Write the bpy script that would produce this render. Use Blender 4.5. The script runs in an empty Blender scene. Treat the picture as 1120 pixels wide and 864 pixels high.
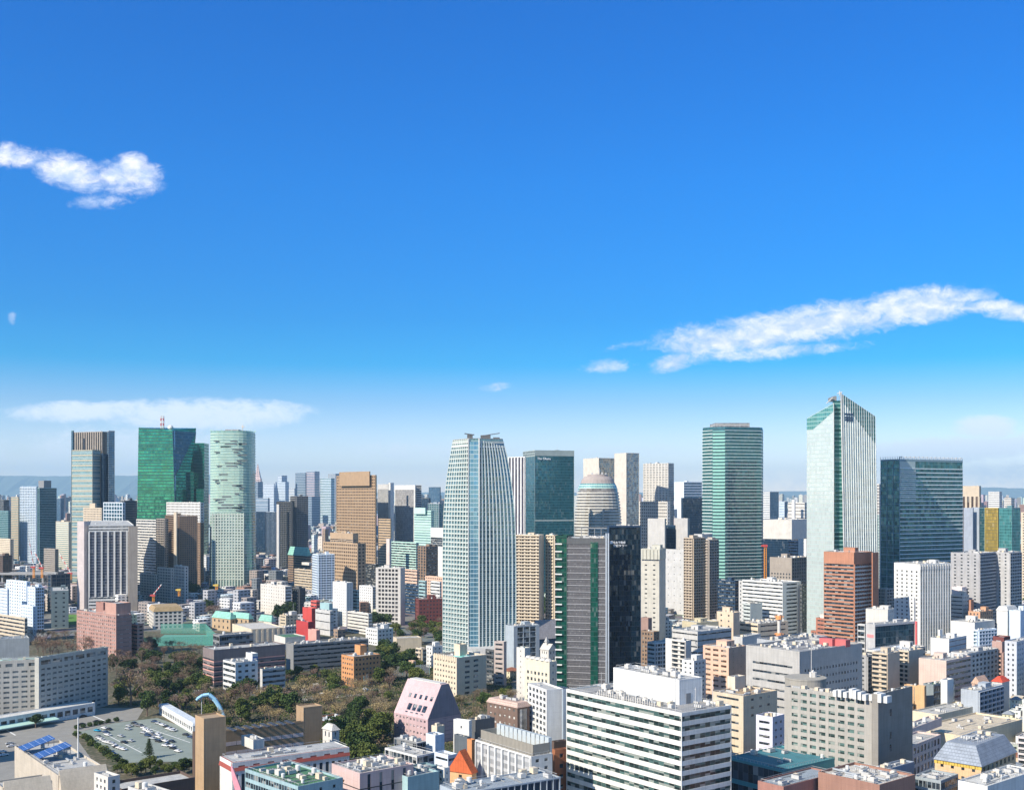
import bpy, math, random
from mathutils import Vector, Matrix
R = random.Random(11)
S = bpy.context.scene
COL = S.collection
F = 1250.0; HZ = 543.0; CZ = 150.0      # focal length in photo pixels, horizon row, camera height

# ---------------------------------------------------------------- camera, light, exposure
cam = bpy.data.cameras.new('camera'); co = bpy.data.objects.new('camera', cam); COL.objects.link(co)
co.location = (0, 0, CZ); co.rotation_euler = (math.radians(90), 0, 0)
cam.sensor_width = 36; cam.lens = 36*F/1120; cam.shift_y = (HZ-432)/1120
cam.clip_start = 1; cam.clip_end = 90000
S.camera = co
SUN_AZ, SUN_EL = 50.0, 36.0             # degrees to the left of straight behind the camera
sl = bpy.data.lights.new('sun', 'SUN'); sl.energy = 4.9; sl.angle = math.radians(0.5); sl.color = (1.0, .90, .75)
so = bpy.data.objects.new('sun', sl); COL.objects.link(so)
sa, se = math.radians(SUN_AZ), math.radians(SUN_EL)
sdir = Vector((-math.sin(sa)*math.cos(se), -math.cos(sa)*math.cos(se), math.sin(se)))
so.rotation_euler = sdir.to_track_quat('Z', 'Y').to_euler()
S.view_settings.view_transform = 'Standard'; S.view_settings.look = 'None'
S.view_settings.exposure = 0.60; S.view_settings.gamma = 1
S.view_settings.use_curve_mapping = False
try:
    S.cycles.volume_bounces = 0; S.cycles.max_bounces = 6; S.cycles.transparent_max_bounces = 8
except Exception: pass

# ---------------------------------------------------------------- node helpers
class NT:
    def __init__(s, tree): s.t = tree; s.n = tree.nodes; s.l = tree.links
    def node(s, ty, **kw):
        n = s.n.new(ty)
        for k, v in kw.items(): setattr(n, k, v)
        return n
    def put(s, sock, v):
        if isinstance(v, bpy.types.NodeSocket): s.l.new(v, sock)
        elif v is not None:
            try: sock.default_value = v
            except Exception: sock.default_value = (*v, 1) if len(v) == 3 else v[:3]
    def m(s, op, a, b=None, c=None, clamp=False):
        n = s.node('ShaderNodeMath', operation=op); n.use_clamp = clamp
        s.put(n.inputs[0], a); s.put(n.inputs[1], b); s.put(n.inputs[2], c); return n.outputs[0]
    def vm(s, op, a, b=None):
        n = s.node('ShaderNodeVectorMath', operation=op); s.put(n.inputs[0], a); s.put(n.inputs[1], b); return n.outputs[0]
    def mix(s, f, a, b, bt='MIX'):
        n = s.node('ShaderNodeMix', data_type='RGBA', blend_type=bt)
        s.put(n.inputs[0], f); s.put(n.inputs[6], a); s.put(n.inputs[7], b); return n.outputs[2]
    def xyz(s, x, y, z=0.0):
        n = s.node('ShaderNodeCombineXYZ'); s.put(n.inputs[0], x); s.put(n.inputs[1], y); s.put(n.inputs[2], z); return n.outputs[0]
    def sep(s, v):
        n = s.node('ShaderNodeSeparateXYZ'); s.put(n.inputs[0], v); return n.outputs
    def noise(s, v, sc, det=3, rough=.5, dist=0.0):
        n = s.node('ShaderNodeTexNoise'); s.put(n.inputs['Vector'], v); n.inputs['Scale'].default_value = sc
        n.inputs['Detail'].default_value = det; n.inputs['Roughness'].default_value = rough
        n.inputs['Distortion'].default_value = dist; return n.outputs[0]
    def rng(s, v, a, b, c=0.0, d=1.0, smooth=False):
        n = s.node('ShaderNodeMapRange'); n.clamp = True
        if smooth: n.interpolation_type = 'SMOOTHSTEP'
        for i, q in enumerate((v, a, b, c, d)): s.put(n.inputs[i], q)
        return n.outputs[0]

def c4(c):
    if isinstance(c, (int, float)): return (c, c, c, 1)
    return (*c[:3], 1)

# ---------------------------------------------------------------- world
W = bpy.data.worlds.new('World'); S.world = W; W.use_nodes = True
def build_world():
    t = NT(W.node_tree); t.n.clear()
    sky = t.node('ShaderNodeTexSky', sky_type='NISHITA'); sky.sun_disc = False
    sky.sun_elevation = se; sky.sun_rotation = math.pi + sa
    sky.altitude = 150; sky.air_density = 1.0; sky.dust_density = .15; sky.ozone_density = 4.0
    hs = t.node('ShaderNodeHueSaturation'); hs.inputs['Saturation'].default_value = 1.22
    hs.inputs['Value'].default_value = 1.0; t.l.new(sky.outputs[0], hs.inputs['Color'])
    tc = t.node('ShaderNodeTexCoord'); x, y, z = t.sep(tc.outputs['Generated'])
    # clear winter blue, paler towards the horizon; overhead warmed and brightened as added fill
    hl = t.m('SQRT', t.m('ADD', t.m('MULTIPLY', x, x), t.m('MULTIPLY', y, y)))
    el = t.m('DIVIDE', z, t.m('MAXIMUM', hl, .01))
    cr = t.node('ShaderNodeValToRGB'); R_ = cr.color_ramp
    st = [(0, (1.75, 1.50, 1.62)), (.05, (1.12, 1.06, 1.25)), (.08, (.62, .80, 1.06)), (.114, (.03, .66, 1.0)), (.154, (.0, .60, 1.0)), (.194, (.0, .62, 1.06)), (.274, (.0, .68, 1.17)), (.43, (.0, .68, 1.22)), (.70, (1.85, 1.50, 1.18))]
    while len(R_.elements) < len(st): R_.elements.new(.5)
    for e_, (p_, c_) in zip(R_.elements, st): e_.position = p_/.95; e_.color = (*c_, 1)
    t.l.new(t.m('DIVIDE', el, .95), cr.inputs[0])
    skyc = t.mix(1.0, hs.outputs[0], cr.outputs[0], 'MULTIPLY')
    yy = t.m('MAXIMUM', y, .02)
    a = t.m('MULTIPLY', t.m('DIVIDE', x, yy), 12.5)       # tangent of azimuth, in hundreds of photo pixels
    e = t.m('MULTIPLY', t.m('DIVIDE', z, yy), 12.5)
    # clouds as soft patches of the sky: (azimuth, elevation, half length, half height, tilt, gain)
    def field(P):
        dens = None
        for (cx, cy, rx, ry, ti, g) in P:
            dx = t.m('SUBTRACT', a, cx); dy = t.m('SUBTRACT', t.m('SUBTRACT', e, cy), t.m('MULTIPLY', dx, ti))
            q = t.m('ADD', t.m('POWER', t.m('ABSOLUTE', t.m('DIVIDE', dx, rx)), 2.0), t.m('POWER', t.m('ABSOLUTE', t.m('DIVIDE', dy, ry)), 2.0))
            f = t.m('MULTIPLY', t.m('MAXIMUM', t.m('SUBTRACT', 1.25, q), 0.0), g)
            dens = f if dens is None else t.m('MAXIMUM', dens, f)
        return dens
    d1 = field([(-5.45, 3.72, .45, .17, -.10, 1.15), (-4.85, 3.54, .55, .24, -.25, 1.25), (-4.2, 3.48, .48, .25, .0, 1.3), (-4.15, 3.62, .22, .16, 0, 1.3), (-4.5, 3.22, .42, .12, .05, .95),
        (1.05, 1.43, .45, .10, .08, .80), (1.75, 1.47, .33, .12, .22, 1.15), (2.4, 1.74, 1.05, .25, .08, 1.3), (3.4, 1.90, 1.25, .27, .13, 1.35), (4.5, 2.10, .95, .24, .10, 1.35), (5.2, 2.08, .6, .10, .0, 1.2),
        (2.9, 1.58, 1.2, .11, .08, 1.1), (5.62, 2.03, .55, .13, .03, 1.25), (1.3, 1.66, .4, .06, .2, .6), (-5.46, 1.95, .07, .09, 0., .8), (-.18, 1.20, .24, .07, 0., .9)])
    d2 = field([(-4.7, .93, 1.0, .13, .02, 1.1), (-3.4, .90, 1.3, .20, .0, 1.1), (-4.2, .42, 1.9, .40, 0., .75), (-.9, .50, 1.0, .14, 0., .6), (1.2, .50, .7, .12, 0, .6),
        (4.7, .50, 1.2, .17, .05, 1.2), (5.2, .76, .40, .15, 0., 1.2), (5.6, .58, .6, .14, .25, 1.2), (5.0, .25, 1.5, .22, 0., .7), (2.0, .15, 4.5, .2, 0, .4)])
    v = t.xyz(a, t.m('MULTIPLY', e, 1.7), 0.3)
    n1 = t.noise(v, 2.1, 10, .66, .45); n2 = t.noise(v, 6.5, 10, .68, .9)
    nn = t.m('ADD', t.m('MULTIPLY', n1, .55), t.m('MULTIPLY', n2, .45))
    front = t.m('GREATER_THAN', y, .05)
    def cover(d, k, lo, hi, amp=2.3):
        b_ = t.m('ADD', t.m('MULTIPLY', d, k), t.m('MULTIPLY', t.m('SUBTRACT', nn, .5), amp))
        return t.m('MULTIPLY', t.m('MULTIPLY', t.rng(b_, lo, hi, 0.0, 1.0, True), t.rng(d, .0, .45, 0.0, 1.0, True)), front)
    al = t.m('MULTIPLY', cover(d1, .74, .30, 1.35, 2.7), .95); a2 = t.m('MULTIPLY', cover(d2, .80, .10, 1.05, 2.8), .85)
    sh = t.noise(t.vm('ADD', v, (.05, -.16, 0)), 4.5, 5, .55)
    cc = t.mix(t.rng(sh, .40, .60), (7.8, 7.8, 8.4, 1), (4.6, 5.6, 7.6, 1))
    col = t.mix(a2, skyc, (7.2, 7.8, 8.6, 1)); col = t.mix(al, col, cc)
    bg = t.node('ShaderNodeBackground'); t.l.new(col, bg.inputs[0]); bg.inputs[1].default_value = 0.10
    out = t.node('ShaderNodeOutputWorld'); t.l.new(bg.outputs[0], out.inputs[0])
build_world()

# ---------------------------------------------------------------- materials
def make_facade_group():
    g = bpy.data.node_groups.new('facade_cells', 'ShaderNodeTree')
    I = g.interface
    for n_, d in (('Bay', 3.0), ('Floor', 4.0)):
        s_ = I.new_socket(name=n_, in_out='INPUT', socket_type='NodeSocketFloat'); s_.default_value = d
    for n_, ty in (('fu', 'NodeSocketFloat'), ('fv', 'NodeSocketFloat'), ('rnd', 'NodeSocketFloat'), ('rndc', 'NodeSocketColor'), ('obj', 'NodeSocketVector'), ('uv', 'NodeSocketVector')):
        I.new_socket(name=n_, in_out='OUTPUT', socket_type=ty)
    t = NT(g); gi = t.node('NodeGroupInput'); go = t.node('NodeGroupOutput')
    tc = t.node('ShaderNodeTexCoord'); x, y, z = t.sep(tc.outputs['Object']); nx, ny, nz = t.sep(tc.outputs['Normal'])
    k = t.m('GREATER_THAN', t.m('ABSOLUTE', nx), t.m('ABSOLUTE', ny))
    u = t.m('ADD', t.m('MULTIPLY', y, k), t.m('MULTIPLY', x, t.m('SUBTRACT', 1.0, k)))
    u = t.m('ADD', u, 500.0)
    a = t.m('DIVIDE', u, gi.outputs[0]); b = t.m('DIVIDE', z, gi.outputs[1])
    fa = t.m('FLOOR', a); fb = t.m('FLOOR', b)
    oi = t.node('ShaderNodeObjectInfo')
    w = t.node('ShaderNodeTexWhiteNoise', noise_dimensions='3D')
    t.l.new(t.xyz(fa, fb, t.m('ADD', t.m('MULTIPLY', k, 7.3), t.m('MULTIPLY', oi.outputs['Random'], 91.0))), w.inputs['Vector'])
    for i, s_ in enumerate((t.m('FRACT', a), t.m('FRACT', b), w.outputs['Value'], w.outputs['Color'], tc.outputs['Object'], t.xyz(u, z, 0.0))):
        t.l.new(s_, go.inputs[i])
    return g
FG = make_facade_group()
MATS = {}
def newmat(key):
    m = bpy.data.materials.new(key); m.use_nodes = True; t = NT(m.node_tree); t.n.clear()
    p = t.node('ShaderNodeBsdfPrincipled'); o = t.node('ShaderNodeOutputMaterial'); t.l.new(p.outputs[0], o.inputs[0])
    return m, t, p
PAL = dict(white=(.63, .63, .61), cool=(.62, .68, .75), off=(.58, .555, .51), cream=(.62, .53, .40), beige=(.50, .42, .32), tan=(.44, .32, .20),
           school=(.34, .235, .14), brown=(.24, .165, .115), dbrown=(.11, .075, .06), maroon=(.16, .05, .045), pink=(.50, .33, .33), pbrick=(.40, .235, .20), peach=(.62, .42, .31),
           brick=(.34, .13, .075), orange=(.55, .27, .12), grey=(.34, .34, .34), lgrey=(.48, .48, .47), mgrey=(.22, .225, .23), dgrey=(.10, .105, .11), black=(.03, .032, .036),
           bgrey=(.30, .35, .40), bwhite=(.58, .66, .74), taupe=(.32, .28, .24), sand=(.55, .47, .36), tealw=(.30, .45, .47), teald=(.10, .20, .23), red=(.50, .07, .06), copper=(.27, .56, .47), slate=(.28, .32, .38),
           gold=(.42, .32, .08), navy=(.02, .05, .10), lilac=(.60, .60, .70), greenroof=(.07, .19, .10), blue=(.04, .13, .33), mint=(.45, .66, .58), salmon=(.60, .32, .27), yellow=(.6, .42, .08))
def wall(c, rough=.8):
    """painted or stone wall: slight uneven tone and rain streaks"""
    key = 'wall_%s' % (c,)
    if key in MATS: return MATS[key]
    m, t, p = newmat(key); col = c4(PAL.get(c, c))
    tc = t.node('ShaderNodeTexCoord'); ob = tc.outputs['Object']
    n1 = t.noise(ob, .12, 5, .6); st = t.noise(t.vm('MULTIPLY', ob, (1.2, 1.2, .06)), 1.0, 4, .6)
    f = t.m('ADD', t.m('MULTIPLY', t.m('SUBTRACT', n1, .5), .44), t.m('MULTIPLY', t.m('SUBTRACT', st, .5), .50))
    g = t.node('ShaderNodeGroup'); g.node_tree = FG; g.inputs[0].default_value = 3.0; g.inputs[1].default_value = 3.6
    jt = t.m('MAXIMUM', t.m('LESS_THAN', g.outputs['fv'], .03), t.m('LESS_THAN', g.outputs['fu'], .02))
    f = t.m('SUBTRACT', t.m('ADD', f, t.m('MULTIPLY', t.m('SUBTRACT', g.outputs['rnd'], .5), .05)), t.m('MULTIPLY', jt, .14))
    cc = t.mix(1.0, col, t.xyz(*[t.m('ADD', 1.0, f)]*3), 'MULTIPLY')
    t.l.new(cc, p.inputs['Base Color']); p.inputs['Roughness'].default_value = rough
    p.inputs['Specular IOR Level'].default_value = .3
    MATS[key] = m; return m
def owall():
    """wall whose paint colour is the object's own colour"""
    key = 'wall_object_colour'
    if key in MATS: return MATS[key]
    m, t, p = newmat(key); oi = t.node('ShaderNodeObjectInfo'); tc = t.node('ShaderNodeTexCoord'); ob = tc.outputs['Object']
    n1 = t.noise(ob, .2, 5, .6); st = t.noise(t.vm('MULTIPLY', ob, (1.2, 1.2, .08)), 1.0, 4, .6)
    f = t.m('ADD', t.m('MULTIPLY', t.m('SUBTRACT', n1, .5), .4), t.m('MULTIPLY', t.m('SUBTRACT', st, .5), .4))
    cc = t.mix(1.0, oi.outputs['Color'], t.xyz(*[t.m('ADD', 1.0, f)]*3), 'MULTIPLY')
    t.l.new(cc, p.inputs['Base Color']); p.inputs['Roughness'].default_value = .8
    MATS[key] = m; return m
def carpaint():
    key = 'car_paint'
    if key in MATS: return MATS[key]
    m, t, p = newmat(key); oi = t.node('ShaderNodeObjectInfo'); t.l.new(oi.outputs['Color'], p.inputs['Base Color'])
    p.inputs['Roughness'].default_value = .3; p.inputs['Coat Weight'].default_value = .5
    MATS[key] = m; return m
def glass(c=(.03, .06, .09), bay=2.0, fl=4.0, line=None, lf=.12, met=.35, var=.5, rough=.07, vl=.06, tilt=.03, streak=0):
    """curtain wall glazing: panes differ a little in tint and tilt, thin lines at the floors and mullions"""
    key = 'glass_%s_%s_%s_%s_%s_%s_%s_%s_%s' % (c, bay, fl, line, lf, met, var, vl, streak)
    if key in MATS: return MATS[key]
    m, t, p = newmat(key)
    g = t.node('ShaderNodeGroup'); g.node_tree = FG; g.inputs[0].default_value = bay; g.inputs[1].default_value = fl
    base = c4(PAL.get(c, c)); r = g.outputs['rnd']
    big = t.noise(g.outputs['obj'], .03, 3, .5)
    if streak:
        uu, vv, _ = t.sep(g.outputs['uv']); fv_ = t.m('FLOOR', t.m('DIVIDE', vv, fl))
        r = t.rng(t.noise(t.xyz(t.m('MULTIPLY', uu, streak), t.m('MULTIPLY', fv_, 3.7), 0.0), 1.0, 3, .7), .30, .70)
    lo = 1-var; k = t.m('ADD', lo, t.m('MULTIPLY', t.m('ADD', t.m('MULTIPLY', r, .7), t.m('MULTIPLY', big, .6)), 2*var/1.3))
    cc = t.mix(1.0, base, t.xyz(k, k, k), 'MULTIPLY')
    blind = t.m('GREATER_THAN', r, 2.0 if streak else .93)
    cc = t.mix(t.m('MULTIPLY', blind, .35*min(1, var*2)), cc, (.30, .31, .30, 1))
    ro, me = rough, met
    if line is not None:
        f = t.m('LESS_THAN', g.outputs['fv'], lf)
        if vl: f = t.m('MAXIMUM', f, t.m('LESS_THAN', g.outputs['fu'], vl))
        cc = t.mix(f, cc, c4(PAL.get(line, line)))
        ro = t.m('ADD', rough, t.m('MULTIPLY', f, .45)); me = t.m('MULTIPLY', t.m('SUBTRACT', 1.0, f), met)
    t.l.new(cc, p.inputs['Base Color']); t.put(p.inputs['Roughness'], ro); t.put(p.inputs['Metallic'], me)
    ge = t.node('ShaderNodeNewGeometry')
    d = t.vm('MULTIPLY', t.vm('SUBTRACT', g.outputs['rndc'], (.5, .5, .5)), (tilt, tilt, tilt))
    t.l.new(t.vm('NORMALIZE', t.vm('ADD', ge.outputs['Normal'], d)), p.inputs['Normal'])
    MATS[key] = m; return m
def winmat(c=(.035, .05, .065), var=.7):
    """window plates: each object its own brightness, some with pale blinds"""
    key = 'window_%s' % (c,)
    if key in MATS: return MATS[key]
    m, t, p = newmat(key)
    g = t.node('ShaderNodeGroup'); g.node_tree = FG; g.inputs[0].default_value = 3.1; g.inputs[1].default_value = 50
    r = g.outputs['rnd']; k = t.m('ADD', .3, t.m('MULTIPLY', t.m('POWER', r, 2.0), 2.6))
    cc = t.mix(1.0, c4(c), t.xyz(k, k, k), 'MULTIPLY')
    cc = t.mix(t.m('MULTIPLY', t.m('GREATER_THAN', r, .8), .62), cc, (.40, .39, .35, 1))
    fr = t.m('LESS_THAN', g.outputs['fu'], .04); cc = t.mix(fr, cc, (.25, .25, .25, 1))
    t.l.new(cc, p.inputs['Base Color']); p.inputs['Roughness'].default_value = .12; p.inputs['Metallic'].default_value = .15
    ge = t.node('ShaderNodeNewGeometry')
    d = t.vm('MULTIPLY', t.vm('SUBTRACT', g.outputs['rndc'], (.5, .5, .5)), (.06, .06, .06))
    t.l.new(t.vm('NORMALIZE', t.vm('ADD', ge.outputs['Normal'], d)), p.inputs['Normal'])
    MATS[key] = m; return m
def facade(c, bay=3.2, fl=3.4, wf=.55, hf=.5, gc=(.05, .065, .08)):
    """far wall with its rows of windows"""
    key = 'facade_%s_%s_%s_%s_%s' % (c, bay, fl, wf, hf)
    if key in MATS: return MATS[key]
    m, t, p = newmat(key)
    g = t.node('ShaderNodeGroup'); g.node_tree = FG; g.inputs[0].default_value = bay; g.inputs[1].default_value = fl
    if c == 'attr':
        at = t.node('ShaderNodeAttribute'); at.attribute_name = 'Col'; base = at.outputs['Color']
    else: base = c4(PAL.get(c, c))
    tc = t.node('ShaderNodeTexCoord'); nz = t.sep(tc.outputs['Normal'])[2]
    side = t.m('LESS_THAN', nz, .5)
    f = t.m('MULTIPLY', t.m('LESS_THAN', t.m('ABSOLUTE', t.m('SUBTRACT', g.outputs['fu'], .5)), wf/2), t.m('LESS_THAN', t.m('ABSOLUTE', t.m('SUBTRACT', g.outputs['fv'], .55)), hf/2))
    f = t.m('MULTIPLY', f, side)
    n1 = t.noise(g.outputs['obj'], .05, 4, .6)
    b2 = t.mix(1.0, base, t.xyz(*[t.m('ADD', .8, t.m('MULTIPLY', n1, .4))]*3), 'MULTIPLY')
    k = t.m('ADD', .4, t.m('MULTIPLY', g.outputs['rnd'], 1.3))
    cc = t.mix(f, b2, t.mix(1.0, c4(gc), t.xyz(k, k, k), 'MULTIPLY'))
    t.l.new(cc, p.inputs['Base Color']); t.put(p.inputs['Roughness'], t.m('SUBTRACT', .8, t.m('MULTIPLY', f, .6)))
    MATS[key] = m; return m
def roofmat(c='lgrey'):
    key = 'roof_%s' % (c,)
    if key in MATS: return MATS[key]
    m, t, p = newmat(key); tc = t.node('ShaderNodeTexCoord'); ob = tc.outputs['Object']
    n1 = t.noise(ob, .25, 6, .65); n2 = t.noise(ob, 1.7, 3, .5)
    br = t.node('ShaderNodeTexBrick'); t.l.new(ob, br.inputs['Vector']); br.inputs['Scale'].default_value = .35
    br.inputs['Color1'].default_value = (1, 1, 1, 1); br.inputs['Color2'].default_value = (.9, .9, .9, 1); br.inputs['Mortar'].default_value = (.62, .62, .62, 1); br.inputs['Mortar Size'].default_value = .03
    k = t.m('ADD', .38, t.m('ADD', t.m('MULTIPLY', n1, .9), t.m('MULTIPLY', n2, .3)))
    cc = t.mix(1.0, t.mix(1.0, c4(PAL.get(c, c)), t.xyz(k, k, k), 'MULTIPLY'), br.outputs[0], 'MULTIPLY')
    t.l.new(cc, p.inputs['Base Color']); p.inputs['Roughness'].default_value = .85
    MATS[key] = m; return m
def plain(c, rough=.6, met=0.0):
    key = 'plain_%s_%s_%s' % (c, rough, met)
    if key in MATS: return MATS[key]
    m, t, p = newmat(key); tc = t.node('ShaderNodeTexCoord'); n1 = t.noise(tc.outputs['Object'], .6, 4, .6)
    k = t.m('ADD', .82, t.m('MULTIPLY', n1, .36))
    t.l.new(t.mix(1.0, c4(PAL.get(c, c)), t.xyz(k, k, k), 'MULTIPLY'), p.inputs['Base Color'])
    p.inputs['Roughness'].default_value = rough; p.inputs['Metallic'].default_value = met
    MATS[key] = m; return m

# ---------------------------------------------------------------- mesh builder
class MB:
    def __init__(s): s.v = []; s.f = []; s.mi = []; s.cur = 0; s.col = []; s.cc = None
    def box(s, x0, x1, y0, y1, z0, z1):
        b = len(s.v)
        s.v += [(x0, y0, z0), (x1, y0, z0), (x1, y1, z0), (x0, y1, z0), (x0, y0, z1), (x1, y0, z1), (x1, y1, z1), (x0, y1, z1)]
        s._hex(b)
    def _hex(s, b):
        s.f += [(b, b+3, b+2, b+1), (b+4, b+5, b+6, b+7), (b, b+1, b+5, b+4), (b+1, b+2, b+6, b+5), (b+2, b+3, b+7, b+6), (b+3, b, b+4, b+7)]
        s.mi += [s.cur]*6
        if s.cc is not None: s.col += [s.cc]*6
    def hexa(s, p):
        b = len(s.v); s.v += [tuple(q) for q in p]; s._hex(b)
    def fbox(s, Fc, u0, u1, d0, d1, z0, z1):
        if u1 <= u0 or z1 <= z0: return
        ox, oy, ax, ay, nx, ny, ln = Fc
        def q(u, d, z): return (ox+ax*u+nx*d, oy+ay*u+ny*d, z)
        s.hexa([q(u0, d1, z0), q(u1, d1, z0), q(u1, d0, z0), q(u0, d0, z0), q(u0, d1, z1), q(u1, d1, z1), q(u1, d0, z1), q(u0, d0, z1)])
    def prism(s, poly, z0, z1):
        s.loft([(z0, poly), (z1, poly)])
    def loft(s, secs):
        n = len(secs[0][1]); b = len(s.v)
        for z, poly in secs:
            for i, q in enumerate(poly):
                s.v.append((q[0], q[1], q[2] if len(q) > 2 else z))
        s.f.append(tuple(b+i for i in reversed(range(n)))); s.mi.append(s.cur)
        for k in range(len(secs)-1):
            for i in range(n):
                j = (i+1) % n
                s.f.append((b+k*n+i, b+k*n+j, b+(k+1)*n+j, b+(k+1)*n+i)); s.mi.append(s.cur)
        e = b+(len(secs)-1)*n
        s.f.append(tuple(e+i for i in range(n))); s.mi.append(s.cur)
    def cyl(s, cx, cy, r, z0, z1, n=12, r1=None):
        r1 = r if r1 is None else r1
        P = lambda rr: [(cx+rr*math.cos(2*math.pi*i/n), cy+rr*math.sin(2*math.pi*i/n)) for i in range(n)]
        s.loft([(z0, P(r)), (z1, P(r1))])
    def tube(s, a, b, r, n=5, r1=None):
        a = Vector(a); b = Vector(b); d = (b-a)
        if d.length < 1e-6: return
        d.normalize(); u = d.orthogonal().normalized(); w = d.cross(u); r1 = r if r1 is None else r1
        k = len(s.v)
        for p, rr in ((a, r), (b, r1)):
            for i in range(n):
                th = 2*math.pi*i/n; s.v.append(tuple(p+u*rr*math.cos(th)+w*rr*math.sin(th)))
        for i in range(n):
            j = (i+1) % n; s.f.append((k+i, k+j, k+n+j, k+n+i)); s.mi.append(s.cur)
        s.f.append(tuple(k+i for i in reversed(range(n)))); s.mi.append(s.cur)
        s.f.append(tuple(k+n+i for i in range(n))); s.mi.append(s.cur)
    def mesh(s, name, mats):
        me = bpy.data.meshes.new(name); me.from_pydata(s.v, [], s.f)
        for m in (mats if isinstance(mats, (list, tuple)) else [mats]): me.materials.append(m)
        if any(s.mi): me.polygons.foreach_set('material_index', s.mi)
        if s.cc is not None:
            ca = me.color_attributes.new('Col', 'FLOAT_COLOR', 'CORNER')
            buf = []
            for p, c in zip(me.polygons, s.col): buf += list(c)*p.loop_total
            ca.data.foreach_set('color', buf)
        me.update(); return me
def link(name, me, parent=None, loc=(0, 0, 0), rz=0.0):
    o = bpy.data.objects.new(name, me); COL.objects.link(o)
    if parent is not None: o.parent = parent
    o.location = loc; o.rotation_euler = (0, 0, rz); return o
def tag(o, label=None, cat=None, group=None, kind=None):
    if label: o['label'] = label
    if cat: o['category'] = cat
    if group: o['group'] = group
    if kind: o['kind'] = kind
    return o
def px(x, D): return (x-560)/F*D
def zat(y, D): return CZ+(HZ-y)*D/F
def gD(y): return CZ*F/(y-HZ)           # distance of the ground seen at photo row y
def toscr(X, Y, Z): return 560+F*X/Y, HZ-F*(Z-CZ)/Y

# ---------------------------------------------------------------- buildings
REG = []        # every placed thing: dict(ref, x0, x1, yt, yb, D, rect)
T = .35
SHARED = {}
def shared(key, fn):
    if key not in SHARED: SHARED[key] = fn()
    return SHARED[key]
def ac_mesh(kind):
    def mk():
        m = MB()
        if kind == 0:      # air handling unit with fans on top
            m.box(-2.2, 2.2, -1.2, 1.2, .25, 2.1)
            for x in (-1.4, 0, 1.4): m.cur = 1; m.cyl(x, 0, .52, 2.1, 2.3, 8); m.cur = 0
            m.box(-2.0, -1.7, -1.0, 1.0, 0, .25); m.box(1.7, 2.0, -1.0, 1.0, 0, .25)
        elif kind == 1:    # cooling tower
            m.box(-1.7, 1.7, -1.7, 1.7, .3, 2.6); m.cyl(0, 0, 1.3, 2.6, 3.2, 12); m.cur = 1; m.cyl(0, 0, 1.1, 3.2, 3.24, 12); m.cur = 0
        elif kind == 2:    # row of small condensers
            for i in range(4): m.box(-2.6+i*1.35, -1.6+i*1.35, -.45, .45, .15, 1.5)
        elif kind == 3:    # duct
            m.box(-4, 4, -.4, .4, .5, 1.2); m.box(3.2, 4, -.4, 2.2, .51, 1.19); m.box(-3.8, -3.4, -.3, .3, 0, .5); m.box(2.8, 3.1, -.3, .3, 0, .5)
        elif kind == 4:    # water tank
            m.cyl(0, 0, 1.2, .6, 3.0, 12); m.cyl(0, 0, 1.2, 3.0, 3.3, 12, .3)
            for sx in (-.8, .8):
                for sy in (-.8, .8): m.box(sx-.1, sx+.1, sy-.1, sy+.1, 0, .7)
        elif kind == 5:    # panel tank
            m.box(-1.5, 1.5, -1.2, 1.2, .5, 2.7); m.box(-1.6, 1.6, -1.3, 1.3, .2, .5)
        return m.mesh('unit', [plain(('lgrey', 'off', 'lgrey', (.4, .43, .46), 'white', 'cream')[kind], .5), plain('dgrey')])
    return shared(('ac', kind), mk)
def roofdoor():
    m = MB(); m.box(-.5, .5, -.05, 0, .1, 2.1); return m.mesh('door', plain('dgrey', .4))
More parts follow.
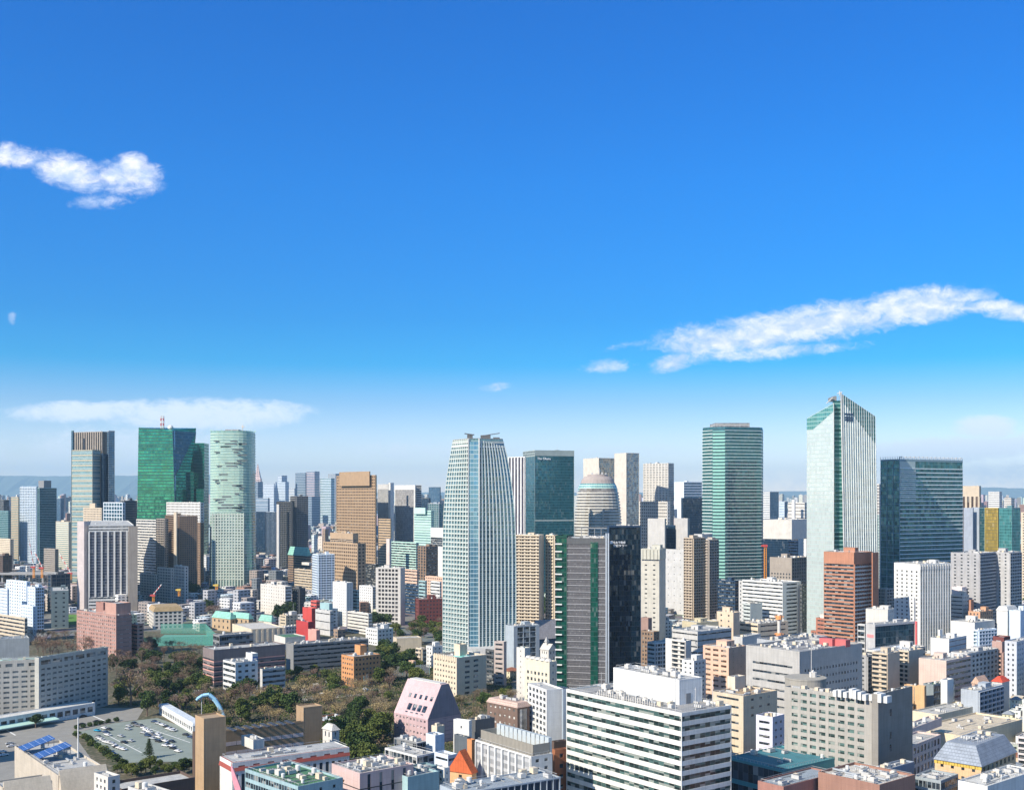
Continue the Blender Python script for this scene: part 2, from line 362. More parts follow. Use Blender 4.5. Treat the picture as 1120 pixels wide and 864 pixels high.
def rooftop(root, cx, cy, rz, w, d, H, n, rng, base='lgrey', tank=False, pent=None, aerial=False, wallc='off', dist=800):
    """clutter on a roof, in the frame centred on the roof"""
    c, s = math.cos(rz), math.sin(rz)
    def put(name, me, x, y, r=0, sc=1.0, z=0):
        o = link(name, me, root, (cx+x*c-y*s, cy+x*s+y*c, H+z), rz+r)
        if sc != 1.0: o.scale = (sc, sc, sc)
        return o
    used = []
    if pent is None: pent = w > 9 and d > 9 and n > 0
    if pent:
        pw, pd, ph = min(w*.45, rng.uniform(5, 12)), min(d*.45, rng.uniform(4, 9)), rng.uniform(2.6, 4.5)
        x, y = rng.uniform(-.2, .2)*w, rng.uniform(-.1, .3)*d
        m = MB(); m.box(-pw/2, pw/2, -pd/2, pd/2, 0, ph); m.box(-pw/2-.15, pw/2+.15, -pd/2-.15, pd/2+.15, ph, ph+.25)
        if pw > 7: m.cur = 1; m.box(pw/2, pw/2+.05, -1, .6, 1, ph-.8)
        so_ = put('stair_house', m.mesh('stair_house', [wall(wallc), plain('dgrey', .4)]), x, y, 0)
        if dist < 1300: link('door', shared('roofdoor', lambda: roofdoor()), so_, (0, -pd/2, 0))
        used.append((x, y, pw/2+1.6, pd/2+1.6))
        if aerial:
            m = MB(); m.tube((0, 0, 0), (0, 0, rng.uniform(5, 9)), .12); m.box(-.6, .6, -.03, .03, 4.2, 4.3); m.box(-.4, .4, -.03, .03, 3.4, 3.5)
            put('antenna', m.mesh('antenna', plain('lgrey')), x+pw*.2, y, 0, z=ph+.2)
    if dist < 1150 and n > 1 and min(w, d) > 9:
        m = MB(); W2, D2_ = w/2-1.2, d/2-1.2            # pipe and cable runs, low plinths
        for _ in range(3+n//3):
            x, y, L_ = rng.uniform(-W2, W2), rng.uniform(-D2_, D2_), rng.uniform(3, 12)
            if rng.random() < .5: m.box(max(-W2, x-L_), min(W2, x+L_), y-.12, y+.12, .15, .42)
            else: m.box(x-.12, x+.12, max(-D2_, y-L_), min(D2_, y+L_), .15, .40)
        put('pipe_runs', m.mesh('pipe_runs', plain((.30, .30, .29))), 0, 0)
        m = MB()
        for (a_, b_, c_, e_) in ((-w/2+.9, w/2-.9, -d/2+.9, -d/2+.98), (-w/2+.9, w/2-.9, d/2-.98, d/2-.9), (-w/2+.9, -w/2+.98, -d/2+.9, d/2-.9), (w/2-.98, w/2-.9, -d/2+.9, d/2-.9)): m.box(a_, b_, c_, e_, 1.55, 1.65)
        for i in range(int(w/2.2)): u = -w/2+.94+i*2.2; m.box(u-.04, u+.04, -d/2+.9, -d/2+.98, 0, 1.6)
        for i in range(int(d/2.2)): u = -d/2+.94+i*2.2; m.box(w/2-.98, w/2-.9, u-.04, u+.04, 0, 1.6)
        put('railing', m.mesh('railing', plain('lgrey')), 0, 0)
    for i in range(int(n*1.8)):
        for tr in range(8):
            k = rng.choice((0, 0, 1, 2, 2, 3, 4, 5))
            if min(w, d) < 10 and k == 3: k = 2
            x = rng.uniform(-.5, .5)*max(w-6, .5); y = rng.uniform(-.5, .5)*max(d-5, .5)
            if all(abs(x-a) > e+.8 or abs(y-b) > g+.6 for a, b, e, g in used): break
        else: continue
        sc = min(.85, .12*min(w, d)+.12) * rng.uniform(.6, 1.1); r = 0 if k in (2, 3) and w > d else rng.choice((0, math.pi/2))
        used.append((x, y, 2.4*sc, 1.8*sc))
        put('rooftop_unit' if k < 3 else ('duct' if k == 3 else 'water_tank'), ac_mesh(k), x, y, r, sc, .02)
    return used

def shape_rect(xl, xc, xr, D, th):
    """footprint from the photo columns of its left edge, near corner and right edge, the corner's distance and yaw"""
    Cx = px(xc, D); tl, tr = (xl-560)/F, (xr-560)/F
    if th is None:
        th = math.degrees(math.atan((xc-560)/F)) if xc-xl > xr-xc else 90+math.degrees(math.atan((xc-560)/F))
        if not (abs(xr-xc) < .3 or abs(xc-xl) < .3): th = 48.0 if xc > 200 else 42
    a = math.radians(th); c, s = math.cos(a), math.sin(a)
    w = (Cx-tl*D)/max(c+tl*s, .05) if xc-xl > .3 else None
    d = (tr*D-Cx)/max(s-tr*c, .08) if xr-xc > .3 else None
    if w is None: w = max(12, min(40, d*.7))
    if d is None: d = max(12, min(40, w*.7))
    return Cx, a, w, d

def add_face(mw, wins, balcs, Fc, z0, z1, st, D, T=T):
    k = st[0]; ln = Fc[6]
    if k == 'n': return
    if k == 'b' or z1-z0 < 1.5:                                   # blank
        mw.fbox(Fc, 0, ln, 0, T, z0, z1); return
    if k == 'p':                                                  # punched windows: bay, floor, width share, height share, margins
        bay, fl, wf, hf = st[1:5]; mg = st[5] if len(st) > 5 else .6
        mg = min(mg, ln*.2); nb = max(1, round((ln-2*mg)/bay)); b = (ln-2*mg)/nb; nf = max(1, round((z1-z0)/fl)); f = (z1-z0)/nf
        e = b*(1-wf)/2; sp = f*(1-hf)
        for j in range(nf):
            za = z0+j*f; mw.fbox(Fc, 0, ln, 0, T, za, za+sp*.62)
            mw.fbox(Fc, 0, ln, 0, T, za+f-sp*.38, za+f)
            for i in range(nb): wins.append(('p', Fc, mg+i*b+e, mg+(i+1)*b-e, za+sp*.62, za+f-sp*.38))
        for i in range(nb+1):
            u0 = 0 if i == 0 else mg+i*b-e; u1 = ln if i == nb else mg+i*b+e
            mw.fbox(Fc, u0, u1, 0, T+.02, z0, z1)
    elif k == 's':                                                # strip windows: floor, height share, [mullion bay, end piers]
        fl, hf = st[1:3]; mb_ = st[3] if len(st) > 3 else 0; mg = min(st[4] if len(st) > 4 else 0, ln*.3)
        nf = max(1, round((z1-z0)/fl)); f = (z1-z0)/nf; sp = f*(1-hf)
        for j in range(nf):
            za = z0+j*f; mw.fbox(Fc, 0, ln, 0, T, za, za+sp*.7); mw.fbox(Fc, 0, ln, 0, T, za+f-sp*.3, za+f)
            wins.append(('s', Fc, mg, ln-mg, za+sp*.7, za+f-sp*.3))
        if mg: mw.fbox(Fc, 0, mg, 0, T+.02, z0, z1); mw.fbox(Fc, ln-mg, ln, 0, T+.02, z0, z1)
        if mb_:
            nb = max(1, round((ln-2*mg)/mb_))
            for i in range(1, nb): u = mg+(ln-2*mg)*i/nb; mw.fbox(Fc, u-.12, u+.12, 0, T*.6, z0, z1)
    elif k == 'f':                                                # fins: bay, width, depth, [floor band height, floor]
        bay, fw, fd = st[1:4]; nb = max(1, round(ln/bay))
        if len(st) > 5:
            nf = max(1, round((z1-z0)/st[5])); f = (z1-z0)/nf
            for j in range(nf): mw.fbox(Fc, 0, ln, 0, fd*.5, z0+j*f, z0+j*f+st[4])
        for i in range(nb+1):
            u = ln*i/nb; mw.fbox(Fc, max(0, u-fw/2), min(ln, u+fw/2), 0, fd, z0, z1)
    elif k == 'a':                                                # balconies: floor, divider bay, parapet share, depth
        fl, bay = st[1:3]; ps = st[3] if len(st) > 3 else .36; dp = st[4] if len(st) > 4 else 1.3
        nf = max(1, round((z1-z0)/fl)); f = (z1-z0)/nf
        for j in range(nf): balcs.append((Fc, z0+j*f, f*ps, dp))
        nb = max(1, round(ln/bay))
        for i in range(nb+1):
            u = ln*i/nb; mw.fbox(Fc, max(0, u-.14), min(ln, u+.14), 0, dp-.08, z0, z1)
        for i in range(nb):                                       # wall piers behind, between the doors
            u = ln*(i+.5)/nb; mw.fbox(Fc, u-bay*.13, u+bay*.13, 0, .15, z0, z1)
        mw.fbox(Fc, 0, ln, 0, dp, z1-.25, z1)
    elif k == 'c':                                                # glass only, thin cap
        mw.fbox(Fc, 0, ln, 0, T, z1-.8, z1)

def block(root, rt, xl, xc, xr, yt, D, th=None, wc='white', gc=None, L=('b',), Rr=None, z0=0.0, n=4, roof='lgrey', flat=True, dims=None,
          par=1.0, winc=(.035, .05, .065), name='wall', seed=0, tank=False, pent=None, aerial=False, reg=True, vb=None, rk='flat', rh=5.0, rc=None, balc=None, inset=True, B='x'):
    """one box-shaped volume of a building. rt=(root location, root yaw). Returns placement."""
    Cx, a, w, d = shape_rect(xl, xc, xr, D, th)
    if dims: w = dims[0] or w; d = dims[1] or d
    H = zat(yt, D)
    c, s = math.cos(a), math.sin(a)
    ctr = (Cx-c*w/2+s*d/2, D+s*w/2+c*d/2)
    return volume(root, rt, ctr, a, w, d, H, wc, gc, L, Rr, z0, n, roof, par, winc, name, seed, pent, aerial, D, rk, rh, rc, balc), dict(ctr=ctr, a=a, w=w, d=d, H=H, D=D, x0=xl, x1=xr, yt=yt, vb=vb)

def volume(root, rt, ctr, a, w, d, H, wc, gc, L, Rr, z0, n, roof, par, winc, name, seed, pent, aerial, D, rk='flat', rh=5., rc=None, balc=None, objcol=None, back=None):
    # frame: local x along the L face, local y along the R face, rotated by -a
    (rx, ry), ra = rt
    dx, dy = ctr[0]-rx, ctr[1]-ry; cr, sr = math.cos(-ra), math.sin(-ra)
    lx, ly = dx*cr-dy*sr, dx*sr+dy*cr; rz = -a-ra
    Wm = owall() if wc == 'obj' else wall(wc)
    if gc is None: gc = glass((.04, .055, .07), 3.0, 3.6, None, met=.1, var=.7)
    rg = random.Random(seed*7919+int(D)+int(w*10))
    Rr = Rr or L; Bk = back or ('b',)
    mw = MB(); wins = []; balcs = []
    hw, hd = w/2-T, d/2-T
    faces = [(-hw, -hd, 1, 0, 0, -1, 2*hw), (hw, -hd, 0, 1, 1, 0, 2*hd), (hw, hd, -1, 0, 0, 1, 2*hw), (-hw, hd, 0, -1, -1, 0, 2*hd)]
    for i, (Fc, st) in enumerate(zip(faces, (L, Rr, Bk, Bk if back else ('b',)))):
        zones = st if isinstance(st, list) else [(z0, H, st)]
        wn, bl = ([], []) if i > 1 else (wins, balcs)
        for za, zb, s_ in zones:
            if isinstance(st, list): za, zb = z0+(H-z0)*za, z0+(H-z0)*zb
            add_face(mw, wn, bl, Fc, za, zb, s_, D)
    o = T
    for sx in (-1, 1):
        for sy in (-1, 1):
            xa, xb = sorted((sx*hw, sx*(hw+T+.03))); ya, yb = sorted((sy*hd, sy*(hd+T+.03))); mw.box(xa, xb, ya, yb, z0, H)
    if par and rk == 'flat':
        e = .03; t_ = .35; W2, D2 = w/2+e, d/2+e
        mw.box(-W2, W2, -D2, -D2+t_, H, H+par); mw.box(-W2, W2, D2-t_, D2, H, H+par)
        mw.box(-W2, -W2+t_, -D2+t_, D2-t_, H, H+par); mw.box(W2-t_, W2, -D2+t_, D2-t_, H, H+par)
    wo = link(name, mw.mesh(name, Wm), root, (lx, ly, 0), rz)
    if objcol: wo.color = objcol
    mc = MB(); mc.box(-hw, hw, -hd, hd, z0, H-.02); link('glazing', mc.mesh('glazing', gc), root, (lx, ly, 0), rz)
    # roof
    mr = MB()
    if rk == 'flat': mr.box(-w/2+.32, w/2-.32, -d/2+.32, d/2-.32, H-.01, H+.12)
    elif rk in ('gable', 'gabley', 'hip', 'mans'):
        e = .6; W2, D2 = w/2+e, d/2+e
        if rk == 'gable': tops = [(-W2, 0), (W2, 0), (W2, 0.01), (-W2, 0.01)]
        elif rk == 'gabley': tops = [(0, -D2), (0.01, -D2), (0.01, D2), (0, D2)]
        elif rk == 'hip':
            q = min(W2, D2)*.8; tops = [(-W2+q, -D2+q), (W2-q, -D2+q), (W2-q, D2-q), (-W2+q, D2-q)]
        else:
            q = rh*.55; tops = [(-W2+q, -D2+q), (W2-q, -D2+q), (W2-q, D2-q), (-W2+q, D2-q)]
        mr.loft([(H, [(-W2, -D2), (W2, -D2), (W2, D2), (-W2, D2)]), (H+rh, tops)])
    link('roof', mr.mesh('roof', roofmat(rc or roof)), root, (lx, ly, 0), rz)
    # windows as parts
    wm = winmat(winc)
    def place(Fc, u0, u1, za, zb, me, dep=.03):
        ox, oy, ax, ay, nx, ny, ln = Fc; u = (u0+u1)/2
        x, y = ox+ax*u+nx*dep, oy+ay*u+ny*dep; fz = math.atan2(ay, ax)
        c, s = math.cos(rz), math.sin(rz)
        return (lx+x*c-y*s, ly+x*s+y*c, (za+zb)/2), rz+fz
    def plate(uw, uh):
        def mk():
            m = MB(); m.box(-uw/2, uw/2, -.05, 0, -uh/2, uh/2)
            return m.mesh('window', wm)
        return shared(('plate', round(uw, 2), round(uh, 2), winc), mk)
    lim = dict(p=1250, s=1900)
    wins = [q for q in wins if D < lim[q[0]]]
    wins.sort(key=lambda q: -q[4])
    cnt = 0; rest = MB()
    cap = 100-sum(1 for c_ in root.children if c_.name.startswith('window'))
    for (k, Fc, u0, u1, za, zb) in wins:
        if cnt < cap:
            loc, r = place(Fc, u0, u1, za, zb, None); link('window', plate(u1-u0, zb-za), root, loc, r); cnt += 1
        else: rest.fbox(Fc, u0, u1, .0, .08, za, zb)
    if rest.v: ro = link('window', rest.mesh('windows', wm), root, (lx, ly, 0), rz); ro['kind'] = 'stuff'
    bm = wall(balc) if balc else Wm
    for (Fc, z, h, dp) in balcs:
        ln = Fc[6]
        def mk():
            m = MB(); m.box(-ln/2, ln/2, -dp, 0, 0, .22); m.box(-ln/2, ln/2, -dp, -dp+.12, .22, h); return m.mesh('balcony', bm)
        loc, r = place(Fc, 0, ln, z, z, None, 0.0)
        if D < 1700 and len(balcs) <= 100:
            b_ = link('balcony', shared(('balc', round(ln, 2), round(h, 2), dp, bm.name), mk), root, loc, r)
            if objcol: b_.color = objcol
        else:
            mw2 = MB()
            for (F2, zz, h2, d2) in balcs:
                mw2.fbox(F2, 0, F2[6], 0, d2, zz, zz+.22); mw2.fbox(F2, 0, F2[6], d2-.12, d2, zz+.22, zz+h2)
            link('balconies', mw2.mesh('balconies', bm), root, (lx, ly, 0), rz); break
    if rk == 'flat' and n is not None: rooftop(root, lx, ly, rz, w, d, H+.12, n, rg, pent=pent, aerial=aerial, wallc='off' if wc == 'obj' else wc, dist=D)
    return (lx, ly, rz)

def H(name, label, ref, blocks, cat=None, group=None):
    """a hand-placed building made of one or more box volumes (dicts for block())"""
    b0 = blocks[0]; Cx, a, w, d = shape_rect(b0['x'][0], b0['x'][1], b0['x'][2], b0['D'], b0.get('th'))
    if b0.get('dims'): w = b0['dims'][0] or w; d = b0['dims'][1] or d
    c, s = math.cos(a), math.sin(a); ctr = (Cx-c*w/2+s*d/2, b0['D']+s*w/2+c*d/2)
    root = bpy.data.objects.new(name, None); COL.objects.link(root); root.location = (ctr[0], ctr[1], 0); root.rotation_euler = (0, 0, -a)
    root.empty_display_size = 5
    tag(root, label, cat or name.replace('_', ' '), group)
    rt = (ctr, -a); out = []
    for i, b in enumerate(blocks):
        b = dict(b); x = b.pop('x'); y = b.pop('y'); D = b.pop('D')
        _, info = block(root, rt, x[0], x[1], x[2], y, D, seed=len(REG)*3+i, **b)
        info['ref'] = ref; info['main'] = i == 0; REG.append(info); out.append(info)
    root['_w'] = 0; del root['_w']
    return root, out
def sub(root, info, name, me, u, v, z, r=0.0):
    """a part placed in the frame of one block (u along L face, v along R face, from its centre)"""
    a = info['a']; c, s = math.cos(-a), math.sin(-a)
    wx, wy = info['ctr'][0]+u*c-v*s, info['ctr'][1]+u*s+v*c
    rx, ry = root.location[0], root.location[1]; ra = root.rotation_euler[2]
    dx, dy = wx-rx, wy-ry; cr, sr = math.cos(-ra), math.sin(-ra)
    return link(name, me, root, (dx*cr-dy*sr, dx*sr+dy*cr, z), -a-ra+r)
# ---------------------------------------------------------------- ground, highway
def ground_mat():
    m, t, p = newmat('ground'); tc = t.node('ShaderNodeTexCoord'); ob = tc.outputs['Object']
    n1 = t.noise(ob, .004, 5, .6); n2 = t.noise(ob, .05, 4, .6); v = t.node('ShaderNodeTexVoronoi'); t.l.new(ob, v.inputs['Vector']); v.inputs['Scale'].default_value = .03
    cc = t.mix(n1, (.07, .07, .07, 1), (.15, .14, .13, 1)); cc = t.mix(t.m('MULTIPLY', n2, .5), cc, t.mix(.8, v.outputs['Color'], (.22, .21, .2, 1)))
    t.l.new(cc, p.inputs['Base Color']); p.inputs['Roughness'].default_value = .95; return m
g = MB(); g.box(-30000, 30000, -3000, 46000, -.5, 0); o = link('ground', g.mesh('ground', ground_mat())); tag(o, kind='structure')

def wpoly(pts): return [(px(x, gD(y)), gD(y)) for x, y in pts]
def sheet(name, pts, z, mat, kind='structure'):
    m = MB(); m.v = [(x, y, z) for x, y in pts]; m.f = [tuple(range(len(pts)))]; m.mi = [0]
    o = link(name, m.mesh(name, mat)); tag(o, kind=kind); return o
def soil():
    m, t, p = newmat('park_soil'); tc = t.node('ShaderNodeTexCoord'); ob = tc.outputs['Object']
    cc = t.mix(t.rng(t.noise(ob, .06, 5, .65), .35, .65), (.095, .08, .05, 1), (.05, .06, .028, 1)); cc = t.mix(t.rng(t.noise(ob, .35, 3, .5), .5, .7), cc, (.2, .165, .12, 1))
    t.l.new(cc, p.inputs['Base Color']); p.inputs['Roughness'].default_value = 1; return m
def flatm(name, a, b, sc=.15):
    m, t, p = newmat(name); tc = t.node('ShaderNodeTexCoord'); ob = tc.outputs['Object']
    t.l.new(t.mix(t.noise(ob, sc, 6, .65), c4(a), c4(b)), p.inputs['Base Color']); p.inputs['Roughness'].default_value = .9; return m
ASPH = flatm('asphalt', (.17, .165, .155), (.32, .31, .285)); PARK = flatm('green_asphalt', (.15, .18, .16), (.27, .31, .28), .1); LAWN = flatm('lawn', (.06, .16, .02), (.12, .26, .04), .3)
PAVE = flatm('paving', (.3, .28, .25), (.42, .40, .37)); LINE = plain((.7, .7, .68), .8)
sheet('park_ground', wpoly([(-60, 712), (120, 690), (430, 690), (560, 735), (560, 800), (440, 864), (430, 900), (-60, 900)]), .02, soil())
sheet('forecourt', wpoly([(-60, 806), (60, 782), (106, 774), (158, 774), (150, 787), (125, 790), (80, 802), (100, 830), (120, 880), (-60, 880)]), .06, ASPH)
sheet('car_park', wpoly([(84, 801), (125, 790.5), (172, 785), (216, 800), (216, 832), (136, 834)]), .10, PARK)
sheet('park_path', wpoly([(176, 757), (240, 752), (300, 764), (350, 760), (420, 752), (420, 757), (350, 765), (300, 770), (240, 757), (176, 763)]), .07, PAVE)
sheet('road', wpoly([(20, 694), (60, 676), (90, 672), (96, 678), (66, 684), (40, 700)]), .05, ASPH)
sheet('lawn', wpoly([(67, 683), (72, 672), (84, 672), (84, 683)]), .09, LAWN)
m = MB()       # parking lines
def pl(x0, y0, x1, y1, w=.3):
    a = Vector((px(x0, gD(y0)), gD(y0))); b = Vector((px(x1, gD(y1)), gD(y1))); d = (b-a).normalized(); n = Vector((-d.y, d.x))*w
    k = len(m.v); m.v += [(*(a-n), .13), (*(b-n), .13), (*(b+n), .13), (*(a+n), .13)]; m.f.append((k, k+1, k+2, k+3)); m.mi.append(0)
pl(112, 801, 155, 823); pl(150, 792, 208, 812)
for i in range(10): pl(104+i*5, 797.5+i*2.4, 108+i*5, 796+i*2.4, .12); pl(150+i*5.5, 791+i*2, 155+i*5.5, 789.6+i*2, .12)
pl(5, 797, 17, 804, .5); pl(100, 782, 114, 788, .5); pl(20, 789, 60, 783, .2)
o = link('parking_lines', m.mesh('parking_lines', LINE)); tag(o, kind='structure')

# green roads / streets seen between blocks on the right
for (a, b, w) in (((560, 812), (640, 700), 9), ((1120, 842), (930, 742), 8), ((640, 690), (760, 676), 7), ((1000, 772), (1120, 748), 6)):
    A = Vector((px(a[0], gD(a[1])), gD(a[1]))); B = Vector((px(b[0], gD(b[1])), gD(b[1]))); d = (B-A).normalized(); n = Vector((-d.y, d.x))*w
    m2 = [tuple(A-n), tuple(B-n), tuple(B+n), tuple(A+n)]
    sheet('road', m2 if (m2[1][0]-m2[0][0])*(m2[2][1]-m2[1][1])-(m2[1][1]-m2[0][1])*(m2[2][0]-m2[1][0]) > 0 else m2[::-1], .05+w*.002, ASPH)

# mountains
def ridge(name, x0, x1, D, ymean, amp, seed, mat, rough=18.0):
    rg = random.Random(seed); m = MB(); N = 90
    ph = [(rg.uniform(.5, 1), rg.uniform(0, 6.3)) for _ in range(7)]
    rows = 5; base = len(m.v)
    for j in range(rows):
        for i in range(N+1):
            f = i/N; x = px(x0+(x1-x0)*f, D); hh = (HZ-ymean)*D/F+CZ
            h = hh+sum(a*math.sin(f*(2.1**k)*5+p)/(1.7**k) for k, (a, p) in enumerate(ph))*amp*D/F
            h *= min(1, f*6+.12)*min(1, (1-f)*6+.12)
            t_ = j/(rows-1)
            m.v.append((x+rg.uniform(-60, 60), D-2200*(1-t_)+rg.uniform(-150, 150)*(0 < j < rows-1), h*(t_**1.3)*(1+rg.uniform(-.08, .08)*(0 < j < rows-1))))
    for j in range(rows-1):
        for i in range(N): k = j*(N+1)+i; m.f.append((k, k+1, k+N+2, k+N+1)); m.mi.append(0)
    k0 = len(m.v)
    for i in range(N+1): m.v.append((m.v[i][0], D+1500, 0))
    for i in range(N): a = (rows-1)*(N+1)+i; m.f.append((a, a+1, k0+i+1, k0+i)); m.mi.append(0)
    o = link(name, m.mesh(name, mat)); tag(o, kind='structure')
MT = flatm('forest_slope', (.05, .08, .05), (.10, .12, .08), .002)
ridge('mountains', -200, 300, 42500, 520, 2.0, 3, MT); ridge('mountains', 60, 1250, 43500, 538.5, 1.0, 5, MT); ridge('mountains', 880, 1250, 42000, 533.5, 1.2, 8, MT)
ridge('hills', -120, 1240, 33000, 541.8, .4, 9, MT)

# haze box
m = MB(); m.box(-30500, 30500, -3100, 46500, -1.6, 1320); hz = link('haze', None)
me = m.mesh('haze', bpy.data.materials.new('haze')); bpy.data.objects.remove(hz); hz = link('haze', me); tag(hz, kind='stuff'); hz['label'] = 'thin blue air between the city and the mountains'
hm = me.materials[0]; hm.use_nodes = True; t = NT(hm.node_tree); t.n.clear()
v = t.node('ShaderNodeVolumePrincipled'); v.inputs['Color'].default_value = (.50, .78, 1, 1); v.inputs['Density'].default_value = 3.3e-5; v.inputs['Anisotropy'].default_value = .0
t.l.new(v.outputs[0], t.node('ShaderNodeOutputMaterial').inputs['Volume'])

# ---------------------------------------------------------------- hand-placed buildings
def G(*a, **k): return glass(*a, **k)
gDark = G((.03, .05, .07), 3, 4, None, met=.2, var=.6)
gBlue = G((.05, .12, .20), 3, 4, (.12, .2, .28), .12, met=.45, var=.4)
gNavy = G((.010, .035, .07), 2.4, 4, (.02, .05, .09), .10, met=.35, var=.4)
gTeal = G((.05, .17, .19), 2.4, 4, (.25, .36, .36), .2, met=.45, var=.4)
gTealD = G((.02, .08, .10), 2.4, 4, (.06, .13, .14), .15, met=.35, var=.45)
gPale = G((.22, .38, .38), 2.4, 4, (.45, .56, .52), .25, met=.4, var=.25)
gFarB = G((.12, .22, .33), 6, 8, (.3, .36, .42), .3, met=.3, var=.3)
D2 = 2000
# far skyline
H('office_building', 'dark grey slab office at the left edge below the blue mountains', 'dark slab at the left edge', [dict(x=(-14, 4, 10), y=547, D=2800, wc='dgrey', L=('s', 4, .5), n=1)])
H('office_building', 'low teal glass office at the left edge below the dark slab', 'teal glass office at the left edge', [dict(x=(-12, 9, 12), y=559, D=2500, wc='teald', gc=gTeal, L=('c',), n=1)])
H('office_building', 'narrow office of beige glass stripes just left of the teal twin tower', 'beige striped office', [dict(x=(12, 20, 22), y=544, D=2620, wc='tan', gc=gPale, L=('s', 4, .45), n=1)])
H('apartment_tower', 'teal glass twin apartment tower with a dark box on top and pale balconies at left', 'teal twin tower', [
    dict(x=(22, 40, 42), y=532.5, D=2500, wc='bwhite', gc=gTeal, L=[(0, 1, ('a', 3.6, 8, .4, 1.6))], Rr=('f', 6, 1, .6), n=1),
    dict(x=(41, 43, 62), y=534, D=2470, wc='tealw', gc=gTealD, L=('f', 7, .8, .5), Rr=('s', 3.6, .8), n=0),
    dict(x=(42, 48, 56), y=526, D=2500, wc='mgrey', L=('b',), z0=160, n=0)])
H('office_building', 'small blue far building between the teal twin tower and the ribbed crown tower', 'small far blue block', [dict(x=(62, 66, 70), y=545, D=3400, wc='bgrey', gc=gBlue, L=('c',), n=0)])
H('office_building', 'office with yellowish window bands and dark right side, right of the teal twin tower', 'yellow banded office', [dict(x=(61, 75, 82), y=571, D=2300, wc='sand', gc=gPale, L=('s', 4, .5), Rr=('b',), n=2)])
H('apartment_building', 'small brown grey block in front of the yellow banded office', 'brown grey block', [dict(x=(48, 60, 64), y=601, D=2000, wc='taupe', L=('p', 4, 3.6, .6, .5), n=2)])
H('apartment_building', 'cream apartment block at the left edge below the teal glass office', 'cream block at the left edge', [dict(x=(-8, 11, 15), y=590, D=2300, wc='cream', L=('p', 5, 3.6, .5, .5), n=1)])
H('apartment_building', 'dark brown apartment block in the left foreground of the cream block', 'dark brown block at the left edge', [dict(x=(-10, 3, 13), y=608, D=1950, wc='dbrown', L=('p', 4, 3.6, .6, .5), n=1)])
H('skyscraper', 'tall tower with grey ribbed crown, striped glass panel and blue glass fins at its right', 'ribbed crown tower', [
    dict(x=(80, 112, 118.5), y=472.5, D=2000, th=22, wc='taupe', gc=G((.05, .06, .07), 5, 5, None, met=.2), L=[(0, .88, ('f', 3.5, 1.4, 1.0)), (.88, 1, ('f', 5, 2.4, 1.2))], Rr=('f', 4, 1.2, .8), n=3, pent=False),
    dict(x=(78.5, 101, 102), y=492.5, D=1975, th=22, wc=(.40, .38, .30), gc=G((.16, .30, .34), 3, 4.6, (.30, .38, .38), .35, met=.35, var=.3), L=('s', 9, .68), n=0, dims=(None, 20), pent=False),
    dict(x=(117, 119, 125.5), y=471.5, D=1985, th=60, wc='bgrey', gc=gBlue, L=('c',), n=0, pent=False),
    dict(x=(78, 79.5, 81), y=471.5, D=2000, th=22, wc='teald', gc=gBlue, L=('c',), n=0, pent=False),
    dict(x=(110.5, 113, 118), y=497, D=1985, th=30, wc='navy', gc=gNavy, L=('c',), n=0, pent=False)])
H('apartment_building', 'beige apartment slab behind the white column tower, below the ribbed crown tower', 'beige slab', [dict(x=(91, 111, 113), y=556, D=1850, wc='beige', L=('p', 5, 3.8, .5, .4), n=2), dict(x=(98, 104, 106), y=551, D=1870, wc='beige', L=('b',), z0=90, n=0)])
H('office_tower', 'dark blue glass office with white frame, left of the green slanted tower base', 'white framed dark glass office', [
    dict(x=(113, 134, 137), y=550, D=1900, wc='cool', gc=G((.04, .12, .17), 6, 6, None, met=.5), L=('p', 9, 6, .85, .8), n=2), dict(x=(131, 136, 150), y=548, D=1940, wc='dgrey', gc=gDark, L=('s', 4, .5), n=3)])
H('office_tower', 'white tower with tall vertical columns and dark window bays behind the pink brick building', 'white column tower', [
    dict(x=(85, 97, 146), y=575, D=1500, th=70, wc='white', gc=G((.05, .06, .09), 2.4, 3.8, (.16, .17, .2), .25, met=.1), L=[(0, .93, ('a', 3.8, 4, .45, .8)), (.93, 1, ('b',))],
         Rr=[(0, .16, ('s', 4, .4, 9)), (.16, .93, ('f', 8.2, 2.2, .9)), (.93, 1, ('s', 5, .4))], n=6),
    dict(x=(84.5, 92, 92.5), y=571, D=1500, th=26, wc=(.52, .46, .45), L=('b',), n=0, dims=(None, 10)), dict(x=(140, 141, 150.5), y=577, D=1490, th=70, wc='taupe', L=('b',), n=0, dims=(None, None))])
H('office_building', 'white office with dark horizontal bands between the white column tower and brown tower', 'banded office beside the column tower', [dict(x=(149, 171, 173), y=569, D=1800, wc='off', gc=gDark, L=('s', 4.4, .5), n=2)])
H('apartment_building', 'dark slender apartment block with pale frame left of the brown twin tower', 'dark slender block', [dict(x=(171, 180, 184), y=568, D=1750, wc='taupe', gc=gDark, L=('a', 3.6, 5), n=1)])
H('apartment_tower', 'brown twin apartment tower in front of the white grid crown building', 'brown twin tower', [
    dict(x=(181, 196, 216), y=565, D=1770, th=62, wc='brown', gc=gDark, L=('a', 3.4, 5.5, .35), Rr=('p', 3.2, 3.4, .4, .5), n=2), dict(x=(190, 193, 194), y=561, D=1750, wc='beige', L=('b',), n=0)])
H('office_building', 'building with a white grid crown behind the brown twin tower', 'white grid crown building', [dict(x=(182, 219, 223), y=572, D=1930, wc='brown', gc=gDark, L=('p', 4.5, 4, .5, .5), n=0, pent=False), dict(x=(182, 219, 223), y=550, D=1930, z0=zat(571.5, 1930), wc='white', gc=G((.1, .08, .07), 3, 4), L=('p', 5, 5, .55, .6), n=4)])
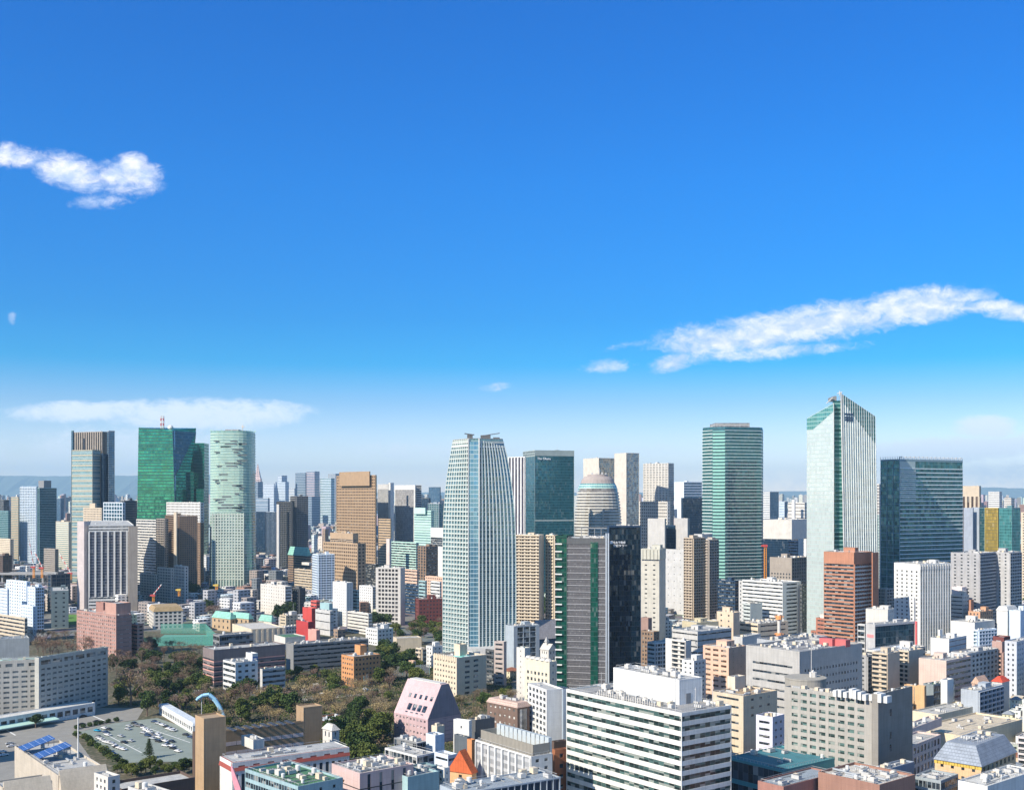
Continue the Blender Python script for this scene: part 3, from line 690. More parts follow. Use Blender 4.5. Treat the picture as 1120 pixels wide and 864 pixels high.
for i, (a, b, c, y, D, l) in enumerate([(153, 171, 174, 629, 1620, 'cream mansion block with window bays, leftmost below the brown twin tower'), (172, 187, 190, 622, 1600, 'tallest cream mansion block with window bays below the brown twin tower'), (190, 202, 206, 620, 1570, 'rightmost cream mansion block with window bays at the foot of the curved pale tower')]):
    H('apartment_building', l, 'cream mansion block %s' % ('one', 'two', 'three')[i], [dict(x=(a, b, c), y=y, D=D, wc='off', L=('p', 4.4, 4, .6, .62), n=3)], group='cream mansion blocks below the brown twin tower')
# Shinjuku
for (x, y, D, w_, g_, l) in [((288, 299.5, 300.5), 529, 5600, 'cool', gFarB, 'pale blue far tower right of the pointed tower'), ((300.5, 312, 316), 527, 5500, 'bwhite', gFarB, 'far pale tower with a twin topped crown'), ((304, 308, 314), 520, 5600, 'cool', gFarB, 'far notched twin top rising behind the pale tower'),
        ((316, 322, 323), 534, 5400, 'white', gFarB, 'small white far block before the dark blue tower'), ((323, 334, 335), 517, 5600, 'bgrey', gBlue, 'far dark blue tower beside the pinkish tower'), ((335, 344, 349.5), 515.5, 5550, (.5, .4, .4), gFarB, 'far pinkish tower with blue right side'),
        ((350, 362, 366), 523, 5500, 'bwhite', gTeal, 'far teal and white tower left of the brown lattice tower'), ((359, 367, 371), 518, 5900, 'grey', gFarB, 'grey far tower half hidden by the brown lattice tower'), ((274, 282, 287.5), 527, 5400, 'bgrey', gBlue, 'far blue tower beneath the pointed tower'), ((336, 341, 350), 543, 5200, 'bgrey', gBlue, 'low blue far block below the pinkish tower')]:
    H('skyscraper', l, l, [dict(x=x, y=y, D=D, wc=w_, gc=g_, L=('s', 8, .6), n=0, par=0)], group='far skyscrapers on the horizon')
def spire():
    D = 5500; X = px(282, D); root = link('skyscraper', None, None, (X, D, 0)); tag(root, 'pointed pinkish far tower with a needle spire like a stepped cone', 'skyscraper', 'far skyscrapers on the horizon')
    m = MB(); s = D/F
    prof = [(577, 4.6), (530, 4.6), (529, 4.0), (524, 3.9), (523, 3.2), (518, 2.3), (514, 1.3), (510, .8), (507, .15)]
    m.loft([(max(0, zat(y, D)), [(sx*h*s, sy*h*s) for sx, sy in ((-1, -1), (1, -1), (1, 1), (-1, 1))]) for y, h in prof])
    link('wall', m.mesh('wall', facade((.6, .47, .45), 8, 9, .5, .5)), root)
    REG.append(dict(ref='pointed far tower', main=True, ctr=(X, D), a=0, w=40, d=40, H=300, D=D, x0=278, x1=286, yt=507, vb=545))
spire()
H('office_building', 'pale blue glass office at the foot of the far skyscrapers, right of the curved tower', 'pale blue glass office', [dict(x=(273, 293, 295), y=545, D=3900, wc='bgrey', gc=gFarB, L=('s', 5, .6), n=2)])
H('office_tower', 'dark navy glass tower close to the right of the curved pale tower', 'navy glass tower', [dict(x=(280, 290, 291.5), y=560, D=2900, wc='navy', gc=gNavy, L=('f', 8, 1, .5), n=1)])
H('office_tower', 'second navy glass tower, left neighbour of the dark balcony tower', 'second navy tower', [dict(x=(291, 301, 302.5), y=560, D=2750, wc='bgrey', gc=gNavy, L=('f', 6, .8, .5), n=1)])
H('apartment_tower', 'dark grey balcony tower with stepped top and pale pillars', 'dark balcony tower', [dict(x=(303, 319, 322), y=549, D=2300, wc='dgrey', gc=gDark, L=('a', 3.8, 7, .35, 1.8), n=2), dict(x=(318, 324, 337), y=543, D=2330, th=60, wc='mgrey', gc=gDark, L=('a', 3.8, 5, .35, 1.8), n=3), dict(x=(302.5, 305, 306), y=552, D=2290, wc='lgrey', L=('b',), n=0)])
H('office_building', 'brown office with green pitched roof below the dark balcony tower', 'green roofed brown office', [dict(x=(315, 336, 340), y=608, D=1900, wc='brown', L=('s', 4, .4), rk='hip', rh=14, rc='copper', n=None)])
H('office_building', 'small beige stepped office in front of the green roofed brown office', 'beige stepped office', [dict(x=(322, 341, 344), y=624, D=1800, wc='beige', L=('s', 4, .4), n=2), dict(x=(330, 338, 341), y=616, D=1830, wc='off', z0=40, L=('b',), n=0)])
H('apartment_tower', 'white and pale blue balcony tower left of the tan square window tower', 'blue white balcony tower', [dict(x=(342, 348, 366), y=607, D=1620, th=65, wc='bwhite', gc=gBlue, L=('a', 3.5, 5, .4), Rr=('a', 3.5, 8, .42, 1.2), n=3)])
H('skyscraper', 'brown lattice tower with small square windows and chamfered top', 'brown lattice tower', [
    dict(x=(368, 410.5, 412), y=520, D=2100, wc=(.36, .25, .155), gc=G((.045, .035, .03), 4.8, 5, None, met=0), L=('p', 5.2, 5.6, .60, .52), n=0, pent=False), dict(x=(371, 404, 405), y=516, D=2105, wc=(.36, .25, .155), z0=170, L=('b',), n=3, aerial=True)])
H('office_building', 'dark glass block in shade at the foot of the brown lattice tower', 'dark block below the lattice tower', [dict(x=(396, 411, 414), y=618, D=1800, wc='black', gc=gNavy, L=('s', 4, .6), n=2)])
H('office_building', 'tan tower with square windows and stepped top before the brown lattice tower', 'tan square window tower', [
    dict(x=(353.5, 391, 400), y=595, D=1650, wc=(.40, .29, .19), gc=G((.045, .035, .03), 4, 4.6, None, met=0), L=('p', 5.0, 5.0, .58, .52), n=0, pent=False), dict(x=(361, 386, 392), y=584, D=1660, wc=(.40, .29, .19), z0=80, L=[(0, .5, ('s', 3, .5)), (.5, 1, ('b',))], n=3)])
H('office_building', 'narrow tan building with brown bands right of the brown lattice tower', 'narrow tan building', [dict(x=(414, 427, 428), y=568, D=2000, wc='tan', L=('s', 4.5, .35), n=1)])
H('hotel', 'large grey slab hotel with thick white borders and dark recess', 'white bordered grey slab', [
    dict(x=(413, 424.5, 427), y=530, D=2200, wc='lgrey', L=[(0, .95, ('f', 2, .8, .3)), (.95, 1, ('b',))], gc=G('mgrey', 3, 4, None, met=0), n=0, pent=False), dict(x=(425, 427, 428), y=528.5, D=2140, wc='white', L=('b',), n=0, dims=(None, 8)),
    dict(x=(431.5, 454, 455), y=531, D=2150, wc='white', gc=G((.27, .27, .28), 2.5, 4, (.2, .2, .2), .15, met=0, rough=.6), L=[(0, .955, ('f', 200, 6, .8)), (.955, 1, ('b',))], n=5), dict(x=(454.5, 455, 461), y=531, D=2160, th=70, wc='lgrey', L=('s', 4.2, .5), n=2)])
H('office_building', 'pale green glass building right of the white bordered grey slab', 'pale green glass building', [dict(x=(453, 471.5, 474), y=559, D=1950, wc='mint', gc=gPale, L=('s', 4.4, .55), n=0), dict(x=(453, 465, 466), y=556, D=1955, wc='mint', z0=120, L=('b',), n=1)])
H('office_building', 'grey glass building touching the left edge of the bulging tower', 'grey glass building', [dict(x=(468, 480, 486), y=551, D=2100, wc='bgrey', gc=gTeal, L=('f', 5, 1, .6), n=2)])
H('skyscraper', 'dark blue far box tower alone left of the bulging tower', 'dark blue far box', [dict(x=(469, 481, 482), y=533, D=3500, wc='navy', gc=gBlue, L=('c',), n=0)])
H('office_building', 'low dark far block beneath the dark blue far box', 'low dark far block', [dict(x=(461, 469, 471), y=545, D=3100, wc='dgrey', gc=gNavy, L=('c',), n=0)])
H('office_building', 'white building with dark recess low beside the bulging tower', 'white recess building', [dict(x=(471, 486, 488), y=578, D=1850, wc='white', L=[(0, .7, ('b',)), (.7, .85, ('s', 4, .9)), (.85, 1, ('b',))], n=1)])
H('office_building', 'wide glass office with teal floor bands and tall beige end pillar', 'teal banded office with pillar', [dict(x=(427, 455, 458), y=594, D=1750, wc='mint', gc=gTealD, L=('s', 4, .6), n=2), dict(x=(422.5, 426, 428), y=590, D=1740, wc=(.6, .53, .5), L=('b',), n=0)])
H('office_building', 'brown tower with pinkish lit side and dark glass side', 'brown and dark glass tower', [dict(x=(457, 466, 479), y=598, D=1650, wc='brown', gc=gDark, L=('f', 6, 2.5, .5, 1.4, 4), Rr=('s', 4, .6), n=2)])
H('office_building', 'pinkish beige office with curved metal roof behind the concrete grid tower', 'pinkish office', [dict(x=(434, 456, 458), y=624, D=1580, wc='peach', L=('s', 4.4, .4), n=2)])
H('office_tower', 'concrete grid tower with dark windows and dark right side above the park', 'concrete grid tower', [dict(x=(411, 438, 443), y=622, D=1330, th=20, wc=(.5, .48, .45), gc=G((.05, .05, .055), 3, 4.4), L=('p', 4.6, 4.7, .72, .62, 2.5), Rr=('b',), n=4)])
H('office_building', 'dark navy building in shade right of the concrete grid tower', 'navy building beside the grid tower', [dict(x=(443, 458, 462), y=641, D=1450, wc='navy', gc=gNavy, L=('s', 4, .5), n=2)])  # the navy wall tone has the building's shade put into it
H('office_building', 'small teal glass building left of the bulging tower base', 'small teal glass building', [dict(x=(458, 465, 467), y=636, D=1400, wc='tealw', gc=gTeal, L=('s', 4, .5), n=1)])
H('office_building', 'slim white banded building left of the bulging tower base', 'slim white banded building', [dict(x=(471, 481, 483), y=637, D=1390, wc='white', L=('s', 4, .4), n=1)])
H('apartment_building', 'beige block behind the slim white banded building', 'beige block behind the slim building', [dict(x=(465, 484, 488), y=632, D=1480, wc='peach', L=('p', 4, 3.8, .5, .5), n=1)])
H('office_building', 'low brown red building above the wooded slope by the bulging tower', 'low brown red building', [dict(x=(454, 458, 488), y=656, D=1330, th=70, wc='maroon', L=('p', 4, 4, .5, .4), n=2)])
H('apartment_building', 'white apartment tower with slit windows behind the red buildings', 'white slit window tower', [dict(x=(364, 379, 386), y=638, D=1320, wc='white', L=('p', 4, 3.4, .3, .4), n=2), dict(x=(384, 391, 393), y=646, D=1330, wc='tealw', gc=gTeal, L=('s', 3.6, .5), n=0)])
H('apartment_building', 'white stepped apartment block left of the concrete grid tower', 'white stepped block', [dict(x=(393, 407, 412), y=642, D=1400, wc='white', L=('p', 4, 3.4, .4, .4), Rr=('a', 3.4, 5), n=2)])
H('office_building', 'low white office with three dark window bands before the concrete grid tower', 'low banded white office', [dict(x=(380, 403, 407), y=672, D=1240, wc='off', L=('s', 3.8, .35), n=3)])
H('school_building', 'low white building with dark windows beside the dark trees', 'low white building by the trees', [dict(x=(400, 413, 430), y=689, D=1150, wc='white', L=('p', 4, 4, .5, .4), n=1)])
# centre
H('apartment_tower', 'cream apartment tower with rows of balconies right of the bulging tower', 'cream balcony tower', [dict(x=(564, 590, 595), y=586, D=1290, th=15, wc='cream', gc=G((.10, .07, .05), 3, 3.4, None, met=0), L=[(0, 1, ('a', 3.6, 6.5, .42, 1.4))], Rr=('b',), n=3), dict(x=(597, 606, 611), y=586, D=1300, wc='cream', gc=gDark, L=('a', 3.6, 5, .42, 1.4), n=2)])
H('office_tower', 'white tower of bold vertical ribs between the bulging tower and dark glass tower', 'white ribbed tower', [dict(x=(553, 574, 575), y=500, D=1600, wc='white', gc=G((.08, .07, .09), 2, 4, None, met=.1), L=('f', 7.2, 2.6, 1.4), n=1, pent=False)])
ok, oki = H('skyscraper', 'dark teal glass hotel tower with small white lettering near its top', 'dark lettered glass tower', [dict(x=(572, 585, 628), y=493, D=1750, th=73, wc=(.28, .34, .33), gc=G((.03, .12, .15), 2.2, 4.2, (.04, .14, .17), .12, met=.5, var=.6, tilt=.07), L=[(0, .965, ('c',)), (.965, 1, ('s', 4, .4))], Rr=[(0, .51, ('n',)), (.51, .52, ('b',)), (.52, .965, ('n',)), (.965, 1, ('b',))], n=3, aerial=True)])
def text_mesh(body, size, mat, ext=.1):
    c = bpy.data.curves.new('lettering', 'FONT'); c.body = body; c.size = size; c.extrude = ext; c.align_x = 'LEFT'
    o = bpy.data.objects.new('tmp', c); COL.objects.link(o); bpy.context.view_layer.update()
    me = bpy.data.meshes.new_from_object(o.evaluated_get(bpy.context.evaluated_depsgraph_get())); bpy.data.objects.remove(o)
    me.materials.clear(); me.materials.append(mat)
    me.transform(Matrix.Rotation(math.radians(90), 4, 'X')); me.name = 'lettering'; return me
SIGN = plain((.9, .92, .95), .5)
i0 = oki[0]; sub(ok, i0, 'lettering', text_mesh('The Okura', 4.9, SIGN, .2), i0['w']/2+.5, -i0['d']/2+3.5, zat(502.6, 1750), math.radians(90))
H('skyscraper', 'beige slab tower with mirror glass side, left one behind the domed tower', 'left mirror slab tower', [dict(x=(638, 655, 679.5), y=501, D=2200, th=62, wc=(.58, .53, .46), gc=G((.30, .29, .26), 2.2, 4.2, (.36, .34, .3), .12, met=.55, var=.2, tilt=.10), L=('b',), Rr=('c',), n=2, par=.5, pent=False)])
H('skyscraper', 'beige slab tower with mirror glass side, right one and taller behind the domed tower', 'right mirror slab tower', [dict(x=(672, 685, 699), y=495.5, D=2120, th=62, wc=(.58, .53, .46), gc=G((.24, .28, .30), 2.2, 4.2, (.3, .32, .33), .12, met=.55, var=.2, tilt=.10), L=('b',), Rr=('c',), n=1, par=.5, pent=False)])
H('office_tower', 'white tower with vertical piers and dark blue right side', 'white pier tower', [dict(x=(703.5, 731, 737), y=507, D=2200, wc='off', gc=G((.28, .28, .27), 3, 4.5, (.4, .4, .38), .3, met=0), L=('f', 8, 2.4, .8, 1.5, 5), Rr=('c',), n=4), dict(x=(699, 730, 733), y=549, D=2150, wc='off', gc=G((.15, .16, .17), 3, 4.5), L=('p', 5, 6, .6, .6), n=2)])
H('office_building', 'white flat fronted building with blue side left of the teal banded tower', 'white and blue building', [dict(x=(737.5, 748, 768), y=527.5, D=2150, th=60, wc='cool', gc=gBlue, L=('b',), Rr=('s', 5, .7), n=1)])
H('office_building', 'navy glass block against the left side of the teal banded tower', 'navy glass block', [dict(x=(745, 747, 770), y=545, D=1950, th=65, wc='navy', gc=gNavy, L=('c',), n=1)])
H('office_building', 'pair of white slabs joined by a dark glass core below the white pier tower', 'white slabs with dark core', [dict(x=(708.5, 727, 728.5), y=568, D=1600, wc=(.46, .45, .43), L=('b',), n=1), dict(x=(727, 738, 739), y=575, D=1615, wc='navy', gc=gNavy, L=('c',), n=0), dict(x=(737.5, 752, 754), y=567.5, D=1600, wc=(.44, .43, .42), L=('b',), n=1), dict(x=(722, 739, 740), y=602, D=1590, wc='white', L=('b',), n=2)])
H('office_tower', 'slim cream tower with two columns of small windows right of the black glass tower', 'slim cream tower', [dict(x=(701, 721, 728), y=613, D=1090, th=24, wc=(.50, .48, .42), L=[(0, .97, ('p', 7.5, 4.6, .28, .28)), (.97, 1, ('b',))], Rr=('b',), n=2), dict(x=(701, 721.5, 728.3), y=601.5, D=1088, th=24, z0=90, wc=(.5, .49, .42), gc=G((.36, .35, .30), 3, 30), L=('f', 3.4, 2.8, .36), n=2)])
H('office_building', 'light grey flat block behind the slim cream tower', 'light grey flat block', [dict(x=(727, 748, 750), y=602, D=1450, wc='lgrey', L=('p', 9, 9, .12, .1), n=2)])
H('apartment_tower', 'tan apartment tower of stacked balconies left of the teal banded tower base', 'tan balcony tower', [
    dict(x=(748, 758, 771), y=589, D=1340, th=50, wc=(.46, .38, .29), gc=G((.08, .06, .05), 3, 3.4), L=('a', 3.4, 4.5, .45), Rr=('a', 3.4, 4, .45), n=2), dict(x=(764, 775, 786), y=591, D=1350, th=50, wc=(.42, .37, .32), gc=gDark, L=('a', 3.4, 4.5, .45), Rr=('a', 3.4, 4, .45), n=2), dict(x=(759, 768, 779), y=585, D=1365, th=50, z0=80, wc='lgrey', L=('b',), n=0)])
H('office_building', 'wide white flat building with a dark front right of the teal banded tower', 'wide white and dark building', [dict(x=(833, 866, 884), y=569, D=1880, th=30, wc='off', gc=gNavy, L=[(0, .72, ('n',)), (.72, 1, ('b',))], Rr=[(0, .72, ('s', 5, .5)), (.72, 1, ('b',))], n=4)])
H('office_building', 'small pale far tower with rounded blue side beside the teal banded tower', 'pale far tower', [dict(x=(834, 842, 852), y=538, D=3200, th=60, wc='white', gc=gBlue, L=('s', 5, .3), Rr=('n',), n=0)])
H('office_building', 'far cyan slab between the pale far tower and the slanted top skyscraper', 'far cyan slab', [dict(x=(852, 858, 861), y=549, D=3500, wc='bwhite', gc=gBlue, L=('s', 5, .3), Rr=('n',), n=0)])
H('office_building', 'low cream far complex left of the slanted top skyscraper', 'low cream far complex', [dict(x=(862, 880, 884), y=550, D=2600, wc='off', L=('s', 8, .2), n=1), dict(x=(866, 869, 870), y=547, D=2580, wc='white', L=('b',), n=0)])
H('office_building', 'small white box building at the left foot of the slanted top skyscraper', 'small white box', [dict(x=(873, 882, 884), y=590, D=1550, wc='white', L=('b',), n=0), dict(x=(862, 872, 874), y=592, D=1560, wc='bgrey', gc=gBlue, L=('s', 4, .5), n=0)])
H('apartment_building', 'grey brick building with dark window bays left of the slanted top skyscraper', 'grey brick building', [dict(x=(842, 866, 887), y=611, D=1290, th=45, wc='taupe', L=[(0, .8, ('p', 4, 3.8, .45, .5)), (.8, 1, ('b',))], Rr=('p', 5, 3.8, .6, .55), n=5)])
H('office_building', 'white office with black window bands before the grey brick building', 'black banded white office', [dict(x=(812, 856, 876), y=638, D=1190, th=52, wc='white', gc=gDark, L=('s', 4.1, .42), Rr=('s', 4.1, .45, 0, 6), n=8), dict(x=(808, 812, 813), y=636, D=1240, wc='lgrey', L=('p', 4, 4, .4, .5), n=0), dict(x=(875, 877, 884), y=640, D=1200, th=45, wc='dgrey', gc=gDark, L=('s', 4, .5), n=1)])
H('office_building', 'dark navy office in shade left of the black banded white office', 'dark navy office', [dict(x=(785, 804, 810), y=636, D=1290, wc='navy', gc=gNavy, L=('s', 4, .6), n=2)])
H('office_tower', 'brick red tower with brown cap and white balcony bands', 'brick red tower', [dict(x=(901, 934, 954.5), y=605, D=1040, th=48, wc=(.42, .20, .125), gc=G((.10, .09, .08), 3, 3.6, 'off', .22), L=[(0, .9, ('s', 3.6, .56)), (.9, 1, ('b',))], Rr=[(0, .9, ('a', 3.5, 4, .4, 1.2)), (.9, 1, ('b',))], balc='off', n=2, par=.6), dict(x=(953.5, 954.5, 961), y=605, D=1048, th=48, wc=(.40, .18, .11), L=('b',), n=0, par=.6)])
H('office_building', 'white tower with vertical fins in front of the dark banded glass tower', 'white fin tower', [dict(x=(978, 1006, 1040), y=618, D=1090, th=62, wc='white', gc=G((.10, .16, .18), 2, 3.8, (.30, .36, .36), .25, met=.25), L=[(0, .94, ('p', 6, 3.8, .34, .45)), (.94, 1, ('b',))], Rr=[(0, .95, ('f', 3.6, 1.5, .8)), (.95, 1, ('f', 3.6, 1.8, 1.0))], n=5)])
H('apartment_building', 'grey apartment slab with dark balconies, left one right of the white fin tower', 'left grey slab', [dict(x=(1040, 1071, 1089), y=606, D=1150, th=45, wc=(.36, .36, .37), L=('p', 7, 3.4, .3, .42), Rr=('a', 3.4, 5, .4), n=3)])
H('apartment_building', 'grey apartment slab near the right edge beside its twin', 'right grey slab', [dict(x=(1083, 1104, 1117), y=605, D=1170, th=48, wc=(.42, .42, .42), L=('p', 6, 3.4, .3, .42), Rr=('a', 3.4, 5, .4), n=3)])
H('office_building', 'brown ribbed far tower right of the dark banded glass tower', 'brown ribbed tower', [dict(x=(1052, 1071, 1073), y=532, D=1900, wc='beige', gc=G((.1, .07, .06), 3, 20), L=[(0, .9, ('f', 7, 3.5, 1)), (.9, 1, ('b',))], n=2)])
H('office_building', 'grey plain slab under the brown ribbed far tower', 'grey plain slab', [dict(x=(1054, 1064, 1065), y=556, D=1720, wc=(.30, .34, .40), L=('b',), n=0), dict(x=(1063.5, 1071, 1072.5), y=555.5, D=1725, wc=(.33, .37, .42), L=('b',), n=0)])
H('office_building', 'gold glass building between the grey plain slab and teal building', 'gold glass building', [dict(x=(1071, 1077, 1078), y=556, D=1720, wc='teald', gc=gTealD, L=('n',), n=0), dict(x=(1077, 1091.5, 1092.5), y=556, D=1690, wc='gold', gc=G((.34, .25, .05), 3, 5, (.12, .1, .04), .15, met=.3, var=.35, vl=.12), L=('f', 14, .5, .3), n=0)])
H('office_building', 'teal faceted glass building with dark right side above the reddish trees', 'teal faceted building', [dict(x=(1092.5, 1107, 1116), y=556, D=1800, th=60, wc='teald', gc=G((.07, .25, .25), 3, 5, (.1, .3, .3), .1, met=.4, var=.5), L=('n',), Rr=('n',), n=1)])
H('apartment_building', 'pale far apartment slab above the gold glass building', 'pale far slab', [dict(x=(1081, 1093, 1096), y=538, D=3000, wc='white', L=('s', 5, .3), n=0)])
H('apartment_building', 'cream narrow block at the right edge beside the teal faceted building', 'cream narrow block', [dict(x=(1117, 1128, 1134), y=561, D=1650, wc='cream', L=('p', 5, 4, .4, .5), n=1)])
H('apartment_building', 'pale small block low on the far right horizon', 'pale small far block', [dict(x=(1098, 1106, 1110), y=545, D=3300, wc='off', L=('s', 5, .3), n=0)])
# ---------------------------------------------------------------- towers with their own shapes
def droot(name, label, ref, x0, x1, yt, D, cat=None, w=40, vb=None, group=None, a=0.0):
    X = px((x0+x1)/2, D); root = link(name, None, None, (X, D+w/2, 0)); root.empty_display_size = 5; tag(root, label, cat or name.replace('_', ' '), group)
    REG.append(dict(ref=ref, main=True, ctr=(X, D+w/2), a=a, w=(x1-x0)*D/F, d=w, H=zat(yt, D), D=D, x0=x0, x1=x1, yt=yt, vb=vb)); return root
class LB(MB):
    """mesh builder in world coordinates, moved to the thing's own frame at the end"""
    def out(s, name, mat, root):
        l = root.location; s.v = [(x-l[0], y-l[1], z) for x, y, z in s.v]; return link(name, s.mesh(name, mat), root)
def vbox(m, P0, P1, z0, z1, dep, back=.3, P0b=None, P1b=None):
    """slab along a wall from P0 to P1 (upper ends P0b, P1b), standing dep out of it"""
    P0b = P0b or P0; P1b = P1b or P1
    def nrm(a, b): d = Vector((b[0]-a[0], b[1]-a[1])).normalized(); return Vector((d.y, -d.x))
    n0 = nrm(P0, P1); n1 = nrm(P0b, P1b)
    q = lambda p, n, k, z: (p[0]+n.x*k, p[1]+n.y*k, z)
    m.hexa([q(P0, n0, dep, z0), q(P1, n0, dep, z0), q(P1, n0, -back, z0), q(P0, n0, -back, z0), q(P0b, n1, dep, z1), q(P1b, n1, dep, z1), q(P1b, n1, -back, z1), q(P0b, n1, -back, z1)])
def lerp2(a, b, u): return (a[0]+(b[0]-a[0])*u, a[1]+(b[1]-a[1])*u)
def fins(m, A, B, zs, n, fw, dep, ztop=None, skip=()):
    for i in range(n+1):
        if i in skip: continue
        u = i/n; zt = ztop(u) if ztop else zs[-1]
        for k in range(len(zs)-1):
            z0, z1 = zs[k], min(zs[k+1], zt)
            if z1 <= z0: break
            pts = []
            for z in (z0, z1):
                a, b = A(z), B(z); L = math.hypot(b[0]-a[0], b[1]-a[1]); h = fw/2/L
                pts.append((lerp2(a, b, max(0, u-h)), lerp2(a, b, min(1, u+h))))
            vbox(m, pts[0][0], pts[0][1], z0, z1, dep, .2, pts[1][0], pts[1][1])
def bands(m, A, B, z0, z1, fl, h, dep, u0=0, u1=1):
    z = z0
    while z < z1-.1:
        a, b = A(z), B(z); vbox(m, lerp2(a, b, u0), lerp2(a, b, u1), z, min(z+h, z1), dep); z += fl
def interp(tab):
    def f(z):
        if z <= tab[0][0]: return tab[0][1]
        for (a, p), (b, q) in zip(tab, tab[1:]):
            if z <= b: return p+(q-p)*(z-a)/(b-a)
        return tab[-1][1]
    return f
def pw(x, D): return (px(x, D), D)
WG = lambda c, **k: glass(c, **k)

# bulging tower in the centre
D0 = 1035
r = droot('skyscraper', 'bulging pale glass tower with white ribs that narrows towards its top', 'bulging tower', 484, 564, 478, D0, w=52, vb=705)
zz = lambda y: zat(y, D0)
yl = [(0, 486), (zz(715), 484.5), (zz(600), 484.5), (zz(560), 485.5), (zz(530), 488), (zz(505), 491.5), (zz(478), 496.2)]
yr = [(0, 564), (zz(700), 564.5), (zz(620), 564.5), (zz(580), 564), (zz(550), 562), (zz(520), 558.5), (zz(500), 555), (zz(478), 549.5)]
xL, xR = interp(yl), interp(yr)
DL, DR = D0+30, D0+13
A = lambda z: pw(xL(z), DL); B = lambda z: pw(513.2, D0+2); C_ = lambda z: pw(523.5, D0+1); E = lambda z: pw(xR(z), DR)
top = zz(479.5); zs = [0]+[zz(y) for y in (715, 680, 640, 610, 590, 570, 550, 535, 520, 510, 500, 490)]+[top]
m = LB(); m.loft([(z, [A(z), pw(513.2, D0+3), E(z) if 0 else pw(523.5, D0+3), E(z), (E(z)[0]-6, E(z)[1]+34), (A(z)[0]+8, A(z)[1]+34)]) for z in zs])
m.out('glazing', glass((.13, .26, .30), bay=2.6, fl=4.0, line=(.24, .34, .35), lf=.22, met=.5, var=.3), r)
m = LB(); m.loft([(z, [pw(513.6, D0+1.5), pw(523.2, D0+1.5), pw(523.2, D0+5), pw(513.6, D0+5)]) for z in (0, top-3)]); m.out('glass_strip', glass((.12, .28, .38), bay=3, fl=4.0, line=(.40, .52, .56), lf=.16, met=.5, var=.3), r)
m = LB(); bands(m, A, B, 2, top-1, 4.05, 1.2, .5); fins(m, A, B, zs, 9, 1.0, .62); m.out('wall', wall((.47, .52, .49)), r)
m = LB(); fins(m, C_, E, zs, 10, .85, .8, ztop=lambda u: top-2-u*0-max(0, (u-.2))*6, skip=(0,))
bands(m, C_, E, 2, top-2, 4.05, .3, .25); m.out('wall', wall((.56, .63, .63)), r)
m = LB(); fins(m, C_, E, zs, 1, 1.4, 1.3, skip=(1,)); fins(m, A, B, zs, 1, 1.4, 1.0, skip=(0,)); m.out('wall', wall('white'), r)
m = LB()
bands(m, C_, E, top-8, top, 4, 1.2, .5); bands(m, A, B, top-7, top, 3.4, .9, .7); m.out('crown', wall((.62, .66, .62)), r)
m = LB(); m.loft([(top-.3, [A(top), pw(513, D0+3), pw(523.5, D0+3), E(top), (E(top)[0]-6, E(top)[1]+34), (A(top)[0]+8, A(top)[1]+34)]), (top+.4, [A(top), pw(513, D0+3), pw(523.5, D0+3), E(top), (E(top)[0]-6, E(top)[1]+34), (A(top)[0]+8, A(top)[1]+34)])]); m.out('roof', roofmat('grey'), r)
for i, (x, w_, h) in enumerate([(514, 5, 4.5), (531, 9, 4), (543, 6, 2)]):
    m = LB(); c = pw(x, D0+22); m.box(c[0]-w_/2, c[0]+w_/2, c[1]-3, c[1]+3, top+.4, top+h); m.out('rooftop_unit', plain('dgrey'), r)
m = LB(); c = pw(514, D0+14); m.tube((c[0]-5, c[1], top+5.2), (c[0]+4, c[1], top+4), .5); m.tube((c[0], c[1], top), (c[0], c[1], top+5), .4)
c = pw(536, D0+14); m.tube((c[0]-8, c[1], top+3), (c[0]+9, c[1], top+5.6), .4); m.tube((c[0], c[1], top), (c[0], c[1], top+4.4), .5); m.out('window_cleaning_arm', plain('dgrey'), r)
m = LB(); m.box(pw(505, D0)[0], pw(565, D0)[0], D0-10, D0+6, 0, 14); m.out('podium', wall('lgrey'), r)

# green glass tower with slanted top
D0 = 2300
r = droot('skyscraper', 'deep green glass tower with slanted top and dark overhanging right side', 'green slanted tower', 150, 226, 468, D0, w=60, vb=575)
zz = lambda y: zat(y, D0)
A = lambda z: pw(149+2.6*min(1, z/zz(467)), D0+10); zt0, zt1 = zz(467.3), zz(470.5)
hB = zt1
B = lambda z: pw(193.5-4.8*min(1, z/hB), D0)
E = lambda z: pw(201+13.5*min(1, z/hB), D0+45)
m = LB(); m.loft([(0, [A(0), B(0), E(0), (A(0)[0]+20, D0+75)]), (zt0, [(*A(zt0), zt0), (*B(zt0), zt1), (*E(zt0), zt0+1), (A(zt0)[0]+20, D0+75, zt0)])])
m.out('glazing', glass((.025, .22, .14), bay=3, fl=6.2, line=(.008, .07, .05), lf=.30, met=.6, var=.95, vl=.0, tilt=.03, streak=.03), r)
m = LB(); Bf = lambda z: (B(z)[0]+1.8, B(z)[1]+.2)
zsl = [0, hB/3, hB*2/3, hB-1]
for k in range(3):
    vbox(m, (B(zsl[k])[0], B(zsl[k])[1]-.6), E(zsl[k]), zsl[k], zsl[k+1], .25, .5, (B(zsl[k+1])[0], B(zsl[k+1])[1]-.6), E(zsl[k+1]))
m.out('side_glazing', glass((.02, .09, .14), bay=3, fl=6.2, line=(.03, .12, .16), lf=.3, met=.5, var=.45), r)
m = LB(); fins(m, B, E, zsl, 14, 1.6, .8, skip=tuple([0]+list(range(2, 15)))); m.out('edge_fin', plain((.3, .5, .6), .2, .4), r)
m = LB(); bands(m, A, B, 4, zt1-4, 31, .9, .35); m.out('floor_band', plain((.01, .05, .04), .4), r)
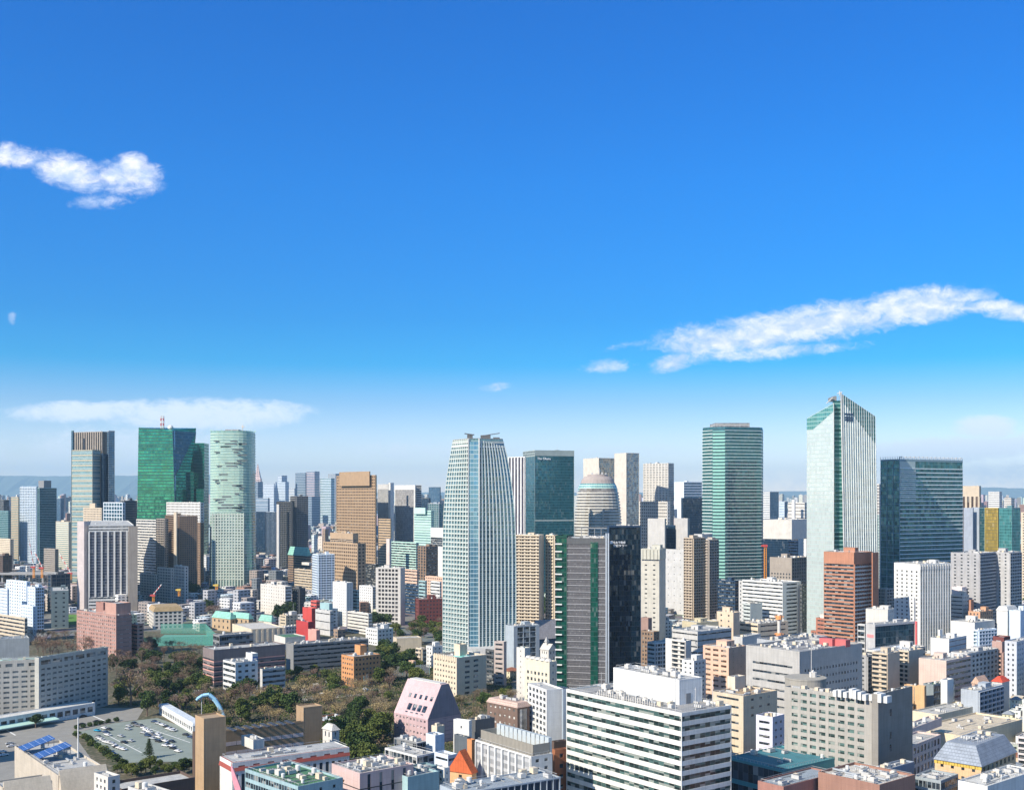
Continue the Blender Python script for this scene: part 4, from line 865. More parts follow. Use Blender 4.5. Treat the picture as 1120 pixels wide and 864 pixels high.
m = LB(); a = pw(205, D0+52); m.box(a[0]-2, a[0]+38, D0+40, D0+75, 0, zz(483.5)); b = pw(204, D0+30); m.box(b[0]-1, b[0]+17, D0+22, D0+60, 0, zz(516)); c = pw(215, D0+16); m.box(c[0], c[0]+15, D0+14, D0+40, 0, zz(534.5))
m.out('wing', glass((.01, .15, .11), bay=3, fl=6.2, line=(.01, .07, .06), lf=.25, met=.6, var=.7, vl=0, tilt=.03, streak=.04), r)
m = LB(); m.box(px(168, D0), px(188, D0), D0+25, D0+50, zt1-4, zt1+1.5); m.out('roof_deck', roofmat('grey'), r)
m = LB()
ax = px(171.7, D0); zb = zt1+1
for i in range(6):
    m.cur = i % 2; h = 5.0
    for sx in (-2.6, 2.6):
        for sy in (-2.6, 2.6): m.box(ax+sx-.55, ax+sx+.55, D0+35+sy-.55, D0+35+sy+.55, zb+i*h, zb+i*h+h)
    m.box(ax-3, ax+3, D0+32, D0+38, zb+i*h+h-.7, zb+i*h+h)
m.out('antenna_mast', [plain('red', .5), plain('white', .5)], r)
m = LB(); c = px(181, D0); P = [(0, 5.6), (3, 6.6), (7, 6.0), (10, 4.0), (12, .6)]
m.loft([(zb+h, [(c+rr*math.cos(k*.524), D0+34+rr*math.sin(k*.524)) for k in range(12)]) for h, rr in P]); m.out('radome', plain('white', .4), r)

# pale curved glass tower
D0 = 1790
r = droot('skyscraper', 'tall pale green tower with rounded edges and a white window grid at its lower half', 'curved pale tower', 225, 273, 471, D0, w=60, vb=638)
zz = lambda y: zat(y, D0); top = zz(471)
def sup(hw, hd, n=28, e=3.2, cx=0, cy=0):
    P = []
    for k in range(n):
        t_ = 2*math.pi*(k+.5)/n; c, s = math.cos(t_), math.sin(t_)
        P.append((cx+hw*math.copysign(abs(c)**(2/e), c), cy+hd*math.copysign(abs(s)**(2/e), s)))
    return P
cx, cy = px(249.4, D0), D0+32; s = D0/F
hwf = interp([(0, 24.4*s), (zz(600), 24.1*s), (zz(540), 23.4*s), (top, 23.2*s)])
lv = [0, zz(600), zz(540), zz(500), top]
m = LB(); m.loft([(z, sup(hwf(z), 30, cx=cx, cy=cy)) for z in lv]); m.out('glazing', glass((.24, .40, .35), bay=3, fl=4.3, line=(.34, .46, .42), lf=.2, met=.35, var=.45, vl=.0, streak=.05), r)
m = LB(); z = zz(560)
while z < top-3: m.loft([(z, sup(hwf(z)+.5, 30.5, cx=cx, cy=cy)), (z+1.55, sup(hwf(z)+.5, 30.5, cx=cx, cy=cy))]); z += 4.35
m.out('floor_bands', wall((.42, .56, .48)), r)
rg = random.Random(5)
for _ in range(34):
    m = LB()
    z = zz(rg.uniform(484, 560)); z = zz(560)+round((z-zz(560))/4.35)*4.35+1.6; u = rg.uniform(-.75, .5)*hwf(z); m.box(cx+u, cx+u+rg.uniform(6, 20), cy-30.7, cy-30, z, z+1.6)
    m.out('dark_louvre', plain('dgrey', .4), r)
m = LB(); z = zz(634)
while z < zz(561): m.box(cx-17.5*s, cx+16.5*s, cy-30.6, cy-29.4, z, z+2.1); m.loft([(z, sup(hwf(z)+.35, 30.2, cx=cx, cy=cy)), (z+1.2, sup(hwf(z)+.35, 30.2, cx=cx, cy=cy))]); z += 4.6
for i in range(12): u = (-17.5+i*34/11)*s; m.box(cx+u-.9, cx+u+.9, cy-30.75, cy-29.4, 6, zz(561))
m.out('window_grid', wall((.46, .52, .46)), r)
m = LB(); m.loft([(top-.5, sup(hwf(top)-1, 29, cx=cx, cy=cy)), (top+.3, sup(hwf(top)-1, 29, cx=cx, cy=cy))]); m.box(cx-9, cx+12, cy-14, cy+14, top, top+3); m.out('roof', roofmat('grey'), r)
m = LB(); P0 = sup(hwf(top)+.2, 30.2, 56, cx=cx, cy=cy)
for k, p_ in enumerate(P0):
    if k % 2 == 0: m.box(p_[0]-.3, p_[0]+.3, p_[1]-.3, p_[1]+.3, top, top+2.6)
m.out('roof_railing', plain('mint'), r)
m = LB(); m.tube((px(263, D0), D0+15, top), (px(263, D0), D0+15, top+10), .7); m.box(px(261.5, D0), px(264.5, D0), D0+14, D0+16, top+6, top+8); m.out('antenna', plain('off'), r)

# domed conical tower
D0 = 1900
r = droot('office_tower', 'conical banded tower with a round pinkish dome in front of two mirror slabs', 'domed tower', 629, 682, 519, D0, w=70, vb=574)
zz = lambda y: zat(y, D0); s = D0/F; cx, cy = px(655.5, D0), D0+38
hw = interp([(0, 30*s), (zz(580), 26.8*s), (zz(560), 25.6*s), (zz(545), 24*s), (zz(534), 22.2*s), (zz(528), 20*s)])
m = LB(); lv = [0, zz(580), zz(560), zz(545), zz(534)]; m.loft([(z, sup(hw(z)-1, hw(z)*.92, 28, 2.6, cx, cy)) for z in lv]); m.out('glazing', glass((.22, .20, .17), bay=4, fl=5, line=None, met=.1, var=.5), r)
m = LB(); z = 5
while z < zz(537): m.loft([(z, sup(hw(z)+.4, hw(z)*.92+1.2, 28, 2.6, cx, cy)), (z+2.3, sup(hw(z+2)+.4, hw(z+2)*.92+1.2, 28, 2.6, cx, cy))]); z += 5.0
for k in (-11.8, -11, 3.4, 4.2): m.box(cx+k*s, cx+(k+.5)*s, cy-hw(60)*.92-2, cy-20, 0, zz(556))
m.out('wall', wall((.54, .53, .48)), r)
m = LB(); m.loft([(zz(y), sup(h*s, h*s*.9, 28, 2.4, cx, cy)) for y, h in ((536, 22.4), (531, 20.8), (528.5, 19.2))]); m.out('glass_collar', glass((.16, .36, .36), bay=4, fl=4, line='mint', lf=.4, met=.4, var=.3), r)
m = LB(); m.loft([(zz(y), sup(h*s, h*s*.9, 28, 2.2, cx, cy)) for y, h in ((528.5, 19.2), (524, 17.4), (521, 15), (520.5, 11.5), (518.5, 11.2), (518.2, 3))])
for y in (526.6, 524.6, 522.8): m.loft([(zz(y), sup(19.3*s, 17.4*s, 28, 2.2, cx, cy)), (zz(y)+.5, sup(19.3*s, 17.4*s, 28, 2.2, cx, cy))]) if 0 else None
m.out('dome', wall((.36, .31, .29)), r)
m = LB()
for dx, h in ((-7, 4), (-2, 3), (4, 4.5), (8, 3)): m = LB(); m.box(cx+dx*s, cx+(dx+1.6)*s, cy-6, cy, zz(519), zz(519)+h); m.out('rooftop_unit', plain('lgrey'), r)
m = LB(); m.tube((cx+2*s, cy, zz(518)), (cx+2*s, cy, zz(511)), .6); m.out('antenna', plain('lgrey'), r)

# teal banded tower with bevelled corner
D0 = 1480
r = droot('skyscraper', 'teal glass tower with thin white floor bands and a cut-off bright corner', 'teal banded tower', 768, 835, 463, D0, w=50, vb=640)
zz = lambda y: zat(y, D0); top = zz(467)
def foot(g=0):
    P = [(px(768.3, D0+22)-g*.8, D0+22-g*.3), (px(779.5, D0+2)-g*.6, D0+2-g), (px(793, D0-3)+g*.2, D0-3-g), (px(832.5, D0+14)+g*.6, D0+14-g), (px(834.6, D0+22)+g, D0+22), (px(830, D0+55)+g, D0+55+g), (px(776, D0+60)-g, D0+60+g)]
    return P
rg = random.Random(2)
Pc = foot(0)
m = LB(); m.loft([(0, Pc), (top-5, Pc), (top, [( (x-px(800, D0))*.985+px(800, D0), (y-D0-30)*.985+D0+30) for x, y in Pc])]); m.out('glazing', glass((.07, .21, .20), bay=2.4, fl=4.3, line=(.03, .08, .09), lf=.3, met=.45, var=.5, vl=.04), r)
def seg(i): a, b = Pc[i], Pc[i+1]; return (lambda z: a), (lambda z: b)
m = LB()
a_, b_ = seg(1); bands(m, a_, b_, 2, top-5, 4.3, 1.9, .35); m.out('corner_bands', plain((.30, .58, .50), .35), r)
m = LB(); a_, b_ = seg(2); bands(m, a_, b_, 3.2, top-4, 4.3, .55, .7); a_, b_ = seg(0); bands(m, a_, b_, 3.2, top-4, 4.3, .8, .7); a_, b_ = seg(3); bands(m, a_, b_, 3.2, top-4, 4.3, .55, .6)
m.out('floor_bands', plain((.72, .80, .77), .5), r)
m = LB(); a_, b_ = seg(2); n = 12
for z0, z1, h in ((20, zz(505), 4.3),):
    z = 3.2+4.3*4
    while z < z1:
        for i in range(n):
            if rg.random() < .95: pA, pB = lerp2(Pc[2], Pc[3], (i+.16)/n*.8+.08), lerp2(Pc[2], Pc[3], (i+.80)/n*.8+.08); vbox(m, pA, pB, z+.7, z+2.5, .3)
        z += 4.3
m.out('dark_panes', glass((.02, .03, .05), 3, 4, None, met=.3), r)
m = LB(); a = px(782, D0+10); b = px(820, D0+10); m.box(a, b, D0+10, D0+45, top-.3, zz(462)); m.out('rooftop_unit', glass('mgrey', 2, 9, 'lgrey', .1, met=0, rough=.6), r)
m = LB(); m.loft([(top-.1, [((x-px(800, D0))*.97+px(800, D0), (y-D0-30)*.97+D0+30) for x, y in Pc]), (top+.4, [((x-px(800, D0))*.97+px(800, D0), (y-D0-30)*.97+D0+30) for x, y in Pc])]); m.tube((px(777, D0+10), D0+12, top), (px(777, D0+10), D0+12, top+5), .3); m.out('roof', roofmat('mgrey'), r)

# skyscraper with a slanted folded top
D0 = 1150
r = droot('skyscraper', 'tallest pale glass skyscraper with slanted pointed top and dark vertical slot', 'slanted top skyscraper', 882, 960, 430, D0, w=62, vb=660)
zz = lambda y: zat(y, D0)
A = lambda z: pw(882.4, D0+34); B = lambda z: pw(912.2, D0+2)
C_ = lambda z: pw(924.5-5.2*min(1, z/zz(434)), D0-3); E = lambda z: pw(960.5-3.5*min(1, z/zz(455)), D0+10)
zA, zB, zC, zE = zat(457.5, D0+34), zz(440.5), zz(430), zat(455, D0+10)
m = LB(); m.loft([(0, [A(0), B(0), pw(915, D0+60), pw(884, D0+66)]), (zB, [(*A(zA), zA), (*B(zB), zB), (*pw(915, D0+60), zB), (*pw(886, D0+66), zA)])])
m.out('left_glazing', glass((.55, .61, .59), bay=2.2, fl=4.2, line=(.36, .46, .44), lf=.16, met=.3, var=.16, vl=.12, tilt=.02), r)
m = LB(); m.loft([(0, [C_(0), E(0), pw(962, D0+66), pw(922, D0+60)]), (zE, [(*C_(zC), zC), (*E(zE), zE), (*pw(958, D0+66), zE), (*pw(916, D0+60), zC)])])
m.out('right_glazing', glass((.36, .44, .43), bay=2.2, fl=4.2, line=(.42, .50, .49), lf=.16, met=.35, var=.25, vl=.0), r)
m = LB(); m.loft([(0, [pw(911, D0+8), pw(925.5, D0+8), pw(925, D0+58), pw(908, D0+58)]), (zz(437.5), [pw(911, D0+8), pw(920.5, D0+8), pw(920, D0+58), pw(909, D0+58)])]); m.out('slot_glazing', glass((.025, .13, .13), bay=9, fl=4.2, line=(.18, .34, .33), lf=.28, met=.4, var=.8, vl=0), r)
zs = [0, zz(600), zz(540), zz(480), zC]
m = LB(); fins(m, C_, E, zs, 15, .48, .8, ztop=lambda u: zC+(zE-zC)*u); m.out('fins', wall((.66, .70, .69)), r)
m = LB(); fins(m, C_, E, zs, 15, 1.3, 1.1, ztop=lambda u: zC, skip=tuple(range(1, 16))); fins(m, A, B, zs, 1, .8, .5, ztop=lambda u: zB, skip=(0,)); m.out('edge_fin', wall('white'), r)
m = LB(); q = zat(470, D0)
for k in range(24):      # green tinted glass crown following the slope
    u0, u1 = k/24, (k+1)/24; a, b = A(0), B(0); t0 = zA+(zB-zA)*(u0+u1)/2
    vbox(m, lerp2(a, b, u0), lerp2(a, b, u1), max(zA-12, t0-17+u0*9), t0-.6, .15)
m.out('crown', glass((.12, .33, .30), bay=2.2, fl=4.2, line=(.25, .42, .40), lf=.2, met=.45, var=.3, vl=.06), r)
m = LB()
for k in range(24):
    u0, u1 = k/24, (k+1)/24; t0 = zC+(zE-zC)*(u0+u1)/2; z = t0-3; a0, b0 = C_(z), E(z)
    if k > 1: vbox(m, lerp2(a0, b0, u0), lerp2(a0, b0, u1), t0-6-u0*22, t0-.6, .55)
m.out('crown', glass((.03, .13, .13), bay=2.2, fl=4.2, line=(.10, .24, .24), lf=.2, met=.45, var=.3, vl=.1), r)
m = LB()      # window emblem near the top: three by three dark panes
for i in range(3):
    for j in range(3):
        z = zz(452+j*2.6+(1.2 if j else 0)); u = (924-919.5+i*2.9)/38; a0, b0 = C_(z), E(z); vbox(m, lerp2(a0, b0, u), lerp2(a0, b0, u+.055), z-1.7, z, 1.25)
m.out('dark_window', plain('navy', .3), r)
for x, y, w_, h in ((914.5, 437.5, 3, 2), (917.5, 437.5, 2.5, 3.2)):
    m = LB(); m.box(px(x, D0)-w_/2, px(x, D0)+w_/2, D0+12, D0+24, zz(437.6), zz(437.6)+h+2); m.out('rooftop_unit', plain('mgrey'), r)
m = LB(); m.tube((px(908, D0), D0+14, zz(440)), (px(914, D0), D0+10, zz(434)), .5); m.tube((px(919.5, D0), D0+4, zC-2), (px(919.7, D0), D0+4, zC+3), .5); m.tube((px(917.5, D0), D0+6, zC), (px(922, D0), D0+2, zC+1.2), .5); m.out('window_cleaning_arm', plain('lgrey'), r)

# dark banded glass tower
k_, inf = H('skyscraper', 'wide dark blue glass tower ringed by thin white lines, railing on its roof', 'dark banded glass tower', [
    dict(x=(963, 984, 1053), y=503.5, D=1230, th=61, wc=(.25, .36, .40), gc=G((.045, .16, .17), 2.6, 4.1, (.07, .2, .2), .12, met=.5, var=.7, tilt=.06), L=('f', 9, .5, .4, .5, 8), Rr=('c',), n=6, par=1.6, pent=False, roof='mgrey')])
i0 = inf[0]; m = MB(); z = 4
while z < i0['H']-8: m.fbox((i0['w']/2-.3, -i0['d']/2, 0, 1, 1, 0, i0['d']), 0, i0['d'], 0, .9, z, z+.95); z += 4.75 if z < 60 else 4.4
sub(k_, i0, 'floor_bands', m.mesh('floor_bands', plain((.74, .80, .80), .5)), 0, 0, 0)
m = MB(); n = 30
for i in range(n+1): u = -i0['d']/2+i0['d']*i/n; m.box(i0['w']/2-.6, i0['w']/2-.2, u-.2, u+.2, i0['H']+1.6, i0['H']+4.2); m.box(i0['w']/2-1.4, i0['w']/2+.4, u-.7, u+.7, i0['H']+3.6, i0['H']+4.4) if i % 2 else None
m.box(i0['w']/2-.5, i0['w']/2-.3, -i0['d']/2, i0['d']/2, i0['H']+2.6, i0['H']+2.8)
for i in range(9): u = -i0['w']/2+i0['w']*i/8; m.box(u-.2, u+.2, -i0['d']/2+.2, -i0['d']/2+.6, i0['H']+1.6, i0['H']+4.4)
sub(k_, i0, 'roof_railing', m.mesh('roof_railing', plain('lgrey')), 0, 0, 0)
m = MB(); m.fbox((i0['w']/2-.3, -i0['d']/2, 0, 1, 1, 0, i0['d']), 0, i0['d']*.24, 0, .5, i0['H']-9, i0['H']-1)
for j in range(8): m.fbox((i0['w']/2-.3, -i0['d']/2, 0, 1, 1, 0, i0['d']), 0, i0['d']*.24, 0, 1.2, i0['H']-12-j*4.4, i0['H']-10-j*4.4)
sub(k_, i0, 'pale_panels', m.mesh('pale_panels', plain((.42, .52, .50), .4)), 0, 0, 0)
H('office_building', 'thin pale green tower slice between the slanted top skyscraper and dark banded tower', 'pale green slice', [dict(x=(955, 961.5, 963), y=530, D=1600, wc='off', L=[(0, .75, ('n',)), (.75, 1, ('s', 4, .4))], gc=gPale, n=0)])

# black glass tower in the centre right
k_, inf = H('skyscraper', 'black glass tower beside a grey louvred slab, white lettering high on the glass', 'black glass tower', [
    dict(x=(620, 663.5, 665), y=590, D=840, th=13, wc='dgrey', gc=G((.13, .125, .13), 1.1, 1.6, (.07, .07, .075), .3, met=.1, var=.35, rough=.45, vl=.15), L=[(0, .97, ('n',)), (.97, 1, ('b',))], n=9, pent=False, dims=(None, 30), vb=750),
    dict(x=(664, 666, 701), y=575.5, D=850, th=80, wc='navy', gc=G((.008, .026, .045), 1.6, 3.8, (.004, .012, .026), .1, met=.5, var=.6, vl=.06, tilt=.08), L=('b',), Rr=('c',), n=3, par=.4, pent=False, vb=735),
    dict(x=(608, 620, 621), y=587, D=848, th=13, wc=(.01, .06, .045), gc=G((.01, .10, .07), 2, 3.6, (.01, .05, .04), .2, met=.45, var=.6), L=('c',), n=0, dims=(None, 26), vb=750)])
i0 = inf[0]; w2, d2 = i0['w']/2, i0['d']/2; m = MB(); z = 6
while z < i0['H']-3: m.box(-w2, w2, -d2-.1, -d2+.4, z, z+.32); z += 4.6
sub(k_, i0, 'louvre_lines', m.mesh('louvre_lines', plain((.42, .42, .43), .5)), 0, 0, 0)
m = MB(); u0 = -w2+(646-620)/43.5*2*w2; m.box(u0, u0+(654-646)/43.5*2*w2, -d2-.35, -d2+.2, 0, i0['H']-2); sub(k_, i0, 'green_glass_strip', m.mesh('green_glass_strip', G((.01, .10, .07), 1.4, 3.6, (.008, .05, .04), .2, met=.4, var=.6)), 0, 0, 0)
for x in (663.2, 665.6): m = MB(); m.box(-.5, .5, -.5, .5, 0, zat(583, 840)); o = sub(k_, i0, 'silver_pillar', m.mesh('silver_pillar', plain((.5, .55, .6), .3, .4)), w2+(x-663.5)*.68, -d2-.6, 0)
i1 = inf[1]
sg = text_mesh('住友不動産', 1.95, SIGN, .1); sub(k_, i1, 'lettering', sg, i1['w']/2+.15, -i1['d']/2+3.1, zat(594.6, 845), math.radians(90))
sg = text_mesh('愛宕タワー', 2.2, SIGN, .1); sub(k_, i1, 'lettering', sg, i1['w']/2+.15, -i1['d']/2+3.1, zat(598.2, 845), math.radians(90))
m = MB(); m.loft([(0, [(0, -1.1), (.3, -1.1), (.3, 1.1), (0, 1.1)])]*1+[(2.2, [(0, -.9), (.3, -.9), (.3, .9), (0, .9)])]); sub(k_, i1, 'sign_emblem', m.mesh('sign_emblem', SIGN), i1['w']/2+.05, -i1['d']/2+1.7, zat(595, 845))
i2 = inf[2]; m = MB(); z = 8
while z < i2['H']-2:
    b_ = MB(); b_.box(-i2['w']/2-.4, i2['w']/2*.15, -1.3, 0, 0, .9); sub(k_, i2, 'balcony', shared('bal51', lambda: b_.mesh('balcony', wall('white'))), 0, -i2['d']/2, z); z += 5.6
m = MB()      # steel frame on the roof
for i in range(6): m.box(-14+i*5, -13.6+i*5, -10, -9.6, 0, 8)
m.box(-14, 11.4, -10, -9.6, 7.6, 8); m.box(-14, 11.4, 2, 2.4, 7.6, 8)
for i in range(6): m.box(-14+i*5, -13.6+i*5, -10, 2.4, 7.3, 7.6)
sub(k_, i0, 'roof_frame', m.mesh('roof_frame', plain('mgrey')), 2, 12, i0['H'])
def find(prefix): return [o for o in bpy.data.objects if o.get('label', '').startswith(prefix)][0]
# ---------------------------------------------------------------- middle distance
H('office_building', 'white cluster building with many windows at left, tallest of its group', 'white cluster building', [dict(x=(7, 29, 33), y=637, D=1290, wc='bwhite', L=('p', 6, 3.6, .4, .4), n=3), dict(x=(0, 8, 10), y=645, D=1270, wc='bwhite', L=('p', 3, 3.6, .5, .4), n=1)])
H('apartment_building', 'white apartment block with dark balcony side right of the white cluster building', 'white block with dark side', [dict(x=(30, 38, 48), y=643, D=1260, wc='bwhite', L=('p', 4, 3.4, .4, .4), Rr=('a', 3.4, 4, .4), n=2), dict(x=(22, 36, 40), y=664, D=1180, wc='bwhite', L=('p', 4, 3.4, .4, .4), n=2)])
H('office_building', 'dark glass building with frame lines left of the white column tower', 'dark framed glass building', [dict(x=(52, 56, 77), y=629, D=1480, wc='dgrey', gc=gNavy, L=('p', 6, 5, .85, .85), n=3)])
H('office_building', 'plain grey teal building with a few windows left of the white column tower', 'plain grey teal building', [dict(x=(53, 56, 75), y=647, D=1300, th=68, wc=(.16, .21, .22), L=('p', 8, 5, .3, .35), n=1, vb=672)])
H('office_building', 'pale green roofed beige office with long window bands at the left edge', 'beige band office', [dict(x=(-14, 27, 30), y=677, D=1150, wc='sand', gc=gDark, L=('s', 4, .45), n=3, roof='copper')])
H('office_building', 'pink brick building with white window rows and blank brick tower', 'pink brick building', [
    dict(x=(84, 127, 144), y=674, D=1060, th=42, wc='pbrick', L=('p', 3.6, 3.7, .55, .5, .5), Rr=('s', 4, .12), n=5, winc=(.3, .28, .27), vb=706), dict(x=(115, 127, 143), y=661, D=1066, th=42, z0=30, wc=(.45, .27, .22), L=('b',), n=1, pent=False), dict(x=(105, 113, 118), y=660, D=1085, th=42, z0=30, wc=(.33, .18, .15), L=('b',), n=0), dict(x=(143, 150, 157), y=684, D=1080, th=42, wc='pbrick', L=('s', 3.6, .4), n=1)])
H('school_building', 'cream school with tan tiled roof and white columns behind the green sports nets', 'tan roofed school', [dict(x=(163, 168, 200), y=669, D=1290, th=66, wc='off', L=('p', 5, 4, .6, .6), rk='mans', rh=5, rc=(.42, .30, .16), n=None, vb=688)])
H('office_building', 'plain white office with a dark side behind the copper roofed hall', 'plain white office', [dict(x=(285, 312, 319), y=642, D=1430, wc='off', L=('p', 6, 4, .2, .35), Rr=('s', 4, .45), n=2), dict(x=(320, 327, 334), y=644, D=1440, wc='dgrey', L=('a', 3.6, 5, .3), n=2)])
H('hall', 'brown walled hall with two pale green copper hip roofs', 'copper roofed hall', [dict(x=(232, 252, 258), y=677, D=1270, th=40, wc='tan', L=('p', 8, 9, .3, .4), rk='hip', rh=7, rc='copper', n=None), dict(x=(252, 272, 277), y=677, D=1262, th=40, wc='tan', L=('p', 8, 9, .3, .4), rk='hip', rh=6, rc='copper', n=None)])
H('hall', 'small round hall with pale green curved roof right of the copper roofed hall', 'small green domed hall', [dict(x=(283, 297, 301), y=680, D=1290, th=40, wc='off', L=('b',), rk='hip', rh=7, rc='copper', n=None)])
H('school_building', 'white ribbed gymnasium between the copper roofed hall and the long dark building', 'white ribbed gymnasium', [dict(x=(254, 275, 311), y=689, D=1150, th=58, wc='cream', L=('b',), Rr=('f', 5.5, 2.2, .8), gc=G((.55, .5, .42), 9, 30, None, met=0), n=0, roof='off', pent=False), dict(x=(300, 312, 334), y=698, D=1120, th=55, wc='off', L=('b',), roof='greenroof', n=0, pent=False)])
H('school_building', 'long dark university building with reddish window bands', 'long dark red banded building', [
    dict(x=(222, 234, 312), y=712, D=890, th=53, wc=(.20, .165, .16), gc=gDark, L=[(0, .8, ('s', 3.9, .45)), (.8, 1, ('b',))], Rr=[(0, .66, ('s', 3.9, .45)), (.66, 1, ('b',))], n=5, pent=False, vb=745),
    dict(x=(233, 240, 277), y=696, D=940, th=53, z0=20, wc='mgrey', gc=gBlue, L=('s', 5, .6, 6), n=2, pent=False)])
m = MB(); rt_, inf_ = find('long dark university'), REG[-2]
for j in range(5):
    z = 5.2+j*(inf_['H']*.66-0)/5.0
    m.box(-inf_['w']/2-.1, inf_['w']/2+.1, -inf_['d']/2-.1, -inf_['d']/2+.3, z, z+.8); m.box(inf_['w']/2-.3, inf_['w']/2+.1, -inf_['d']/2, inf_['d']/2, z, z+.8)
sub(rt_, inf_, 'red_band', m.mesh('red_band', wall('salmon')), 0, 0, 0)
H('school_building', 'long grey university wing with dark window bands right of the red banded building', 'long grey banded wing', [dict(x=(313, 321, 403), y=706, D=975, th=56, wc='mgrey', gc=gDark, L=('b',), Rr=('s', 3.9, .42), n=12, pent=False, roof='grey', vb=735)])
H('office_building', 'small white office with a logo tower before the red banded building', 'white logo tower office', [
    dict(x=(244, 257.5, 282), y=726, D=850, th=50, wc='white', L=('s', 4, .5), Rr=('p', 6, 4, .5, .4), n=4, pent=False, vb=757), dict(x=(269, 276, 282), y=716, D=862, th=50, z0=15, wc='white', L=('b',), n=0, pent=False, name='sign_tower'), dict(x=(284, 287, 312), y=733, D=860, th=50, wc='lgrey', L=('b',), Rr=('s', 4, .45), n=3, roof='greenroof', pent=False)])
i1 = REG[-2]; rt_ = bpy.data.objects[[o.name for o in bpy.data.objects if o.get('label', '').startswith('small white office with a logo')][0]]
m = MB(); m.box(0, .2, -2.2, 2.2, -1.8, 1.8); m.cur = 1; m.box(.2, .3, -1.2, 1.2, -.6, .6); sub(rt_, i1, 'logo_panel', m.mesh('logo_panel', [plain('blue', .4), plain('white')]), i1['w']/2, 0, i1['H']-3.2)
H('office_building', 'orange brick building with rows of dark windows at the park edge', 'orange brick building', [dict(x=(373.5, 387, 416), y=719.5, D=900, th=50, wc='orange', L=('p', 3.6, 3.7, .5, .42), Rr=('p', 3.4, 3.7, .5, .42), n=3, pent=False, vb=742), dict(x=(388, 394, 401), y=707, D=915, th=50, z0=20, wc='orange', L=('b',), n=0, pent=False)])
H('apartment_building', 'low beige terrace block behind the dark park trees', 'low beige terrace', [dict(x=(430, 434, 461), y=699, D=1110, th=70, wc='sand', L=('b',), n=1, pent=False)])
H('apartment_building', 'beige balcony block left of the cream school with pool roof', 'beige balcony block', [dict(x=(455, 461, 466), y=710, D=985, wc='sand', L=('a', 3.4, 5, .4), n=1), dict(x=(447, 452, 455), y=724, D=960, wc='peach', L=('p', 4, 4, .3, .3), n=0)])
H('apartment_building', 'slim white block left of the cream school with pool roof', 'slim white block', [dict(x=(466, 473, 484), y=708, D=1000, wc='white', L=('p', 4, 3.6, .4, .4), n=2)])
H('school_building', 'cream school with notched roof edge and pale teal pool on its roof', 'cream school with pool roof', [
    dict(x=(474, 499.5, 532), y=722, D=855, th=50, wc='cream', L=('p', 3.4, 3.7, .4, .4, .4), Rr=[(0, 1, ('p', 7, 3.7, .55, .45, 8))], n=3, par=1.8, pent=False, vb=755), dict(x=(497, 503, 511), y=706, D=875, th=50, z0=20, wc='cream', L=('b',), n=0)])
i0 = REG[-2]; rt_ = [o for o in bpy.data.objects if o.get('label', '').startswith('cream school with notched')][0]
m = MB(); m.box(-4, 7, -3, 6, 0, .6); sub(rt_, i0, 'pool', m.mesh('pool', plain((.2, .55, .50), .2)), 0, 0, i0['H']+.1)
m = MB()
for i in range(12): u = -i0['w']/2+2+i*(i0['w']-4)/11; m.box(u-.7, u+.7, -i0['d']/2-.3, -i0['d']/2+.1, i0['H']-1.5, i0['H']+2.6)
sub(rt_, i0, 'roof_notches', m.mesh('roof_notches', wall('cream')), 0, 0, 0)
H('office_building', 'narrow grey brown stair tower with slit bands by the glass building', 'grey brown stair tower', [dict(x=(540.5, 551, 554), y=703, D=905, th=30, wc=(.42, .36, .33), L=('s', 4, .4, 0, .8), Rr=('b',), n=0), dict(x=(531, 540, 541), y=712, D=915, wc='dgrey', gc=gDark, L=('s', 4, .6), n=2)])
H('office_building', 'grey framed glass office at the right foot of the bulging tower', 'grey framed glass office', [dict(x=(553, 562, 590), y=686, D=990, th=60, wc=(.35, .40, .44), gc=G((.12, .17, .18), 5, 4, (.22, .28, .3), .15, met=.3, var=.5), L=('b',), Rr=('p', 6, 4.5, .9, .9, 3), n=8)])
H('temple_hall', 'grey gabled roof hall with dark blue front left of the black glass tower', 'grey gabled hall', [dict(x=(581, 590, 622), y=699, D=1060, th=60, wc='navy', L=('b',), rk='gabley', rh=17, rc=(.30, .29, .31), n=None)])
H('chapel', 'little white gabled chapel below the grey gabled hall', 'little white chapel', [dict(x=(591, 600, 608), y=711, D=960, th=45, wc='off', L=('p', 3, 5, .3, .4), rk='gable', rh=5, rc='off', n=None), dict(x=(596, 598, 600), y=702, D=965, th=45, wc='off', L=('b',), rk='hip', rh=4, n=None)])
H('school_building', 'cream building with arched windows and green patterned roof left of the black glass tower', 'arched window building', [
    dict(x=(574, 601, 609), y=725, D=800, th=50, wc=(.62, .57, .45), L=[(0, .8, ('p', 4, 4.6, .5, .5, 1.2)), (.8, 1, ('b',))], Rr=('p', 5, 5, .2, .3), n=0, roof='greenroof', pent=False, vb=750), dict(x=(565, 574, 580), y=710, D=835, th=45, wc='off', L=('p', 8, 4, .1, .3), n=1, roof='copper')])
i0 = REG[-2]; rt_ = [o for o in bpy.data.objects if o.get('label', '').startswith('cream building with arched')][0]
m = MB()
for i in range(5): u = -i0['w']/2+i0['w']*(i+.5)/5; m.cyl(u, -i0['d']/2+1.5, i0['w']/10, i0['H']+1, i0['H']+2.6, 10, i0['w']/16)
sub(rt_, i0, 'roof_arches', m.mesh('roof_arches', wall('off')), 0, 0, 0)
m = MB()
for i in range(4): u = -i0['w']/2+i0['w']*(i+.7)/5; m.box(u-1.2, u+1.2, -i0['d']/2+2.5, i0['d']/2-1, i0['H']+.2, i0['H']+.5)
sub(rt_, i0, 'planting_strips', m.mesh('planting_strips', plain('yellow')), 0, 0, 0)
